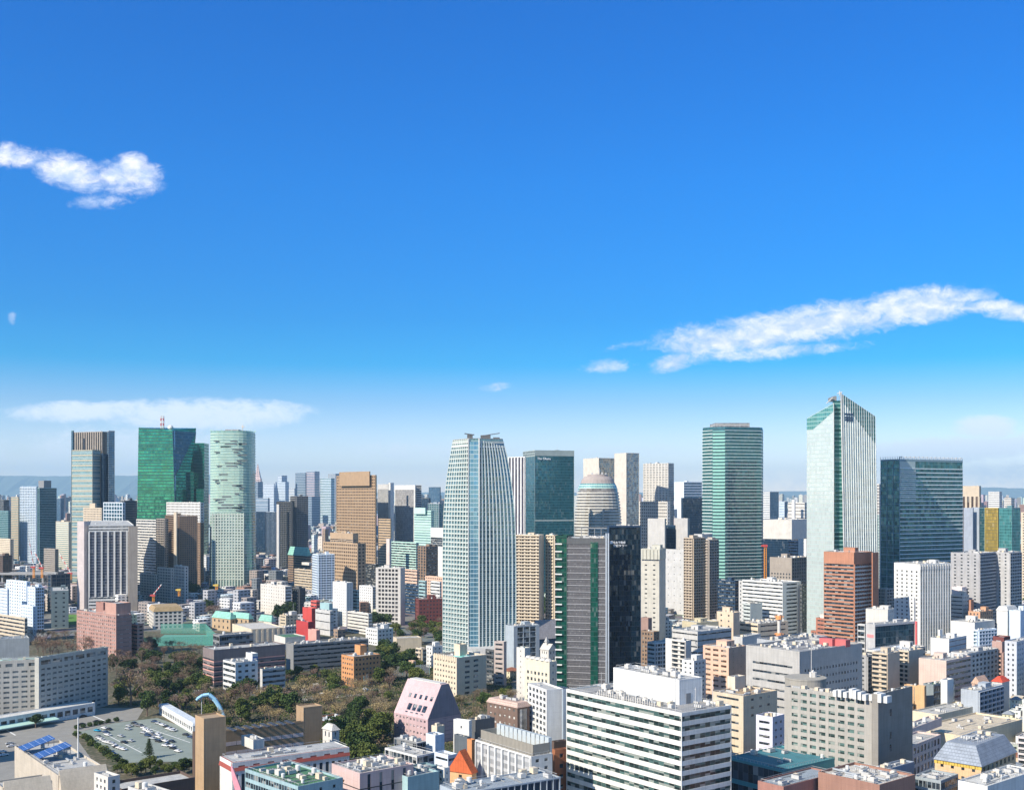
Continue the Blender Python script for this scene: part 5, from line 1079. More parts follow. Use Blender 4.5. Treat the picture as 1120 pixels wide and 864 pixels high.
# right middle
H('apartment_building', 'brown grid apartment block just right of the black glass tower', 'brown grid block', [dict(x=(701, 715, 721), y=692, D=960, wc='brown', L=('p', 3.4, 3.4, .5, .5), n=2), dict(x=(701, 709, 713), y=677, D=985, wc=(.3, .2, .17), L=('b',), n=0)])
H('apartment_building', 'white block with balconies in front of the brown grid block', 'white balcony block', [dict(x=(708, 716, 734), y=704, D=880, th=55, wc='white', L=('s', 3.4, .45), Rr=('a', 3.4, 5, .35), n=3)])
H('apartment_building', 'white block with a dark zigzag outdoor stair', 'white zigzag stair block', [dict(x=(735, 750, 756), y=702, D=840, th=50, wc='off', L=('a', 3.2, 9, .35, 1.2), Rr=('b',), n=2), dict(x=(728, 736, 737), y=700, D=850, wc='white', L=('b',), n=0)])
H('office_building', 'cream tower with two columns of small windows beside the black banded white office', 'small cream tower', [dict(x=(784, 802, 809), y=671, D=1030, th=45, wc=(.6, .48, .36), L=('p', 8, 5, .22, .3), Rr=('b',), n=2)])
H('office_building', 'low cream office with strip windows and crowded roof right of the small cream tower', 'low cream strip office', [dict(x=(809, 829, 862), y=683, D=1040, th=55, wc=(.62, .53, .40), L=('s', 5, .35), Rr=('s', 5, .3, 0, 3), n=14, pent=False)])
H('office_building', 'long low grey building with stepped flat roofs behind the peach building', 'long low grey building', [dict(x=(735, 763, 800), y=692, D=960, th=50, wc='lgrey', L=('s', 5, .25), n=4), dict(x=(746, 762, 786), y=682, D=1010, th=60, z0=0, wc=(.5, .44, .3), L=('b',), n=2)])
H('apartment_building', 'peach building with rows of brown windows and dark shaded side', 'peach building', [dict(x=(769, 797, 816), y=710, D=800, th=48, wc='peach', L=('p', 6.2, 3.5, .68, .42, .5), Rr=('p', 8, 4, .1, .1), n=4, winc=(.12, .07, .05)), ])
H('office_building', 'pale grey plain box beside the peach building', 'pale grey box', [dict(x=(802, 812, 832), y=698, D=860, th=40, wc='lgrey', L=('b',), n=2)])
H('apartment_building', 'cluttered white low house before the white zigzag stair block', 'cluttered white house', [dict(x=(746, 759, 772), y=724, D=780, wc='white', L=('p', 4, 3.2, .4, .4), n=6)])
H('office_building', 'large pale grey office with long dark slot windows and crowded roof', 'large pale grey office', [
    dict(x=(816, 874.5, 943), y=715, D=700, th=51, wc=(.40, .39, .37), L=[(0, .87, ('s', 5.2, .26, 0, 5)), (.87, 1, ('b',))], Rr=[(0, .84, ('p', 3.2, 5.2, .45, .35, 4)), (.84, 1, ('b',))], n=26, pent=False, par=1.4, roof='grey'),
    dict(x=(828, 856, 905), y=703, D=760, th=51, z0=30, wc=(.36, .38, .40), L=('b',), n=12, pent=False, roof='dgrey')])
i0 = REG[-2]; rt_ = [o for o in bpy.data.objects if o.get('label', '').startswith('large pale grey office')][0]
for (x, y, c) in ((-6, 14, 'red'), (2, 17, 'red')): m = MB(); m.box(-5, 5, -2.5, 2.5, 0, 4.5); sub(rt_, i0, 'red_cabin', m.mesh('red_cabin', wall((.50, .13, .13))), x+14, y, i0['H']+.2)
# foreground right: grey office with drum
k_, inf = H('office_building', 'grey tiled office with rows of green tinted windows and a round drum on its roof', 'grey drum office', [
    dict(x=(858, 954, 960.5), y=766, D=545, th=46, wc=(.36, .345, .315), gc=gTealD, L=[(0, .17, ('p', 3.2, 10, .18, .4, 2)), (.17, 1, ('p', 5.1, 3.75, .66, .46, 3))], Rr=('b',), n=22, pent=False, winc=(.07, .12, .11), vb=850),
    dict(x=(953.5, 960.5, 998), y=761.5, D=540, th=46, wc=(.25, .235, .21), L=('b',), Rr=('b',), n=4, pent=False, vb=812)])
i0 = inf[0]
c = Vector((px(881, 603), 603)); m = LB(); l = k_.location
m.cyl(c.x, c.y, 10.6, 50, zat(741.5, 600), 36); m.cyl(c.x, c.y, 10.8, zat(742.5, 600), zat(741, 600), 36)
def wsub(root, m, name, mat):
    M = root.matrix_basis.inverted(); m.v = [tuple(M @ Vector(v)) for v in m.v]; return link(name, m.mesh(name, mat), root)
wsub(k_, m, 'drum', wall((.33, .31, .27)))
m = LB(); z = zat(741, 600); m.cyl(c.x+4, c.y, 2, z, z+2.5, 10); m.cyl(c.x+4, c.y, 1.2, z+2.5, z+3.6, 10, .3); wsub(k_, m, 'rooftop_unit', plain('off'))
m = LB(); m.tube((px(888, 600), c.y-2, z), (px(888, 600), c.y-2, z+22), .16); wsub(k_, m, 'antenna', plain('off'))
i1 = inf[1]
for (u, v, h, w_) in ((-.02, -5, 9, 1.4), (0, -5, 20, 1.3), (0, -5, 26, 1.3)): m = MB(); m.box(0, .12, -w_/2, w_/2, -1.6, 1.6); sub(k_, i1, 'window', m.mesh('window', winmat()), i1['w']/2+.02, v, i1['H']-h)
rg = random.Random(4)
for i in range(11): m = MB(); m.box(-.9, .9, -2.3, 2.3, 0, rg.uniform(2.5, 4.6)); sub(k_, i0, 'roof_screen', m.mesh('roof_screen', wall('white')), 6+i*2.6, -3+rg.uniform(-1, 1), i0['H']+.1)
H('office_building', 'beige office with strip windows and small logo windows left of the grey drum office', 'beige strip office', [
    dict(x=(779, 813, 850), y=763, D=650, th=50, wc=(.55, .47, .35), L=('s', 4.4, .28, 0, 3), Rr=[(0, .62, ('b',)), (.62, 1, ('p', 8, 4, .35, .3, 4))], n=7, pent=False, vb=822, roof='tan'), dict(x=(796, 804, 815), y=742, D=675, th=50, z0=30, wc=(.60, .52, .42), L=('b',), n=1, pent=False)])
H('office_building', 'slim white lilac building with square windows before the beige strip office', 'slim lilac building', [dict(x=(827, 845, 858), y=788, D=610, th=45, wc='lilac', L=('s', 3.8, .35, 0, 1.5), Rr=('p', 5, 4, .35, .35), n=5, par=2, pent=False)])
# white striped office
k_, inf = H('office_building', 'large white office wrapped in dark green window bands, white penthouse block on top', 'white banded office', [
    dict(x=(619.5, 745.5, 800), y=782, D=480, th=53, wc=(.66, .655, .61), gc=gTealD, L=('s', 4.15, .50), Rr=('s', 4.15, .52), n=22, pent=False, roof='grey', winc=(.045, .085, .08), vb=864),
    dict(x=(671, 743, 768), y=744.5, D=503, th=55, z0=50, wc=(.68, .68, .66), L=('b',), n=9, pent=False, par=.5)])
i0, i1 = inf; m = MB()
for i in range(26): m.box(-22+i*1.5, -21.6+i*1.5, -.3, .3, 0, 1.6+(i*7 % 5)*.35)
sub(k_, i0, 'cable_rack', m.mesh('cable_rack', plain('off')), 2, -i0['d']/2+4, i0['H']+.2)
m = MB(); m.box(0, .1, -1.4, 1.4, 0, 4.5); sub(k_, i1, 'door', m.mesh('door', plain('mgrey')), i1['w']/2+.02, -1.5, i0['H']+.3)
for (u, v, h) in ((i0['w']*.38, -i0['d']*.32, 19), (i0['w']*.43, i0['d']*.3, 12), (i0['w']*.45, -i0['d']*.1, 10)): m = MB(); m.tube((0, 0, 0), (0, 0, h), .16); m.box(-.4, .4, -.1, .1, h-1, h-.8); sub(k_, i0, 'antenna', m.mesh('antenna', plain('lgrey')), u, v, i0['H'])
# bottom centre
k_, inf = H('office_building', 'grey office with white vertical ribs and screened plant on its roof', 'white ribbed grey office', [dict(x=(520, 581, 604), y=829, D=500, th=54, wc='white', gc=G((.25, .26, .27), 3, 3.7, (.42, .43, .44), .4, met=0, rough=.5, var=.5), L=('f', 5.6, 1.1, .9), Rr=('p', 6, 3.7, .4, .4), n=10, pent=False, par=.8, vb=864)])
i0 = inf[0]; m = MB(); hw, hd = i0['w']/2-1.5, min(i0['d']/2-1.2, 8)
for (a, b, c, d) in ((-hw, hw, -hd, -hd+.3), (-hw, hw, hd-.3, hd), (-hw, -hw+.3, -hd, hd), (hw-.3, hw, -hd, hd)): m.box(a, b, c, d, 0, 5.2)
for i in range(40): m.box(-hw+i*2*hw/40, -hw+i*2*hw/40+.2, -hd-.15, -hd, 0, 5.4)
m.box(-hw, hw, -hd, hd, 5.2, 5.4) if 0 else None
sub(k_, i0, 'plant_screen', m.mesh('plant_screen', plain((.30, .28, .24), .6)), 0, 1, i0['H']+.1)
m = MB()
for i in range(12): m.box(-hw+i*2*hw/12+.3, -hw+(i+1)*2*hw/12-.3, hd+.5, hd+2.4, 0, 7.2)
sub(k_, i0, 'cooling_unit', m.mesh('cooling_unit', plain((.45, .50, .52), .5)), 0, 0, i0['H']+.1)
H('apartment_building', 'slim white building with windows on its left third beside the white banded office', 'slim white gridded building', [dict(x=(577.5, 598, 616), y=756, D=640, th=66, wc='white', L=('p', 4.6, 3.5, .62, .6, .4), Rr=('b',), n=1, pent=False, vb=808), dict(x=(614.5, 616, 620.5), y=756, D=640, th=66, wc='bgrey', L=('b',), n=0, pent=False)])  # second block: blue shade of the right side put into its wall colour
H('office_building', 'brown building with scattered white square windows and rounded roof edge', 'brown white windowed building', [dict(x=(533, 566, 579), y=774, D=650, th=48, wc=(.17, .115, .09), gc=G((.17, .115, .09), 3, 3, None, met=0, rough=.8, var=.1), L=('p', 3.9, 4.2, .42, .34), Rr=('p', 8, 18, .75, .8, .5), winc=(.45, .43, .40), rk='mans', rh=2.6, rc=(.55, .40, .34), n=None, vb=805)])
rt_ = [o for o in bpy.data.objects if o.get('label', '').startswith('brown building with scattered')][0]
rooftop(rt_, 0, 0, 0, REG[-1]['w']*.8, REG[-1]['d']*.7, REG[-1]['H']+2.7, 7, random.Random(3), pent=False)
# pink A-frame building
k_, inf = H('office_building', 'pink building with a steep sloping roof face and grey gable side', 'pink sloped roof building', [dict(x=(431, 468, 504), y=787, D=690, th=46, wc=(.47, .34, .35), L=[(0, 1, ('p', 3.4, 3.6, .5, .35, 1))], Rr=('s', 2.6, .12), rk='flat', n=None, par=0, winc=(.35, .30, .32), vb=812)])
i0 = inf[0]; w2, d2, Hh = i0['w']/2, i0['d']/2, i0['H']; rh = 20
m = MB(); b_ = 0.0
m.loft([(Hh, [(-w2-.1, -d2-.1), (w2-.3, -d2-.1), (w2-.3, d2+.1), (-w2-.1, d2+.1)]), (Hh+rh, [(-w2+.2, -2.5), (w2-.3, -2.5), (w2-.3, 3.5), (-w2+.2, 3.5)])]); sub(k_, i0, 'roof', m.mesh('roof', wall((.52, .37, .38))), 0, 0, 0)
m = MB(); m.loft([(Hh, [(w2-.3, -d2-.1), (w2+.02, -d2-.1), (w2+.02, d2+.1), (w2-.3, d2+.1)]), (Hh+rh, [(w2-.3, -2.5), (w2+.02, -2.5), (w2+.02, 3.5), (w2-.3, 3.5)])])
for j in range(7):
    z = Hh+1+j*2.6; f = 1-(z-Hh)/rh; m.box(w2, w2+.12, -d2*f-1.5*(1-f), d2*f+2*(1-f), z, z+.3)
sub(k_, i0, 'gable_wall', m.mesh('gable_wall', wall((.27, .23, .25))), 0, 0, 0)
m = MB(); m.box(-w2+2, w2-2, -2, 3, Hh+rh, Hh+rh+.5); sub(k_, i0, 'ridge_platform', m.mesh('ridge_platform', plain('off')), 0, 0, 0)
sl_ = (d2-2.5)/rh
for row, (zc, hgt, n_, wd, sp, x0) in enumerate(((Hh+11.5, 2.4, 5, 2.0, 5.2, -w2+7.5), (Hh+5.2, 3.6, 4, 3.4, 4.8, -w2+10.5), (Hh+2.2, .6, 4, 2.2, 5, -w2+10))):
    for i in range(n_):
        m = MB(); yb = -d2+sl_*(zc-hgt/2-Hh)-.35; ya = -d2+sl_*(zc+hgt/2-Hh)-.35
        m.hexa([(-wd/2, yb, -hgt/2), (wd/2, yb, -hgt/2), (wd/2, yb+.8, -hgt/2), (-wd/2, yb+.8, -hgt/2), (-wd/2, ya, hgt/2), (wd/2, ya, hgt/2), (wd/2, ya+.8, hgt/2), (-wd/2, ya+.8, hgt/2)])
        sub(k_, i0, 'roof_window', m.mesh('roof_window', winmat()), x0+i*sp+wd/2, 0, zc)
H('office_building', 'white pavilion roof over dark teal glass below the pink sloped roof building', 'white roofed glass pavilion', [dict(x=(421, 456, 475), y=827, D=545, th=46, wc='white', gc=gTealD, L=('s', 5, .6, 3), n=2, pent=False, par=.3), dict(x=(431, 456, 466), y=813, D=575, th=46, z0=20, wc='mgrey', gc=gTealD, L=('s', 5, .8, 1.6), n=7, pent=False, par=.3)])
H('office_building', 'pale blue block with stair stepped boxes beside the white roofed pavilion', 'pale blue stepped block', [dict(x=(466, 476, 486), y=806, D=580, wc='bwhite', L=('b',), n=1, pent=False), dict(x=(476, 490, 500), y=828, D=540, wc='bwhite', L=('s', 4, .3), n=1, pent=False), dict(x=(472, 478, 486), y=796, D=600, wc='cream', L=('b',), n=2, pent=False)])
H('office_building', 'white box with small window above a dark grey wing', 'white box and dark wing', [dict(x=(496, 513, 516), y=790, D=615, th=30, wc='white', L=('p', 12, 8, .1, .2), n=0, pent=False), dict(x=(513, 520, 541), y=789, D=630, th=55, wc='dgrey', L=('b',), n=2, pent=False), dict(x=(497, 511, 515), y=808, D=600, wc=(.10, .12, .14), L=('b',), n=2, pent=False)])
H('house', 'orange fronted gabled house with bright red orange roof side', 'orange gabled house', [dict(x=(491, 516, 521), y=846, D=520, th=30, wc=(.62, .38, .20), L=('p', 5, 4, .25, .3, 4), rk='gabley', rh=10, rc=(.60, .13, .04), n=None)])
H('office_building', 'orange pillar shaped block behind the orange gabled house', 'orange pillar block', [dict(x=(511, 516, 520), y=811, D=560, wc=(.55, .24, .10), L=('b',), n=0, pent=False)])
H('office_building', 'dark brown and orange corner block between the ribbed office and banded office', 'brown orange corner block', [dict(x=(604, 607, 621), y=822, D=540, th=60, wc=(.30, .12, .06), L=('b',), Rr=('p', 6, 5, .4, .4), n=0, pent=False), dict(x=(603, 606, 620), y=813, D=556, th=60, wc='dbrown', L=('b',), n=1, pent=False)])
H('office_building', 'navy glass hall with steel mullions at the bottom edge of the picture', 'navy glass hall', [dict(x=(488, 503, 613), y=869, D=420, th=57, wc=(.35, .40, .45), gc=gNavy, L=('b',), Rr=('f', 3, .3, .4), n=8, pent=False, par=.6, roof='bgrey', dims=(15, None))])
H('office_building', 'pale teal office with boxy roof plant at the bottom edge beside the pink lettered block', 'pale teal office', [dict(x=(425, 446, 480), y=852, D=480, th=50, wc=(.30, .44, .46), L=('b',), n=5, pent=False), dict(x=(425, 441, 446), y=843, D=490, th=50, z0=20, wc=(.16, .26, .29), L=('b',), n=0, pent=False), dict(x=(446, 458, 478), y=843, D=492, th=50, z0=20, wc=(.14, .23, .26), L=('b',), n=8, pent=False), dict(x=(478, 486, 492), y=842, D=500, wc='white', L=('p', 3, 3, .4, .4), n=1, pent=False)])
k_, inf = H('office_building', 'pink block with black vertical slots and small brown lettering at the bottom edge', 'pink lettered block', [dict(x=(363, 393.5, 452), y=847.5, D=470, th=51, wc=(.56, .42, .40), gc=G('black', 3, 4, None), L=('b',), Rr=('p', 5.6, 9, .26, .94, 1.2), n=14, pent=False, par=.8, vb=864)])
i0 = inf[0]; sub(k_, i0, 'lettering', text_mesh('alb Bluur', 2.3, plain((.12, .06, .03)), .1), -i0['w']/2+2.2, -i0['d']/2-.15, i0['H']-5.2)
m = MB(); m.box(-i0['w']/2-.1, i0['w']/2+.06, -i0['d']/2-.06, -i0['d']/2+.3, i0['H']-6.1, i0['H']-5.7); m.box(i0['w']/2-.3, i0['w']/2+.08, -i0['d']/2, i0['d']/2, i0['H']-6.1, i0['H']-5.7); sub(k_, i0, 'dark_groove', m.mesh('dark_groove', plain('black')), 0, 0, 0)
# bottom left
k_, inf = H('school_building', 'long brown building with two plain end towers and pale window panels', 'brown two towered school', [
    dict(x=(244, 246, 332), y=801, D=588, th=55, wc='school', gc=gTealD, L=('b',), Rr=[(0, .50, ('b',)), (.50, .86, ('p', 8.2, 5.2, .74, .4)), (.86, 1, ('b',))], n=10, pent=False, par=1, roof='dgrey', vb=830),
    dict(x=(213.5, 223, 247), y=787.5, D=560, th=55, wc=(.40, .28, .17), L=('b',), n=0, par=.8, pent=False, roof='tan', vb=864), dict(x=(324, 332, 352.5), y=775, D=655, th=55, wc=(.36, .25, .155), L=('b',), n=0, par=.8, pent=False, roof='tan'),
    dict(x=(210.5, 213, 216), y=803, D=572, th=55, wc='dbrown', L=('b',), n=0, pent=False)])
i0 = inf[0]
for j in range(2):
    for i in range(7):
        m = MB(); m.box(0, .14, -3, 3, -1, 1); sub(k_, i0, 'pale_panel', shared('ppan', lambda: m.mesh('pale_panel', wall((.62, .50, .46)))), i0['w']/2-.1, -i0['d']/2+(i+.5)*i0['d']/7, i0['H']*(.62+.17*j))
for j in range(3):
    for i in range(8): m = MB(); m.box(-2, 2, -.9, .9, 0, .5); sub(k_, i0, 'solar_panel', shared('sop', lambda: m.mesh('solar_panel', plain((.05, .06, .08), .6))), -3+j*3.2, -i0['d']/2+4+i*4.6, i0['H']+.9)
k_, inf = H('school_building', 'long building with maroon roof band and white fins before the brown school', 'maroon roofed long building', [dict(x=(240.5, 254, 382), y=835, D=530, th=56, wc='white', gc=gDark, L=('b',), Rr=[(0, .80, ('f', 3.2, 1.5, .6)), (.80, 1, ('p', 7, 5, .45, .35))], n=6, pent=False, par=.4, roof='lgrey', vb=850),
    dict(x=(264, 277, 289), y=811, D=565, th=52, z0=25, wc='off', L=('b',), n=3, pent=False)])
i0 = inf[0]; m = MB(); w2, d2, Hh = i0['w']/2, i0['d']/2, i0['H']
m.loft([(Hh-3.6, [(w2+.1, -d2-.2), (w2+.6, -d2-.2), (w2+.6, d2+.2), (w2+.1, d2+.2)]), (Hh+.4, [(w2-1.3, -d2-.2), (w2-.9, -d2-.2), (w2-.9, d2+.2), (w2-1.3, d2+.2)])])
m.loft([(Hh-3.6, [(-w2-.2, -d2-.6), (w2+.6, -d2-.6), (w2+.6, -d2-.1), (-w2-.2, -d2-.1)]), (Hh+.4, [(-w2-.2, -d2+.6), (w2-.9, -d2+.6), (w2-.9, -d2+1), (-w2-.2, -d2+1)])]); sub(k_, i0, 'maroon_eave', m.mesh('maroon_eave', wall((.30, .075, .06))), 0, 0, 0)
H('hall', 'white roofed low hall with brown wall right of the brown school', 'white roofed low hall', [dict(x=(340, 352, 379), y=790, D=715, th=55, wc=(.34, .15, .09), L=('b',), n=3, pent=False, roof='cool')])
H('house', 'small white octagonal tower house beside the evergreen trees', 'white octagonal house', [dict(x=(353, 363, 371), y=799, D=625, wc='off', L=('p', 4, 5, .3, .5), rk='hip', rh=3, rc='off', n=None)])
H('office_building', 'teal walled office with green roof deck and cream roof boxes at the bottom edge', 'green decked teal office', [dict(x=(268, 326, 375), y=862.5, D=440, th=47, wc=(.28, .40, .43), L=('s', 3.6, .6, 2), Rr=('p', 7, 4, .2, .3), n=12, pent=False, roof='greenroof')])
H('hotel', 'large grey blue hotel slab with rows of windows at the left, pale roof edge', 'grey hotel slab', [
    dict(x=(38, 42.5, 118), y=721, D=765, th=25.5, wc=(.40, .40, .37), gc=G((.10, .13, .15), 3, 3.4), L=('b',), Rr=[(0, .86, ('p', 5.0, 3.5, .66, .42)), (.86, 1, ('p', 10, 5, .8, .5))], n=5, pent=False, par=1.2, roof='copper', winc=(.12, .15, .17), vb=765),
    dict(x=(-60, -50, 43), y=727, D=752, th=66, dims=(13, None), wc=(.48, .46, .41), gc=gDark, L=('b',), Rr=[(0, .86, ('p', 5.4, 3.5, .66, .42)), (.86, 1, ('p', 7, 5, .6, .4))], n=3, pent=False, roof='mint', winc=(.14, .17, .18), vb=765)])
H('hotel', 'pale grey hotel wing with blue grey roof behind the grey hotel slab', 'rear hotel wing', [dict(x=(-40, -30, 32), y=702, D=880, th=62, dims=(18, None), wc=(.45, .46, .44), L=('b',), Rr=('b',), n=8, pent=False, roof='bgrey')])
k_, inf = H('banquet_hall', 'long low white annex with a vaulted roof and green canopy before the hotel', 'low white hotel annex', [
    dict(x=(-40, -30, 104), y=791, D=716, th=36, wc='white', gc=gTealD, L=('b',), Rr=[(0, .25, ('b',)), (.25, .8, ('p', 5.5, 4, .7, .8)), (.8, 1, ('b',))], n=0, pent=False, par=.5, roof='white', vb=790),
    dict(x=(30, 40, 99), y=772, D=775, th=36, z0=6, wc='white', L=('b',), rk='mans', rh=3.2, rc=(.72, .66, .62), n=None, vb=790)])
i0 = inf[0]; m = MB(); w2, d2 = i0['w']/2, i0['d']/2; m.hexa([(w2, -d2, 3.2), (w2+7, -d2, 2.4), (w2+7, d2*.28, 2.4), (w2, d2*.28, 3.2), (w2, -d2, 3.9), (w2+7, -d2, 2.9), (w2+7, d2*.28, 2.9), (w2, d2*.28, 3.9)]); sub(k_, i0, 'canopy', m.mesh('canopy', plain('mint', .5)), 0, 0, 0)
k_, inf = H('office_building', 'building with slanting beige concrete edge and two tilted blue solar arrays', 'solar roofed building', [
    dict(x=(16, 64, 118), y=851, D=500, th=53, wc=(.45, .40, .33), L=('b',), n=10, pent=False, roof='lgrey', vb=860, par=1.2), dict(x=(-14, 3, 57), y=864, D=462, th=53, wc=(.45, .40, .33), L=('b',), n=0, pent=False, dims=(14, None))])
for i0, off in zip(inf, (0, 0)):
    w2, d2, Hh = i0['w']/2, i0['d']/2, i0['H']; m = MB()
    m.hexa([(w2+.1, -d2, Hh-7.5), (w2+5.6, -d2, Hh-7.5), (w2+5.6, d2, Hh-7.5), (w2+.1, d2, Hh-7.5), (w2-1.5, -d2+.5, Hh+3.2), (w2-1.0, -d2+.5, Hh+3.2), (w2-1.0, d2-.5, Hh+3.2), (w2-1.5, d2-.5, Hh+3.2)]); sub(k_, i0, 'sloping_parapet', m.mesh('sloping_parapet', wall((.50, .44, .35))), 0, 0, 0)
i0 = inf[0]
for (u, v) in ((-.30, -.20), (-.02, -.12)):
    m = MB(); a_ = .42; L_, W_ = 7.2, 5.4
    m.hexa([(-W_, -L_, 0), (W_, -L_, 0), (W_, -L_, .25), (-W_, -L_, .25), (-W_, L_, 3.6), (W_, L_, 3.6), (W_, L_, 3.85), (-W_, L_, 3.85)])
    m.v = []; m.f = []; m.mi = []; m.loft([(0, [(-W_, -L_), (W_, -L_), (W_, L_, 4.0), (-W_, L_, 4.0)]), (.3, [(-W_, -L_, .3), (W_, -L_, .3), (W_, L_, 4.3), (-W_, L_, 4.3)])])
    m.cur = 1
    for sx in (-W_+.6, W_-.6): m.box(sx-.12, sx+.12, L_-.6, L_-.4, -1, 3.9); m.box(sx-.12, sx+.12, -L_+.4, -L_+.6, -1, .3)
    o = sub(k_, i0, 'solar_array', m.mesh('solar_array', [glass((.05, .12, .32), 1.3, .8, (.25, .33, .5), .08, met=.3, var=.2, tilt=0), plain('grey')]), u*i0['w'], v*i0['d'], i0['H']+2.2)
m = MB(); m.tube((0, 0, 0), (0, 0, 20), .35, 8, .25); sub(k_, i0, 'flue', m.mesh('flue', plain('white')), i0['w']*.1, i0['d']*.3, i0['H'])
H('office_building', 'long low brown wall building with pale coping by the car park hedge', 'long brown wall building', [dict(x=(128, 133, 213), y=866, D=500, th=51, wc='dbrown', L=('b',), n=0, pent=False, par=1.4, dims=(16, None))])
H('office_building', 'small white plant tower with fans at the bottom edge by the long brown wall', 'small white plant tower', [dict(x=(103, 118, 131), y=852, D=475, wc='off', L=('p', 3, 3, .4, .5), n=2, pent=False), dict(x=(140, 170, 190), y=872, D=440, wc='lgrey', L=('b',), n=8, pent=False)])
# low vaulted white building and others
k_, inf = H('warehouse', 'long white low building with curved pale roof beside the car park', 'long white curved roof building', [dict(x=(174, 211, 222), y=793.5, D=722, th=58, wc='white', gc=gDark, L=('p', 4, 4, .6, .5), rk='mans', rh=1.7, rc='cool', n=None)])
# right foreground
k_, inf = H('office_building', 'orange beige building crowned by a slate grey mansard roof at the lower right', 'slate mansard building', [dict(x=(1022.5, 1073, 1111), y=838, D=500, th=44, wc=(.62, .42, .24), L=('p', 4.8, 4.6, .30, .42), Rr=('p', 4.8, 4.6, .5, .5), rk='mans', rh=8, rc='slate', n=None, vb=864)])
i0 = inf[0]; rooftop(k_, 0, 0, 0, i0['w']*.6, i0['d']*.6, i0['H']+8, 6, random.Random(6), pent=False)
m = MB(); w2, d2, Hh = i0['w']/2, i0['d']/2, i0['H']
for i in range(16): u = -w2+(i+.5)*2*w2/16; m.box(u-.9, u+.9, -d2-.12, -d2+.1, Hh-1.6, Hh-.3)
sub(k_, i0, 'eave_lights', m.mesh('eave_lights', plain('yellow')), 0, 0, 0)
H('office_building', 'pinkish building with a grid of dark windows left of the slate mansard building', 'pinkish gridded building', [dict(x=(959, 986, 1029), y=822, D=560, th=42, wc=(.58, .46, .42), L=('p', 10, 4.8, .32, .5, 4), Rr=('p', 4.2, 5, .62, .66, .6), n=2, pent=False, vb=860), dict(x=(962, 977, 1030), y=806, D=600, th=42, z0=20, wc=(.58, .47, .43), L=('b',), Rr=('b',), n=5, pent=False)])
k_, inf = H('shopping_centre', 'wide low cream building with sprawling flat roofs and terraces', 'wide cream low building', [dict(x=(998, 1050, 1118), y=806, D=640, th=50, wc=(.66, .56, .40), L=('b',), n=7, pent=False, roof='cream'), dict(x=(998, 1026, 1072), y=783, D=720, th=50, wc=(.66, .58, .44), L=('b',), n=6, pent=False, roof='lgrey')])
H('office_building', 'brick building with white roof plant at the bottom edge right of centre', 'brick roofed plant building', [dict(x=(895, 962, 1001), y=861, D=470, th=50, wc=(.30, .17, .13), L=('b',), n=16, pent=False, roof='off', par=1.2), dict(x=(946, 960, 1000), y=846, D=500, th=50, z0=20, wc='slate', L=('b',), n=4, pent=False)])
H('office_building', 'reddish brown walled building with bare pale roof panels at the bottom edge', 'reddish brown walled building', [dict(x=(829, 857, 915), y=862, D=480, th=50, wc=(.33, .17, .14), L=('b',), n=3, pent=False, roof='bgrey', par=.8), ])
H('office_building', 'teal glass walled building sunk between the white banded and grey drum offices', 'sunken teal glass building', [dict(x=(795, 856, 916), y=843, D=535, th=52, wc=(.10, .30, .32), gc=G((.02, .14, .18), 3, 5, (.03, .2, .2), .1, met=.4, var=.6), L=('s', 9, .8), Rr=('b',), n=4, pent=False, roof=(.05, .20, .25), par=.6)])
H('office_building', 'small modern glass office with pale frame at the bottom edge', 'small modern glass office', [dict(x=(999, 1029, 1048), y=856, D=490, th=45, wc=(.28, .32, .34), gc=gTealD, L=('s', 4, .7, 2), n=5, pent=False)])
H('office_building', 'white flat roof with large container boxes in the bottom right corner', 'white container roof', [dict(x=(1048, 1080, 1135), y=862, D=470, th=50, wc='white', L=('b',), n=9, pent=False, roof='white')])
H('apartment_building', 'grey blue apartment block with dark balconies above the wide cream building', 'grey blue balcony block', [dict(x=(1051, 1070, 1097), y=757, D=745, th=47, wc=(.36, .40, .45), L=('b',), Rr=('a', 3.3, 6, .4), n=5)])
H('office_building', 'dark glass house with roof garden above the wide cream building', 'dark roof garden building', [dict(x=(1010, 1021, 1044), y=750, D=790, th=55, wc=(.20, .24, .26), gc=gTealD, L=('b',), Rr=('s', 5, .8, 3), n=3, pent=False, roof='greenroof'), dict(x=(989, 1011, 1013), y=752, D=780, th=38, wc=(.60, .38, .20), L=('p', 10, 30, .06, .98, 2), n=2, pent=False)])
H('apartment_building', 'tan apartment block with pale balconies, left of a pair behind the grey drum office', 'left tan balcony block', [dict(x=(954, 971, 984), y=716, D=820, th=48, wc=(.52, .44, .34), L=('a', 3.3, 8, .45), Rr=('b',), n=3), dict(x=(940, 948, 955), y=718, D=840, th=48, wc='grey', L=('p', 4, 3.4, .4, .4), Rr=('a', 3.3, 4, .4), n=2)])
H('apartment_building', 'tan apartment block with dark recessed balconies, right of a pair behind the grey drum office', 'right tan balcony block', [dict(x=(983, 994, 1010), y=713, D=840, th=50, wc=(.55, .47, .37), L=('a', 3.3, 6, .4), Rr=('b',), n=4)])
H('apartment_building', 'bright white windowless cube with chimney right of the shop with red sign', 'white windowless cube', [dict(x=(1018, 1038, 1057), y=700, D=880, th=45, wc='white', L=('b',), Rr=('s', 4, .2), n=1), dict(x=(1026, 1028, 1031), y=690, D=890, th=45, wc='white', L=('b',), n=0)])
H('apartment_building', 'beige pink terrace building in front of the white windowless cube', 'beige pink terrace', [dict(x=(1005, 1035, 1062), y=724, D=810, th=48, wc=(.58, .46, .40), L=('b',), Rr=('s', 4, .4), n=5), dict(x=(1029, 1036, 1043), y=745, D=760, wc='white', L=('b',), n=0)])
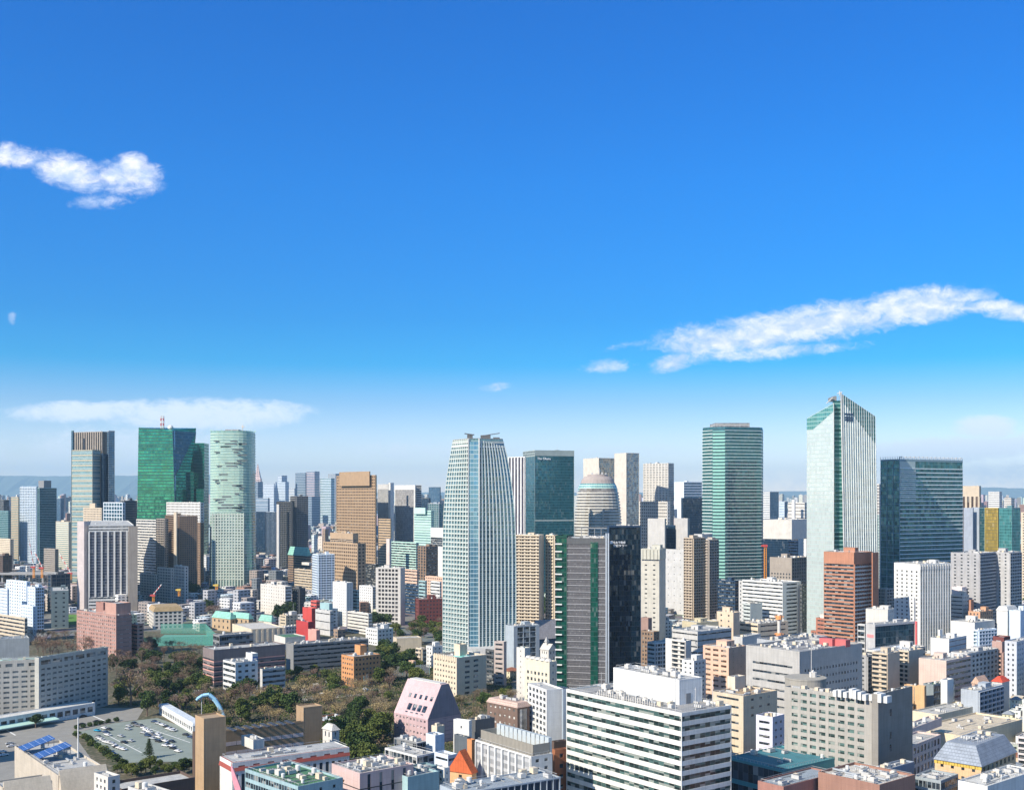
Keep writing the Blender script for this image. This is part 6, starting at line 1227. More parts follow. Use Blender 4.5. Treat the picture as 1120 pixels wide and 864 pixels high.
H('apartment_building', 'pale grey block with gridded windows and outside stair at the lower right', 'pale grey gridded block', [dict(x=(1040, 1058, 1092), y=716, D=850, th=50, wc='lgrey', L=('a', 3.3, 8, .35), Rr=('p', 5.5, 3.6, .6, .55), n=5)])
H('apartment_building', 'pinkish brown block with maroon top near the right edge', 'maroon topped block', [dict(x=(1085, 1096, 1105), y=703, D=880, wc=(.42, .28, .24), L=[(0, .8, ('a', 3.3, 5, .4)), (.8, 1, ('b',))], n=1), dict(x=(1086, 1098, 1105), y=698, D=885, z0=30, wc='maroon', L=('b',), n=0)])
H('apartment_building', 'grey white block with regular small dark windows at the right edge', 'grey white block at the right edge', [dict(x=(1099, 1112, 1135), y=703, D=850, th=45, wc=(.50, .52, .56), L=('p', 4, 3.7, .35, .45), n=2)])
k_, inf = H('shop_building', 'dark glass shop front with pale side wall bearing a red sign', 'shop with red sign', [dict(x=(947, 957, 1001), y=684, D=925, th=60, wc=(.45, .45, .45), gc=G((.02, .07, .10), 3, 5, (.04, .09, .11), .1, met=.4, var=.6), L=('b',), Rr=('c',), n=3), dict(x=(938, 946, 948), y=684, D=940, wc='lgrey', gc=gTealD, L=('s', 5, .7), n=0)])
i0 = inf[0]; m = MB(); m.box(-3.4, 3.4, -.2, 0, 0, 2.4); sub(k_, i0, 'sign', m.mesh('sign', plain((.75, .25, .25))), 0, -i0['d']/2-.05, i0['H']-10)
m = MB(); m.box(-.9, .9, -.6, .6, 0, i0['H']+1); sub(k_, i0, 'red_pillar', m.mesh('red_pillar', plain((.70, .14, .14))), i0['w']/2+.4, i0['d']/2+.6, 0)
H('office_building', 'white boxy building standing behind the shop with red sign', 'white boxy building', [dict(x=(947, 971, 978), y=668, D=1000, th=35, wc='off', L=('b',), Rr=('p', 5, 3.6, .3, .4), n=2)])
H('office_building', 'white roofed low building before the shop with red sign', 'white roofed low building', [dict(x=(947, 972, 1012), y=714, D=870, th=50, wc='off', L=('s', 4, .3), n=5, roof='cool')])
H('apartment_building', 'small dark and white block between the brick red tower and white fin tower', 'small dark and white block', [dict(x=(961, 969, 978), y=645, D=1180, wc='lgrey', L=('a', 3.3, 5, .4), n=1)])
H('office_building', 'long white flat building right of the white fin tower base', 'long white flat building', [dict(x=(1040, 1066, 1088), y=682, D=1060, th=50, wc='white', L=('b',), Rr=('b',), n=3)])
H('office_building', 'ornate orange brick building with chimneys before the left grey slab', 'ornate orange building', [dict(x=(1059, 1072, 1086), y=670, D=1120, wc=(.55, .32, .20), L=('p', 4, 4, .4, .5), n=4, roof='peach'), dict(x=(1059, 1062, 1065), y=657, D=1130, wc=(.4, .2, .13), L=('b',), n=0)])
H('office_building', 'white stepped office with pink top right of the white fin tower', 'pink topped white office', [dict(x=(1040, 1053, 1060), y=652, D=1140, wc='off', L=('s', 4, .3), Rr=('p', 4, 4, .5, .4), n=1), dict(x=(1041, 1052, 1057), y=643, D=1150, z0=40, wc=(.66, .58, .58), L=('b',), n=0)])
H('apartment_building', 'white and cyan balcony block below the long white flat building', 'white cyan balcony block', [dict(x=(1065, 1070, 1090), y=690, D=980, th=60, wc='bwhite', gc=gTeal, L=('a', 3.3, 4, .35), n=3)])
H('office_building', 'pale cyan panel building at the right edge below the right grey slab', 'pale cyan panel building', [dict(x=(1104, 1116, 1130), y=669, D=1010, wc='bwhite', L=('b',), n=1)])
H('office_building', 'white dome roofed building below the right grey slab', 'white dome roofed building', [dict(x=(1090, 1102, 1113), y=668, D=1080, wc='white', L=('b',), rk='mans', rh=4, rc='white', n=None)])
H('house', 'small bright red roofed house among white roofs at the right', 'red roofed house', [dict(x=(1085, 1096, 1104), y=746, D=790, wc='off', L=('b',), rk='hip', rh=3.5, rc=(.62, .08, .04), n=None)])
H('house', 'small peach gabled house among white roofs at the right', 'peach gabled house', [dict(x=(1063, 1072, 1081), y=748, D=800, wc='peach', L=('p', 3, 3, .4, .4), rk='gabley', rh=5, rc='peach', n=None)])
H('apartment_building', 'bright red block, upper one of two beside the white slit window tower', 'upper red block', [dict(x=(331, 341, 347), y=666, D=1290, wc='red', L=('b',), n=0), dict(x=(340, 346, 350), y=658, D=1320, wc=(.6, .12, .1), L=('s', 4, .4), n=0)])
H('apartment_building', 'crimson block, lower one of two above the long grey banded wing', 'lower crimson block', [dict(x=(324, 337, 343), y=681, D=1190, wc=(.42, .05, .05), L=('b',), n=1), dict(x=(337, 346, 350), y=690, D=1160, wc='salmon', L=('b',), n=0)])
H('office_building', 'grey white block with a slit window before the white slit window tower', 'grey white slit block', [dict(x=(345, 361, 365), y=669, D=1230, wc='lgrey', L=('s', 8, .12), n=2), dict(x=(350, 360, 364), y=661, D=1260, wc='tealw', L=('b',), n=0)])
def find(prefix): return [o for o in bpy.data.objects if o.get('label', '').startswith(prefix)][0]
# ---------------------------------------------------------------- trees
def leafmat(key, a, b, c):
    m, t, p = newmat(key); oi = t.node('ShaderNodeObjectInfo'); tc = t.node('ShaderNodeTexCoord')
    n = t.noise(tc.outputs['Object'], .55, 4, .6); n2 = t.noise(tc.outputs['Object'], 2.6, 2, .5)
    k = t.m('ADD', t.m('MULTIPLY', n, .9), t.m('SUBTRACT', t.m('MULTIPLY', oi.outputs['Random'], .7), .35))
    cc = t.mix(t.rng(k, .2, .8), c4(a), c4(b)); cc = t.mix(t.rng(n2, .55, .75), cc, c4(c))
    t.l.new(cc, p.inputs['Base Color']); p.inputs['Roughness'].default_value = .75; p.inputs['Specular IOR Level'].default_value = .2; return m
LM = [leafmat('dark_leaves', (.025, .05, .015), (.06, .10, .025), (.10, .14, .04)), leafmat('olive_leaves', (.06, .09, .02), (.13, .155, .035), (.20, .20, .05)),
      leafmat('bare_twigs', (.15, .115, .07), (.25, .195, .12), (.33, .27, .18)), leafmat('reddish_twigs', (.15, .095, .07), (.23, .155, .12), (.29, .21, .16)), leafmat('golden_twigs', (.30, .22, .10), (.36, .28, .14), (.45, .36, .2))]
BARK = plain((.14, .10, .075), .9)
def quadleaf(m, p, s, rg, sx=1.0):
    n = Vector((rg.gauss(0, 1), rg.gauss(0, 1), rg.gauss(0, 1)+.6)).normalized(); u = n.orthogonal().normalized(); w = n.cross(u)
    a = rg.uniform(0, 6.3); u, w = u*math.cos(a)+w*math.sin(a), w*math.cos(a)-u*math.sin(a); k = len(m.v)
    for (i, j) in ((-1, -.7), (1, -.8), (.8, 1), (-.7, .8)): m.v.append(tuple(p+u*(i*s*sx)+w*(j*s)))
    m.f.append((k, k+1, k+2, k+3)); m.mi.append(0)
def tree_proto(kind, seed):
    rg = random.Random(seed); tr = MB(); cr = MB()
    if kind == 'round':
        Ht = 9.5; tr.tube((0, 0, 0), (0, 0, 4), .35, 7, .22); lobes = []
        for i in range(13):
            a = rg.uniform(0, 6.3); r_ = rg.uniform(.2, 3.0); z = rg.uniform(3.6, 8.2); r_ *= 1-.3*abs(z-5.2)/3
            lobes.append((Vector((r_*math.cos(a), r_*math.sin(a), z)), rg.uniform(1.2, 2.2)))
        for c, r_ in lobes:
            tr.tube((0, 0, rg.uniform(2, 4)), tuple(c), .14, 5, .05)
            for _ in range(int(95*r_)):
                d = Vector((rg.gauss(0, 1), rg.gauss(0, 1), rg.gauss(0, 1))).normalized(); cr_p = c+Vector((d.x, d.y, d.z*.8))*r_*rg.uniform(.72, 1.08); quadleaf(cr, cr_p, rg.uniform(.17, .34), rg)
    elif kind == 'bare':
        tr.tube((0, 0, 0), (.2, 0, 3.2), .3, 7, .2)
        def grow(p, d, L, r_, lv):
            q = p+d*L; tr.tube(tuple(p), tuple(q), r_, 4, r_*.6)
            if lv == 0:
                for _ in range(18):
                    e = q+Vector((rg.gauss(0, .75), rg.gauss(0, .75), rg.gauss(.3, .6))); quadleaf(cr, e, rg.uniform(.10, .30), rg, .35)
                return
            for _ in range(3 if lv > 1 else 4): n = (d+Vector((rg.uniform(-.8, .8), rg.uniform(-.8, .8), rg.uniform(-.1, .55)))).normalized(); grow(q, n, L*rg.uniform(.6, .85), r_*.6, lv-1)
        for _ in range(4): grow(Vector((.2, 0, 3.0)), Vector((rg.uniform(-.8, .8), rg.uniform(-.8, .8), 1)).normalized(), 2.6, .17, 2)
    elif kind == 'cedar':
        tr.tube((0, 0, 0), (0, 0, 19), .5, 8, .08)
        for t_ in range(15):
            z = 4+t_*1.02; R_ = (1-(z-3)/17)*5.6+.4
            for j in range(9):
                a = j*.698+t_*.4+rg.uniform(-.2, .2); rr = R_*rg.uniform(.75, 1.1); tr.tube((0, 0, z), (rr*math.cos(a), rr*math.sin(a), z-.5), .09, 4, .03)
                for _ in range(int(13*rr/3)+5):
                    f = rg.uniform(.2, 1); quadleaf(cr, Vector((rr*f*math.cos(a)+rg.gauss(0, .35), rr*f*math.sin(a)+rg.gauss(0, .35), z-.4*f+rg.gauss(0, .16))), rg.uniform(.15, .34), rg)
    elif kind == 'bush':
        for i in range(5):
            c = Vector((rg.uniform(-1.3, 1.3), rg.uniform(-1, 1), rg.uniform(.7, 1.5))); r_ = rg.uniform(.8, 1.3); tr.tube((0, 0, 0), tuple(c), .09, 4, .04)
            for _ in range(110):
                d = Vector((rg.gauss(0, 1), rg.gauss(0, 1), rg.gauss(0, 1))).normalized(); quadleaf(cr, c+d*r_*rg.uniform(.75, 1.1), rg.uniform(.11, .24), rg)
    return tr.mesh('trunk', BARK), cr
TP = {}
for kind, seeds, mats in (('round', (1, 2, 3), (0, 1)), ('bare', (4, 5, 6), (2, 3, 4)), ('cedar', (7,), (0,)), ('bush', (8, 9), (0, 1))):
    for s_ in seeds:
        tm, cr = tree_proto(kind, s_)
        for k in mats:
            TP.setdefault((kind, k), []).append((tm, cr.mesh('crown', LM[k])))
KN = {('round', 0): ('evergreen_tree', 'dark round evergreen tree'), ('round', 1): ('broadleaf_tree', 'olive green leafy tree'), ('bare', 2): ('bare_tree', 'bare brown winter tree'), ('bare', 3): ('bare_tree', 'bare reddish brown tree'), ('bare', 4): ('bare_tree', 'golden brown tree'), ('cedar', 0): ('cedar_tree', 'tall layered dark cedar'), ('bush', 0): ('shrub', 'dark green shrub'), ('bush', 1): ('shrub', 'olive green shrub')}
AUTO = []      # things that get their label from what they stand beside
rgT = random.Random(77)
def tree(x, y, kind, k, sc, D=None, label=None):
    D = D or gD(y); nm, lb = KN[(kind, k)]; tm, cm = rgT.choice(TP[(kind, k)])
    r = link(nm, None, None, (px(x, D), D, 0), rgT.uniform(0, 6.28)); sc *= 1.0 if kind == 'cedar' else 1.38; r.scale = (sc, sc, sc*rgT.uniform(.8, 1.1))
    link('trunk', tm, r); link('crown', cm, r); cat = {'shrub': 'shrub'}.get(nm, 'tree')
    if label: tag(r, label, cat)
    else: AUTO.append((r, lb, cat, D, 6*sc, 'trees and shrubs of the park')) 
    return r
def inrect(X, Y, b, mg=1.5):
    c, s = math.cos(b['a']), math.sin(b['a']); dx, dy = X-b['ctr'][0], Y-b['ctr'][1]
    u, v = dx*c-dy*s, dx*s+dy*c
    return abs(u) < b['w']/2+mg and abs(v) < b['d']/2+mg
def free(X, Y, mg=1.5): return not any(abs(X-b['ctr'][0]) < 120 and abs(Y-b['ctr'][1]) < 120 and inrect(X, Y, b, mg) for b in REG)
POS = []
def scatter(n, poly, kinds, smin, smax, gap=5.5):
    xs = [p[0] for p in poly]; ys = [p[1] for p in poly]; c = 0
    W_ = wpoly(poly); X0, X1 = min(p[0] for p in W_), max(p[0] for p in W_); Y0, Y1 = min(p[1] for p in W_), max(p[1] for p in W_)
    def ins(X, Y):
        r = False
        for i in range(len(W_)):
            (a, b), (c_, d) = W_[i], W_[i-1]
            if (b > Y) != (d > Y) and X < (c_-a)*(Y-b)/(d-b)+a: r = not r
        return r
    for _ in range(n*60):
        if c >= n: break
        X, Y = rgT.uniform(X0, X1), rgT.uniform(Y0, Y1)
        if not ins(X, Y) or not free(X, Y): continue
        if any((X-a)**2+(Y-b)**2 < gap*gap for a, b in POS): continue
        POS.append((X, Y)); k = rgT.choice(kinds); tree(560+F*X/Y, HZ+F*CZ/Y, k[0], k[1], rgT.uniform(smin, smax)); c += 1
EV, OL, B1, B2, B3 = ('round', 0), ('round', 1), ('bare', 2), ('bare', 3), ('bare', 4)
# landmarks among the trees
tree(39, 796, 'round', 0, .85, label='lone round clipped tree before the low white hotel annex')
tree(161, 783, 'round', 0, 1.25, label='big round evergreen between the car park and the white curved roof')
tree(163, 829, 'cedar', 0, .62, label='small bluish pine at the bottom side of the car park')
tree(389, 806, 'cedar', 0, 1.35, label='tall layered cedar standing right of the brown two towered school')
tree(143, 772, 'bare', 3, 1.9, label='large bare grey brown tree left of the park road behind the car park')
tree(150, 762, 'bare', 4, 1.4, label='golden leafed tree behind the large bare tree near the car park')
for x, y in ((84, 803), (94, 808), (140, 829)): POS.append((px(x, gD(y)), gD(y)))
for i in range(17):
    f = i/16; x, y = 128+f*84, 846-f*4; POS.append((px(x, gD(y)), gD(y))); tree(x, y+rgT.uniform(-3, 5), 'round', rgT.choice((1, 1, 1, 0)), rgT.uniform(.45, .65))
for i in range(9): tree(86+i*5.2, 804+i*3.6, 'bush', i % 2, 1.1)
for i in range(7): tree(84+i*7, 797-i*1.4, 'bush', 0, .8)
scatter(20, [(356, 806), (430, 800), (438, 848), (356, 856)], (EV, OL, OL), .95, 1.5, 6)
scatter(66, [(120, 735), (232, 722), (240, 800), (212, 784), (172, 778), (120, 768)], (EV, EV, B1, B2, OL, OL), .6, 1.35)
scatter(70, [(240, 762), (300, 764), (430, 748), (440, 800), (360, 800), (350, 790), (240, 798)], (B1, B1, B1, B2, B3, B3, EV, OL), .6, 1.35)
scatter(34, [(128, 700), (222, 715), (222, 735), (120, 740)], (B2, B2, EV, B1), .8, 1.2)
scatter(26, [(404, 716), (455, 722), (462, 750), (400, 742)], (EV, EV, EV, OL), .9, 1.35, 4.5)
scatter(30, [(240, 762), (300, 764), (430, 748), (440, 790), (360, 795), (240, 795)], (B1, B1, B3, OL), .5, .9, 3.6)
scatter(24, [(120, 742), (232, 722), (240, 795), (130, 770)], (B1, EV, B2, OL), .5, .9, 3.6)
scatter(14, [(500, 770), (560, 760), (560, 790), (505, 795)], (EV, OL, B1), .7, 1.0)
scatter(12, [(312, 742), (372, 738), (372, 752), (312, 757)], (EV, OL, B2), .6, .9)
scatter(26, [(34, 700), (98, 700), (98, 722), (34, 716)], (B1, B1, B2), .9, 1.3, 6)
scatter(26, [(430, 693), (488, 672), (488, 705), (440, 712)], (EV, OL, B2, OL), .9, 1.3, 8)
scatter(8, [(222, 668), (262, 664), (262, 684), (222, 684)], (EV, EV, B2), 1.1, 1.6, 8)
scatter(18, [(562, 668), (610, 668), (610, 682), (562, 682)], (EV, EV, OL), 1.3, 1.9, 8)
for i in range(12): tree(282+i*2.2, 641+(i*5 % 7), ('bare', 'round')[i % 2], (3, 0)[i % 2], 1.8)
for i in range(12): tree(1092+i*2.6, 608+(i*7 % 9), 'bare', 3, 3.3)
for x, y in ((316, 676), (304, 683), (410, 690), (420, 688), (232, 655), (205, 652), (212, 655), (704, 662), (890, 676)): tree(x, y, 'round', 0, 1.7)

rgU = random.Random(8)
for nm, mt, seed_ in (('undergrowth', LM[2], 1), ('ivy_and_bushes', LM[0], 2), ('dry_shrubs', LM[1], 3)):
    um = MB()
    W_ = wpoly([(118, 716), (240, 708), (560, 735), (560, 800), (440, 862), (355, 858), (350, 795), (216, 795), (172, 776), (120, 770)])
    for _ in range(2800):
        X, Y = rgU.uniform(-290, 20), rgU.uniform(600, 1120); r = False
        for i in range(len(W_)):
            (a, b), (c_, d) = W_[i], W_[i-1]
            if (b > Y) != (d > Y) and X < (c_-a)*(Y-b)/(d-b)+a: r = not r
        if not r or not free(X, Y, 2): continue
        R0 = rgU.uniform(1, 2.6)
        for j in range(26): quadleaf(um, Vector((X+rgU.gauss(0, R0), Y+rgU.gauss(0, R0), abs(rgU.gauss(.6, .8)))), rgU.uniform(.18, .42), rgU)
    o = link(nm, um.mesh(nm, mt)); tag(o, {1: 'brown winter undergrowth covering the park floor', 2: 'dark green low bushes spread over the park floor', 3: 'olive dry shrubs spread between the park trees'}[seed_], 'undergrowth', None, 'stuff')
# ---------------------------------------------------------------- cars
def car_parts():
    b = MB(); prof = [(-2.2, .45), (-2.25, .8), (-1.5, .95), (-.9, 1.42), (.7, 1.44), (1.35, .98), (2.1, .84), (2.25, .5)]
    n = len(prof); k = 0
    b.v = [(-.85*(1 if z < 1 else .82), x, z) for x, z in prof]+[(.85*(1 if z < 1 else .82), x, z) for x, z in prof]
    b.f = [tuple(reversed(range(n))), tuple(range(n, 2*n))]+[(i, (i+1) % n, n+(i+1) % n, n+i) for i in range(n)]; b.mi = [0]*len(b.f)
    g_ = MB(); g_.box(-.74, .74, -.95, .75, .98, 1.36); g_.hexa([(-.70, -1.42, .97), (.70, -1.42, .97), (.68, -.92, 1.36), (-.68, -.92, 1.36), (-.70, -1.46, 1.0), (.70, -1.46, 1.0), (.68, -.95, 1.41), (-.68, -.95, 1.41)])
    g_.hexa([(-.70, .72, 1.36), (.70, .72, 1.36), (.70, 1.28, .99), (-.70, 1.28, .99), (-.70, .76, 1.42), (.70, .76, 1.42), (.70, 1.34, 1.02), (-.70, 1.34, 1.02)])
    g_.v = [(x*1.09 if z < 1.37 and abs(y) < .96 else x, y, z) for x, y, z in g_.v]
    w_ = MB(); w_.tube((-.1, 0, 0), (.1, 0, 0), .33, 10)
    return b.mesh('body', carpaint()), g_.mesh('window', plain('black', .1)), w_.mesh('wheel', plain((.03, .03, .03), .7))
CB, CG, CW = car_parts()
CC = {'white': (.75, .75, .75), 'silver': (.42, .44, .46), 'black': (.02, .02, .025), 'dark blue': (.03, .06, .14), 'grey': (.2, .2, .21), 'bright blue': (.02, .30, .50), 'red': (.4, .03, .03)}
def car(x, y, ang, c):
    D = gD(y); r = link('parked_car', None, None, (px(x, D), D, .12), math.radians(ang)); r.scale = (1.15, 1.15, 1.1)
    o = link('body', CB, r); o.color = (*CC[c], 1); link('window', CG, r)
    for sx in (-.8, .8):
        for sy in (-1.4, 1.4): link('wheel', CW, r, (sx, sy, .33))
    AUTO.append((r, c+' car parked', 'car', D, 2, 'cars parked in the car park'))
T5 = lambda X, Y: (X/5.6, 714+Y/5.6)
rc_ = random.Random(9)
lst = [(595, 480, 'bright blue'), (640, 465, 'white'), (668, 472, 'black'), (648, 490, 'dark blue'), (660, 507, 'white'), (740, 514, 'silver'), (500, 510, 'grey'), (520, 520, 'black'), (790, 452, 'silver'), (760, 552, 'black'), (800, 543, 'silver'), (862, 450, 'black'), (882, 464, 'white'), (905, 477, 'white'), (880, 494, 'silver'), (905, 510, 'dark blue'),
       (965, 502, 'white'), (935, 528, 'silver'), (970, 545, 'black'), (1050, 546, 'black'), (1012, 572, 'white'), (1058, 588, 'black'), (1090, 606, 'white'), (945, 425, 'dark blue'), (970, 436, 'silver'), (995, 446, 'white'), (1018, 456, 'black'), (1040, 466, 'grey'), (1062, 476, 'white'), (640, 592, 'dark blue'), (664, 606, 'black'), (688, 620, 'dark blue'), (714, 634, 'black'), (785, 470, 'silver')]
for X, Y, c in lst: x, y = T5(X, Y); car(x, y, 55+rc_.choice((0, 180)), c)
for X, Y, c in ((130, 505, 'black'), (160, 520, 'dark blue'), (25, 470, 'white'), (50, 480, 'silver')): car(180+X/5.6, 714+Y/5.6, 55, c)
for i in range(26):
    X_, Y_ = (598+i*13, 520+i*6.6) if i < 13 else (820+(i-13)*19, 432+(i-13)*11.5); x, y = T5(X_+rc_.uniform(-6, 6), Y_+rc_.uniform(-5, 5)); car(x, y, 55+rc_.choice((0, 180)), rc_.choice(('white', 'silver', 'black', 'grey', 'white')))
for X, Y, c in ((510, 392, 'black'), (592, 425, 'black'), (500, 442, 'black'), (15, 610, 'white'), (60, 560, 'silver'), (70, 575, 'white'), (25, 630, 'white')): x, y = T5(X, Y); car(x, y, -52+rc_.choice((0, 180)), c)

# ---------------------------------------------------------------- nets, cranes, arch, leaf, highway
def netmat(c, a):
    m, t, p = newmat('net_%s' % (c,)); tc = t.node('ShaderNodeTexCoord'); n = t.noise(tc.outputs['Object'], .3, 3, .6)
    tr = t.node('ShaderNodeBsdfTransparent'); mx = t.node('ShaderNodeMixShader'); p.inputs['Base Color'].default_value = c4(c); p.inputs['Roughness'].default_value = .8
    t.l.new(t.m('MULTIPLY', t.m('ADD', .6, t.m('MULTIPLY', n, .8)), a), mx.inputs[0]); t.l.new(tr.outputs[0], mx.inputs[1]); t.l.new(p.outputs[0], mx.inputs[2])
    out = [x for x in t.n if x.type == 'OUTPUT_MATERIAL'][0]; t.l.new(mx.outputs[0], out.inputs[0]); return m
GN = netmat((.10, .36, .28), .38); WN = netmat((.45, .47, .48), .35)
def net(pts, h, label, mat, step=12):
    W_ = wpoly(pts); r = link('net_fence', None, None, (*W_[0], 0)); tag(r, label, 'net fence')
    nm = LB(); 
    for a, b in zip(W_, W_[1:]):
        L = math.hypot(b[0]-a[0], b[1]-a[1]); n = max(1, int(L/step)); vbox(nm, a, b, .2, h, .04, .04)
        for i in range(n+1):
            q = lerp2(a, b, i/n); m = LB(); m.tube((q[0], q[1], 0), (q[0], q[1], h+.4), .16, 6); m.out('post', plain((.20, .40, .40), .4), r)
    nm.out('net', mat, r)
sheet('sports_court', wpoly([(163, 706), (180, 694), (236, 694), (236, 706)]), .1, flatm('court_green', (.07, .24, .19), (.13, .33, .27)))
net([(157, 707), (236, 705)], 9, 'tall green net along the near side of the sports court', GN); net([(236, 705), (225, 693), (176, 693)], 11, 'tall green net around the far side of the sports court', GN)
net([(114, 713), (157, 709)], 7, 'dark green net beside the pink brick building', GN)
net([(398, 752), (420, 741), (470, 738)], 9, 'grey net fence on white posts before the dark park trees', WN, 7)
def crane(x, yb, yt, D, jib, label, c1='orange', c2='red'):
    r = link('tower_crane', None, None, (px(x, D), D, 0)); tag(r, label, 'crane'); s = D/F; z1 = zat(yt, D); zb = max(0, zat(yb, D))
    m = MB(); w_ = 1.1
    for sx in (-w_, w_):
        for sy in (-w_, w_): m.box(sx-.22, sx+.22, sy-.22, sy+.22, zb, z1)
    n = max(2, int((z1-zb)/2.6))
    for i in range(n):
        za = zb+(z1-zb)*i/n; zc = zb+(z1-zb)*(i+1)/n; m.tube((-w_, -w_, za), (w_, -w_, zc), .16, 4); m.tube((w_, -w_, za), (w_, w_, zc), .16, 4)
    link('mast', m.mesh('mast', plain((.75, .30, .03), .5)), r)
    m = MB(); m.box(-2.2, 2.2, -2, 2, z1, z1+2.6); m.box(-4.5, 0, -1.3, 1.3, z1+.4, z1+2.2); link('cab', m.mesh('cab', plain(PAL[c2], .5)), r)
    if jib:
        (jx, jy) = jib; e = Vector(((jx-x)*s, 6, zat(jy, D))); b0 = Vector((0, 0, z1+2.4)); k = 7
        for j in range(k):
            a, b = b0.lerp(e, j/k), b0.lerp(e, (j+1)/k); m = MB()
            for o in (Vector((0, -.7, 0)), Vector((0, .7, 0)), Vector((0, 0, 1.2))): m.tube(tuple(a+o), tuple(b+o), .28, 4)
            m.tube(tuple(a+Vector((0, -.7, 0))), tuple(b+Vector((0, 0, 1.2))), .2, 4)
            link('jib_section', m.mesh('jib_section', plain(('white', 'red')[j % 2], .5)), r)
crane(37, 632, 621, 1750, (30, 590), 'crane with an orange mast and red white jib leaning left, near the left edge')
crane(46, 632, 622, 1700, (36, 604), 'crane with a white and red jib right beside the leftmost crane')
crane(77, 634, 628, 1600, (63, 606), 'crane with orange mast close to the left side of the white column tower')
crane(168, 660, 652, 1500, (175, 640), 'small red crane below the cream mansion blocks', c2='red')
crane(196, 652, 646, 1500, None, 'short orange crane mast below the curved pale tower', c2='yellow')
crane(237, 645, 641, 1450, None, 'stub of a yellow crane in front of the curved pale tower', c2='yellow')
crane(837, 640, 598, 1320, None, 'tall orange crane mast with red cab by the teal banded tower', c2='red')
r = link('ventilation_mast', None, None, (px(852, 890), 890, 0)); tag(r, 'white pole banded with orange collars rising above the large pale grey office', 'mast')
m = MB(); m.cyl(0, 0, 1.3, 0, zat(672, 890), 10); link('pole', m.mesh('pole', plain('off')), r)
for y, h in ((673, 3), (692, 4.2), (704, 3)): m = MB(); z = zat(y, 890); m.cyl(0, 0, 2.6, z-h, z, 10); m.box(-3.4, 3.4, -1.2, 1.2, z-1.2, z-.4); link('collar', m.mesh('collar', plain((.75, .32, .12), .5)), r)
# blue arch
D0 = 760; pts = [(216, 764), (222, 760), (229, 759), (236, 765), (241, 773), (245, 782), (247, 789)]
r = link('arch_sculpture', None, None, (px(230, D0), D0, 0)); tag(r, 'curved pale blue arch rising out of the trees behind the brown school', 'arch')
for nm, off, rad, c in (('outer_tube', 0, 1.1, (.25, .48, .66)), ('inner_tube', 2.4, .8, (.35, .60, .78))):
    m = MB(); P_ = [Vector((px(x, D0)-px(230, D0)-off*.6, off, zat(y, D0)-off*.5)) for x, y in pts]
    Q = []
    for i in range(len(P_)-1):
        for t_ in (0, .34, .67): Q.append(P_[i].lerp(P_[i+1], t_))
    Q.append(P_[-1]); Q.append(P_[-1]+Vector((1, 0, -12)))
    for a, b in zip(Q, Q[1:]): m.tube(tuple(a), tuple(b), rad, 8)
    link(nm, m.mesh(nm, plain(c, .4)), r)
m = MB(); a = px(238, D0)-px(230, D0); m.tube((a, 1, 0), (a, 1, zat(769, D0)), .3, 6); m.tube((-6, 1, 0), (-6, 1, zat(763, D0)), .3, 6); link('strut', m.mesh('strut', plain('lgrey')), r)
# pink leaf
D0 = 470; r = link('roof_fin', None, None, (px(257, D0), D0, 0)); tag(r, 'curved bright pink fin sculpture at the left end of the maroon roofed building', 'sculpture')
m = MB(); prof = [(838, 252.5, 254.5), (845, 253, 257.2), (852, 254, 260), (860, 256, 263), (872, 259, 266), (900, 262, 269)]
m.loft([(zat(y, D0), [(px(a, D0)-px(257, D0), 0), (px(b, D0)-px(257, D0), -.8), (px(b, D0)-px(257, D0), .6), (px(a, D0)-px(257, D0), 1.2)]) for y, a, b in reversed(prof)]); link('blade', m.mesh('blade', plain((.70, .30, .36), .4)), r)
m = MB(); m.box(-1, 5, -1.5, 1.5, 0, zat(898, D0)); link('plinth', m.mesh('plinth', wall('lgrey')), r)
# elevated highway
D0 = 1950; r = link('elevated_highway', None, None, (px(38, D0), D0, 0)); tag(r, 'grey elevated highway deck on piers at the left behind the white cluster building', 'highway')
m = MB(); m.box(-110, 90, -8, 8, 17, 19.5); m.box(-110, 90, -8.4, -8, 17, 21); m.box(-110, 90, 8, 8.4, 17, 21); link('deck', m.mesh('deck', wall('grey')), r)
for i in range(9): m = MB(); m.box(-1.4, 1.4, -4, 4, 0, 17); link('pier', shared('pier', lambda: m.mesh('pier', wall('grey'))), r, (-100+i*23, 0, 0))
for b_ in ((0, 60, 640, 634),): pass
REG.append(dict(ref=None, main=False, ctr=(px(38, D0), D0), a=0, w=210, d=20, H=21, D=D0, x0=-30, x1=96, yt=626, vb=None))
# little white things in the park
for i, (x, y, s_) in enumerate(((361, 748, 3), (345, 752, 2), (333, 757, 2), (400, 757, 2.5), (352, 762, 2))):
    r = link('pavilion', None, None, (px(x, gD(y)), gD(y), 0), i*.7); AUTO.append((r, 'little white roofed hut among the bare trees', 'hut', gD(y), 3, 'little white huts in the park'))
    m = MB(); m.box(-s_, s_, -s_*.7, s_*.7, 0, 2.4); link('wall', m.mesh('wall', wall('lgrey')), r); m = MB(); m.loft([(2.4, [(-s_-.4, -s_*.7-.4), (s_+.4, -s_*.7-.4), (s_+.4, s_*.7+.4), (-s_-.4, s_*.7+.4)]), (3.6, [(-s_, -.02), (s_, -.02), (s_, .02), (-s_, .02)])]); link('roof', m.mesh('roof', wall('white')), r)

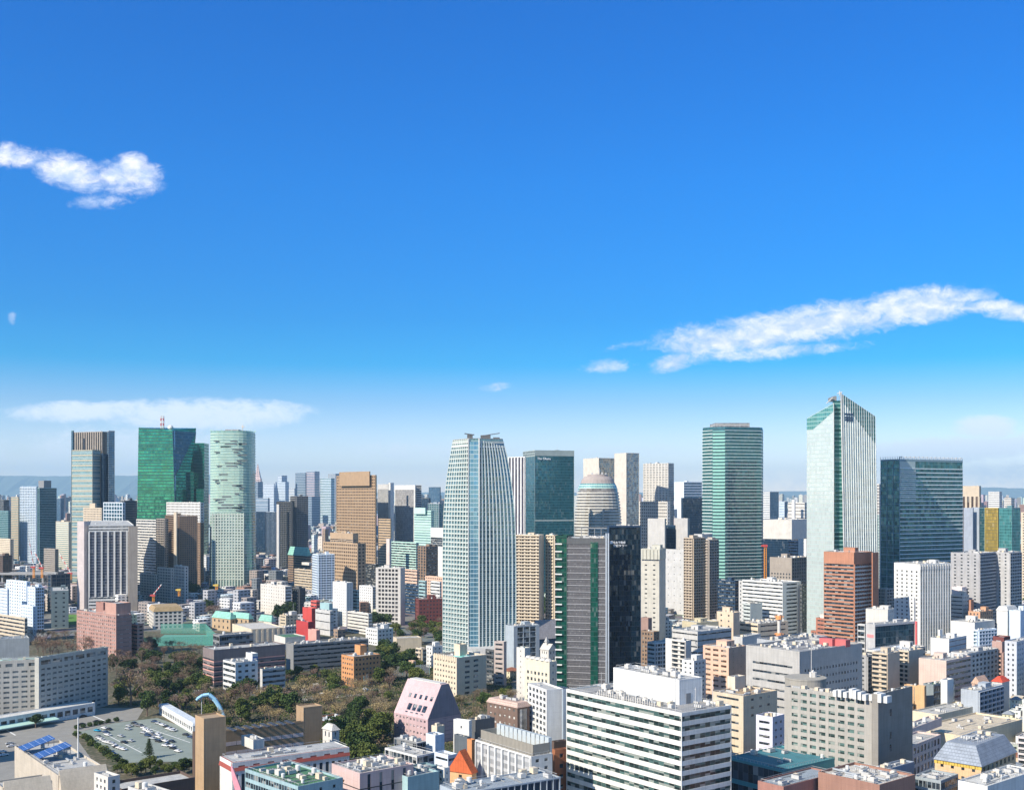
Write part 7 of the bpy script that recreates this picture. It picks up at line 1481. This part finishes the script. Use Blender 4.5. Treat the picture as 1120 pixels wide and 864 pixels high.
# ---------------------------------------------------------------- the many smaller buildings
def visible_floor(b):
    by = HZ+F*CZ/b['D']; return b['vb'] or min(by, 864)-4
RB = [dict(b, vf=visible_floor(b)) for b in REG]
OC = {'white': (.72, .72, .70), 'off white': (.62, .60, .55), 'cream': (.60, .52, .40), 'grey': (.40, .40, .40), 'pale grey': (.52, .52, .52), 'beige': (.50, .42, .32), 'tan': (.42, .31, .21), 'brown': (.24, .17, .12), 'pale pink': (.58, .44, .40), 'pale blue': (.50, .60, .68), 'brick red': (.36, .15, .10), 'dark grey': (.13, .135, .14), 'teal': (.16, .30, .30)}
CW_ = ['white']*7+['off white']*5+['cream']*4+['grey']*3+['pale grey']*5+['beige']*3+['tan']*2+['brown']*2+['pale pink']*2+['pale blue']*2+['brick red', 'dark grey', 'teal']
PROTO = []
def make_protos():
    rg = random.Random(21)
    sty = [('a', 3.2, 5, .4), ('a', 3.2, 7, .36), ('p', 3.6, 3.4, .5, .45), ('p', 5, 3.4, .45, .4), ('s', 3.7, .42), ('s', 3.8, .35, 3, 1.5), ('p', 3, 3.6, .6, .5), ('b',)]
    for i in range(36):
        w, d = rg.uniform(9, 22), rg.uniform(9, 20); fl = rg.choice((2, 3, 4, 5, 6, 7, 8, 9, 10, 11)) if i > 5 else rg.choice((2, 3)); Hh = fl*3.4+.5
        L = rg.choice(sty[:7]); Rr = rg.choice(sty); root = bpy.data.objects.new('low_rise_building', None); COL.objects.link(root)
        low = fl <= 3 and rg.random() < .45; n = int(rg.uniform(1, 5)+w*d/110)
        gl = glass((.05, .065, .075), 3.1, 3.4, (.16, .16, .16), .12, met=.1, var=.8)
        volume(root, ((0, 0), 0.0), (0, 0), 0.0, w, d, Hh, 'obj', gl, L, Rr, 0.0, None if low else n, rg.choice(('lgrey', 'off', 'grey', 'cool', 'lgrey', 'greenroof', 'tan')), rg.uniform(.5, 1.2), (.035, .05, .065), 'wall', i, (w > 11 and not low), rg.random() < .3, 2000, 'hip' if low else 'flat', rg.uniform(2, 3.2), rg.choice(('slate', 'brown', 'dgrey', 'bgrey')) if low else None, None, (1, 1, 1, 1))
        PROTO.append(dict(root=root, w=w, d=d, H=Hh, roof='pitched' if low else 'flat', kids=list(root.children), used=False, tall=fl >= 8))
make_protos()
def zone(X, Y):
    x = 560+F*X/Y; y = HZ+F*CZ/Y
    if y > 742 and x < 575: return False              # park, hotel, school
    if y > 700 and x < 470: return False
    if 425 < x < 490 and y > 660: return False
    if 560 < x < 612 and 655 < y < 690: return False
    if 25 < x < 100 and 672 < y: return False
    if 120 < x < 240 and y > 690: return False
    return True
PL = []; rgB = random.Random(5)
cand = []
Y = 610
while Y < 2750:
    half = 560/F*Y*1.04; step = 16+Y*.007; X = -half+rgB.uniform(0, step)
    while X < half:
        cand.append((X+rgB.uniform(-3, 3), Y+rgB.uniform(-4, 4))); X += step*rgB.uniform(.85, 1.25)
    Y += step*1.02
def place_infill(cand=cand, PROTO=PROTO, ns=14, grid={}, PL=PL, street=True):
    for X, Y in cand:
        if not zone(X, Y): continue
        x = 560+F*X/Y
        th = math.radians((25, 48, 38, 55, 30)[int((math.sin(X*.006)+math.cos(Y*.004)+2)*1.24) % 5])
        if street and int((X*math.cos(th)-Y*math.sin(th))/95) != int((X*math.cos(th)-Y*math.sin(th)+9)/95) : continue      # streets
        near = [b for b in RB if abs(X-b['ctr'][0]) < 130 and abs(Y-b['ctr'][1]) < 130]
        pr = rgB.sample(PROTO, ns); ok_ = None
        for p_ in pr:
            r_ = math.hypot(p_['w'], p_['d'])/2; hw = r_*F/Y
            yt = HZ-F*(p_['H']-CZ)/Y
            if p_['tall'] and rgB.random() < .55: continue
            if any(inrect(X, Y, b, r_*.86) for b in near): continue
            lim = max([b['vf'] for b in RB if b['D'] > Y and b['x0'] < x+hw*.8 and b['x1'] > x-hw*.8] or [HZ+16])
            if yt-2 < lim: continue
            k = (int(X//30), int(Y//30)); bad = False
            for i in (-1, 0, 1):
                for j in (-1, 0, 1):
                    for (a, b, q) in grid.get((k[0]+i, k[1]+j), ()):
                        if (X-a)**2+(Y-b)**2 < ((r_+q)*.80)**2: bad = True
            if bad: continue
            ok_ = (p_, th, r_, yt); grid.setdefault(k, []).append((X, Y, r_)); break
        if ok_: PL.append((X, Y)+ok_)
place_infill()
GRID = {}
PL.sort(key=lambda q: q[1])
far = MB(); far.cc = (1, 1, 1, 1)
IND = PL[:292]
print('INFILL', len(PL), 'farthest individual', IND[-1][1] if IND else None, 'first', PL[0][1])
GR = 'smaller buildings filling the city blocks'
for X, Y, p_, th, r_, yt in IND:
    cn = rgB.choice(CW_); col = tuple(c*rgB.uniform(.9, 1.08) for c in OC[cn])
    if not p_['used']: r = p_['root']; p_['used'] = True; kids = p_['kids']
    else:
        r = p_['root'].copy(); COL.objects.link(r); kids = []
        for ch in p_['kids']: c = ch.copy(); COL.objects.link(c); c.parent = r; kids.append(c)
    r.location = (X, Y, 0); r.rotation_euler = (0, 0, -th+rgB.choice((0, math.pi/2 if 0 else 0)))
    for c in kids:
        if c.name.startswith(('wall', 'balcon')): c.color = (*col, 1)
    size = 'low' if p_['H'] < 13 else ('tall' if p_['H'] > 27 else 'medium')
    AUTO.append((r, '%s %s %s roofed building' % (size, cn, p_['roof']), 'building', Y, p_['H']/2, GR))
for p_ in PROTO:
    if not p_['used']:
        for c in p_['kids']: bpy.data.objects.remove(c)
        bpy.data.objects.remove(p_['root'])
# small houses squeezed between the blocks
HP = []
def house_protos():
    rg = random.Random(44)
    for i in range(16):
        w, d = rg.uniform(6, 11), rg.uniform(6, 10); Hh = rg.choice((3.2, 6.2, 6.4, 8.8)); pit = rg.random() < .5; root = bpy.data.objects.new('small_house', None); COL.objects.link(root)
        volume(root, ((0, 0), 0.0), (0, 0), 0.0, w, d, Hh, 'obj', glass((.05, .065, .075), 3.1, 3.0, (.16, .16, .16), .12, met=.1, var=.8), rg.choice((('p', 3, 3, .45, .4), ('a', 3, 4, .35, .9), ('p', 2.5, 3, .35, .4))), ('p', 3, 3, .35, .35), 0.0, None if pit else 2, rg.choice(('lgrey', 'off', 'cool', 'white')), .5, (.035, .05, .065), 'wall', i, False, False, 2000, rg.choice(('hip', 'gable', 'gabley')) if pit else 'flat', rg.uniform(1.6, 2.6), rg.choice(('slate', 'brown', 'dgrey', 'bgrey', 'brick', 'off')) if pit else None, None, (1, 1, 1, 1))
        HP.append(dict(root=root, w=w, d=d, H=Hh, roof='pitched' if pit else 'flat', kids=list(root.children), used=False, tall=False))
house_protos()
cand2 = []; Y = 600
while Y < 1500:
    half = 560/F*Y*1.02; step = 11+Y*.003; X = -half
    while X < half: cand2.append((X+rgB.uniform(-2.5, 2.5), Y+rgB.uniform(-2.5, 2.5))); X += step
    Y += step
GR0 = place_infill.__defaults__[3]; PL2 = []; place_infill(cand2, HP, 6, place_infill.__defaults__[3], PL2, False)
PL2.sort(key=lambda q: q[1]); print('HOUSES', len(PL2), PL2[-1][1] if PL2 else 0)
for X, Y, p_, th, r_, yt in PL2[:285]:
    cn = rgB.choice(['white']*6+['off white']*5+['cream']*4+['pale grey']*4+['beige']*2+['grey']*2+['pale pink', 'pale blue', 'tan', 'brown', 'brick red']); col = tuple(c*rgB.uniform(.9, 1.08) for c in OC[cn])
    if not p_['used']: r = p_['root']; p_['used'] = True; kids = p_['kids']
    else:
        r = p_['root'].copy(); COL.objects.link(r); kids = []
        for ch in p_['kids']: c = ch.copy(); COL.objects.link(c); c.parent = r; kids.append(c)
    r.location = (X, Y, 0); r.rotation_euler = (0, 0, -th)
    for c in kids:
        if c.name.startswith(('wall', 'balcon')): c.color = (*col, 1)
    AUTO.append((r, 'small %s %s roofed house' % (cn, p_['roof']), 'house', Y, p_['H']/2, 'small houses between the blocks'))
for p_ in HP:
    if not p_['used']:
        for c in p_['kids']: bpy.data.objects.remove(c)
        bpy.data.objects.remove(p_['root'])
# distant city: one mass
rg = random.Random(31); FC = [(.6, .6, .6), (.52, .50, .46), (.48, .42, .36), (.38, .38, .4), (.30, .26, .24), (.5, .42, .40), (.42, .5, .55), (.16, .18, .2), (.70, .70, .70), (.34, .2, .15)]
def fbx(X, Y, w, d, h, a, col):
    far.cc = (*col, 1); c, s = math.cos(a), math.sin(a)
    P_ = [(X+u*c-v*s, Y+u*s+v*c) for u, v in ((-w/2, -d/2), (w/2, -d/2), (w/2, d/2), (-w/2, d/2))]
    far.hexa([(*q, 0) for q in P_]+[(*q, h) for q in P_])
for X, Y, p_, th, r_, yt in PL[292:]: fbx(X, Y, p_['w'], p_['d'], p_['H'], -th, rg.choice(FC)); 
Y = 2700
while Y < 15000:
    half = 560/F*Y*1.03+250; st = 22+(Y-2700)*.0068; X = -half
    while X < half:
        X += st*rg.uniform(.7, 1.3); YY = Y+rg.uniform(-.4, .4)*st; h = rg.choice((7, 8, 9, 11, 13, 16, 22, 30)); 
        if rg.random() < .06: h = rg.uniform(40, 75)
        if rg.random() < .02 and Y > 3500: h = rg.uniform(80, 130)
        if Y > 7000 and rg.random() < .10: h = rg.uniform(70, 170)
        x = 560+F*X/YY; yt = HZ-F*(h-CZ)/YY; 
        if any(b['D'] > YY-30 and b['x0']-1 < x < b['x1']+1 and yt < b['vf']-1 for b in RB if b['D'] > 2000): h = min(h, 12)
        if any(inrect(X, YY, b, 14) for b in RB if abs(b['ctr'][1]-YY) < 100): continue
        w_ = rg.uniform(10, 22)*(1+(Y-2700)/9000); fbx(X, YY, w_, w_*rg.uniform(.6, 1.1), h, -math.radians(rg.choice((25, 40, 50))), [c*rg.uniform(.85, 1.1) for c in rg.choice(FC)])
        if h > 15 and rg.random() < .5: fbx(X, YY, w_*.3, w_*.3, h+4, 0, (.5, .5, .5))
    Y += st*rg.uniform(.9, 1.3)
Y = 620
while Y < 2750:
    half = 560/F*Y*1.03+180; st = 15+max(0, Y-1150)*.004; X = -half
    while X < half:
        X += st*rg.uniform(.8, 1.3); YY = Y+rg.uniform(-.4, .4)*st; w_ = rg.uniform(7, 13); h = rg.choice((5.5, 6, 7, 8.5, 9, 11, 13))
        out_ = abs(X) > 560/F*YY+22
        if YY < 1150 and not out_: continue
        if YY < 1700 and not out_ and not zone(X, YY): continue
        if out_ and rg.random() < .35: h = rg.uniform(14, 34); w_ += 5
        if YY < 1400 and any((X-a)**2+(YY-b)**2 < (q*.8+w_*.6)**2 for k_ in ((int(X//30)+i, int(YY//30)+j) for i in (-1, 0, 1) for j in (-1, 0, 1)) for (a, b, q) in GR0.get(k_, ())): continue
        if any((X-a)**2+(YY-b)**2 < (q*.75+w_*.5)**2 for k_ in ((int(X//30)+i, int(YY//30)+j) for i in (-1, 0, 1) for j in (-1, 0, 1)) for (a, b, q) in GR0.get(k_, ())): continue
        if any(inrect(X, YY, b, w_*.6) for b in RB if abs(b['ctr'][1]-YY) < 100): continue
        x = 560+F*X/YY; yt = HZ-F*(h-CZ)/YY
        if any(b['D'] > YY and b['x0'] < x < b['x1'] and yt < b['vf']+1 for b in RB): continue
        if rg.random() < .12: continue
        fbx(X, YY, w_, w_*rg.uniform(.7, 1.2), h, -math.radians((25, 48, 38, 55, 30)[int((math.sin(X*.006)+math.cos(YY*.004)+2)*1.24) % 5]), [c*rg.uniform(.85, 1.15) for c in rg.choice(FC)])
        if rg.random() < .5: fbx(X+rg.uniform(-2, 2), YY, 2.5, 2.5, h+2, 0, (.55, .55, .55))
    Y += st
o = link('distant_city', far.mesh('distant_city', facade('attr', 4.5, 3.8, .6, .42))); tag(o, 'carpet of countless small pale buildings reaching to the horizon', 'city', None, 'stuff')
# tree clumps between far buildings
gm = MB()
for i in range(1500):
    Y = rg.uniform(1500, 6000); X = rg.uniform(-.46, .46)*Y
    if not free(X, Y, 6): continue
    for j in range(14): quadleaf(gm, Vector((X+rg.gauss(0, 5), Y+rg.gauss(0, 5), rg.uniform(1, 9))), rg.uniform(1, 2.2), rg)
o = link('distant_greenery', gm.mesh('distant_greenery', LM[0])); tag(o, 'scattered dark green tree clumps between the far buildings', 'greenery', None, 'stuff')

# ---------------------------------------------------------------- labels by neighbour
NM = [b for b in REG if b.get('main') and b['ref']]
def scx(r): l = r.location; return 560+F*l.x/l.y
REL = {}
for (r, lb, cat, D, z, grp) in AUTO:
    x, y = scx(r), HZ+F*(CZ-z)/D; best = None
    for b in NM:
        bx = (b['x0']+b['x1'])/2; base = min(HZ+F*CZ/b['D'], b['vb'] or 999); dx = 0 if b['x0'] <= x <= b['x1'] else min(abs(x-b['x0']), abs(x-b['x1']))
        dy = abs(y-min(max(y, b['yt']), base)); sc_ = dx+dy*1.2
        if best is None or sc_ < best[0]: best = (sc_, b, dx)
    b = best[1]
    rel = ('in front of the' if D < b['D'] else 'just behind the') if best[2] == 0 else ('left of the' if x < b['x0'] else 'right of the')
    REL.setdefault((lb, rel, b['ref']), []).append((x, D, r, cat, grp))
ORD = ['leftmost', 'second', 'third', 'fourth', 'fifth', 'sixth', 'seventh', 'eighth', 'ninth', 'tenth', 'eleventh', 'twelfth', 'thirteenth', 'fourteenth', 'fifteenth', 'sixteenth', 'seventeenth', 'eighteenth', 'nineteenth', 'twentieth']
for (lb, rel, ref), L in REL.items():
    L.sort(key=lambda q: (q[0], q[1]))
    for i, (x, D, r, cat, grp) in enumerate(L):
        n = len(L)
        if n == 1: s_ = '%s %s %s' % (lb, rel, ref)
        elif i == n-1: s_ = 'rightmost %s %s %s' % (lb, rel, ref)
        elif i == 0: s_ = 'leftmost %s %s %s' % (lb, rel, ref)
        else: s_ = '%s from left %s %s %s' % (ORD[i] if i < 20 else 'middle', lb, rel, ref)
        w_ = s_.split()
        if len(w_) > 16: s_ = ' '.join(w for w in w_ if w not in ('the', 'little', 'roofed'))
        tag(r, s_, cat, grp)
for o in bpy.data.objects:
    if o.name == 'skyscraper.020': print('LBL', o['label'])
print('objects', len(bpy.data.objects), 'top', sum(1 for o in bpy.data.objects if o.parent is None))
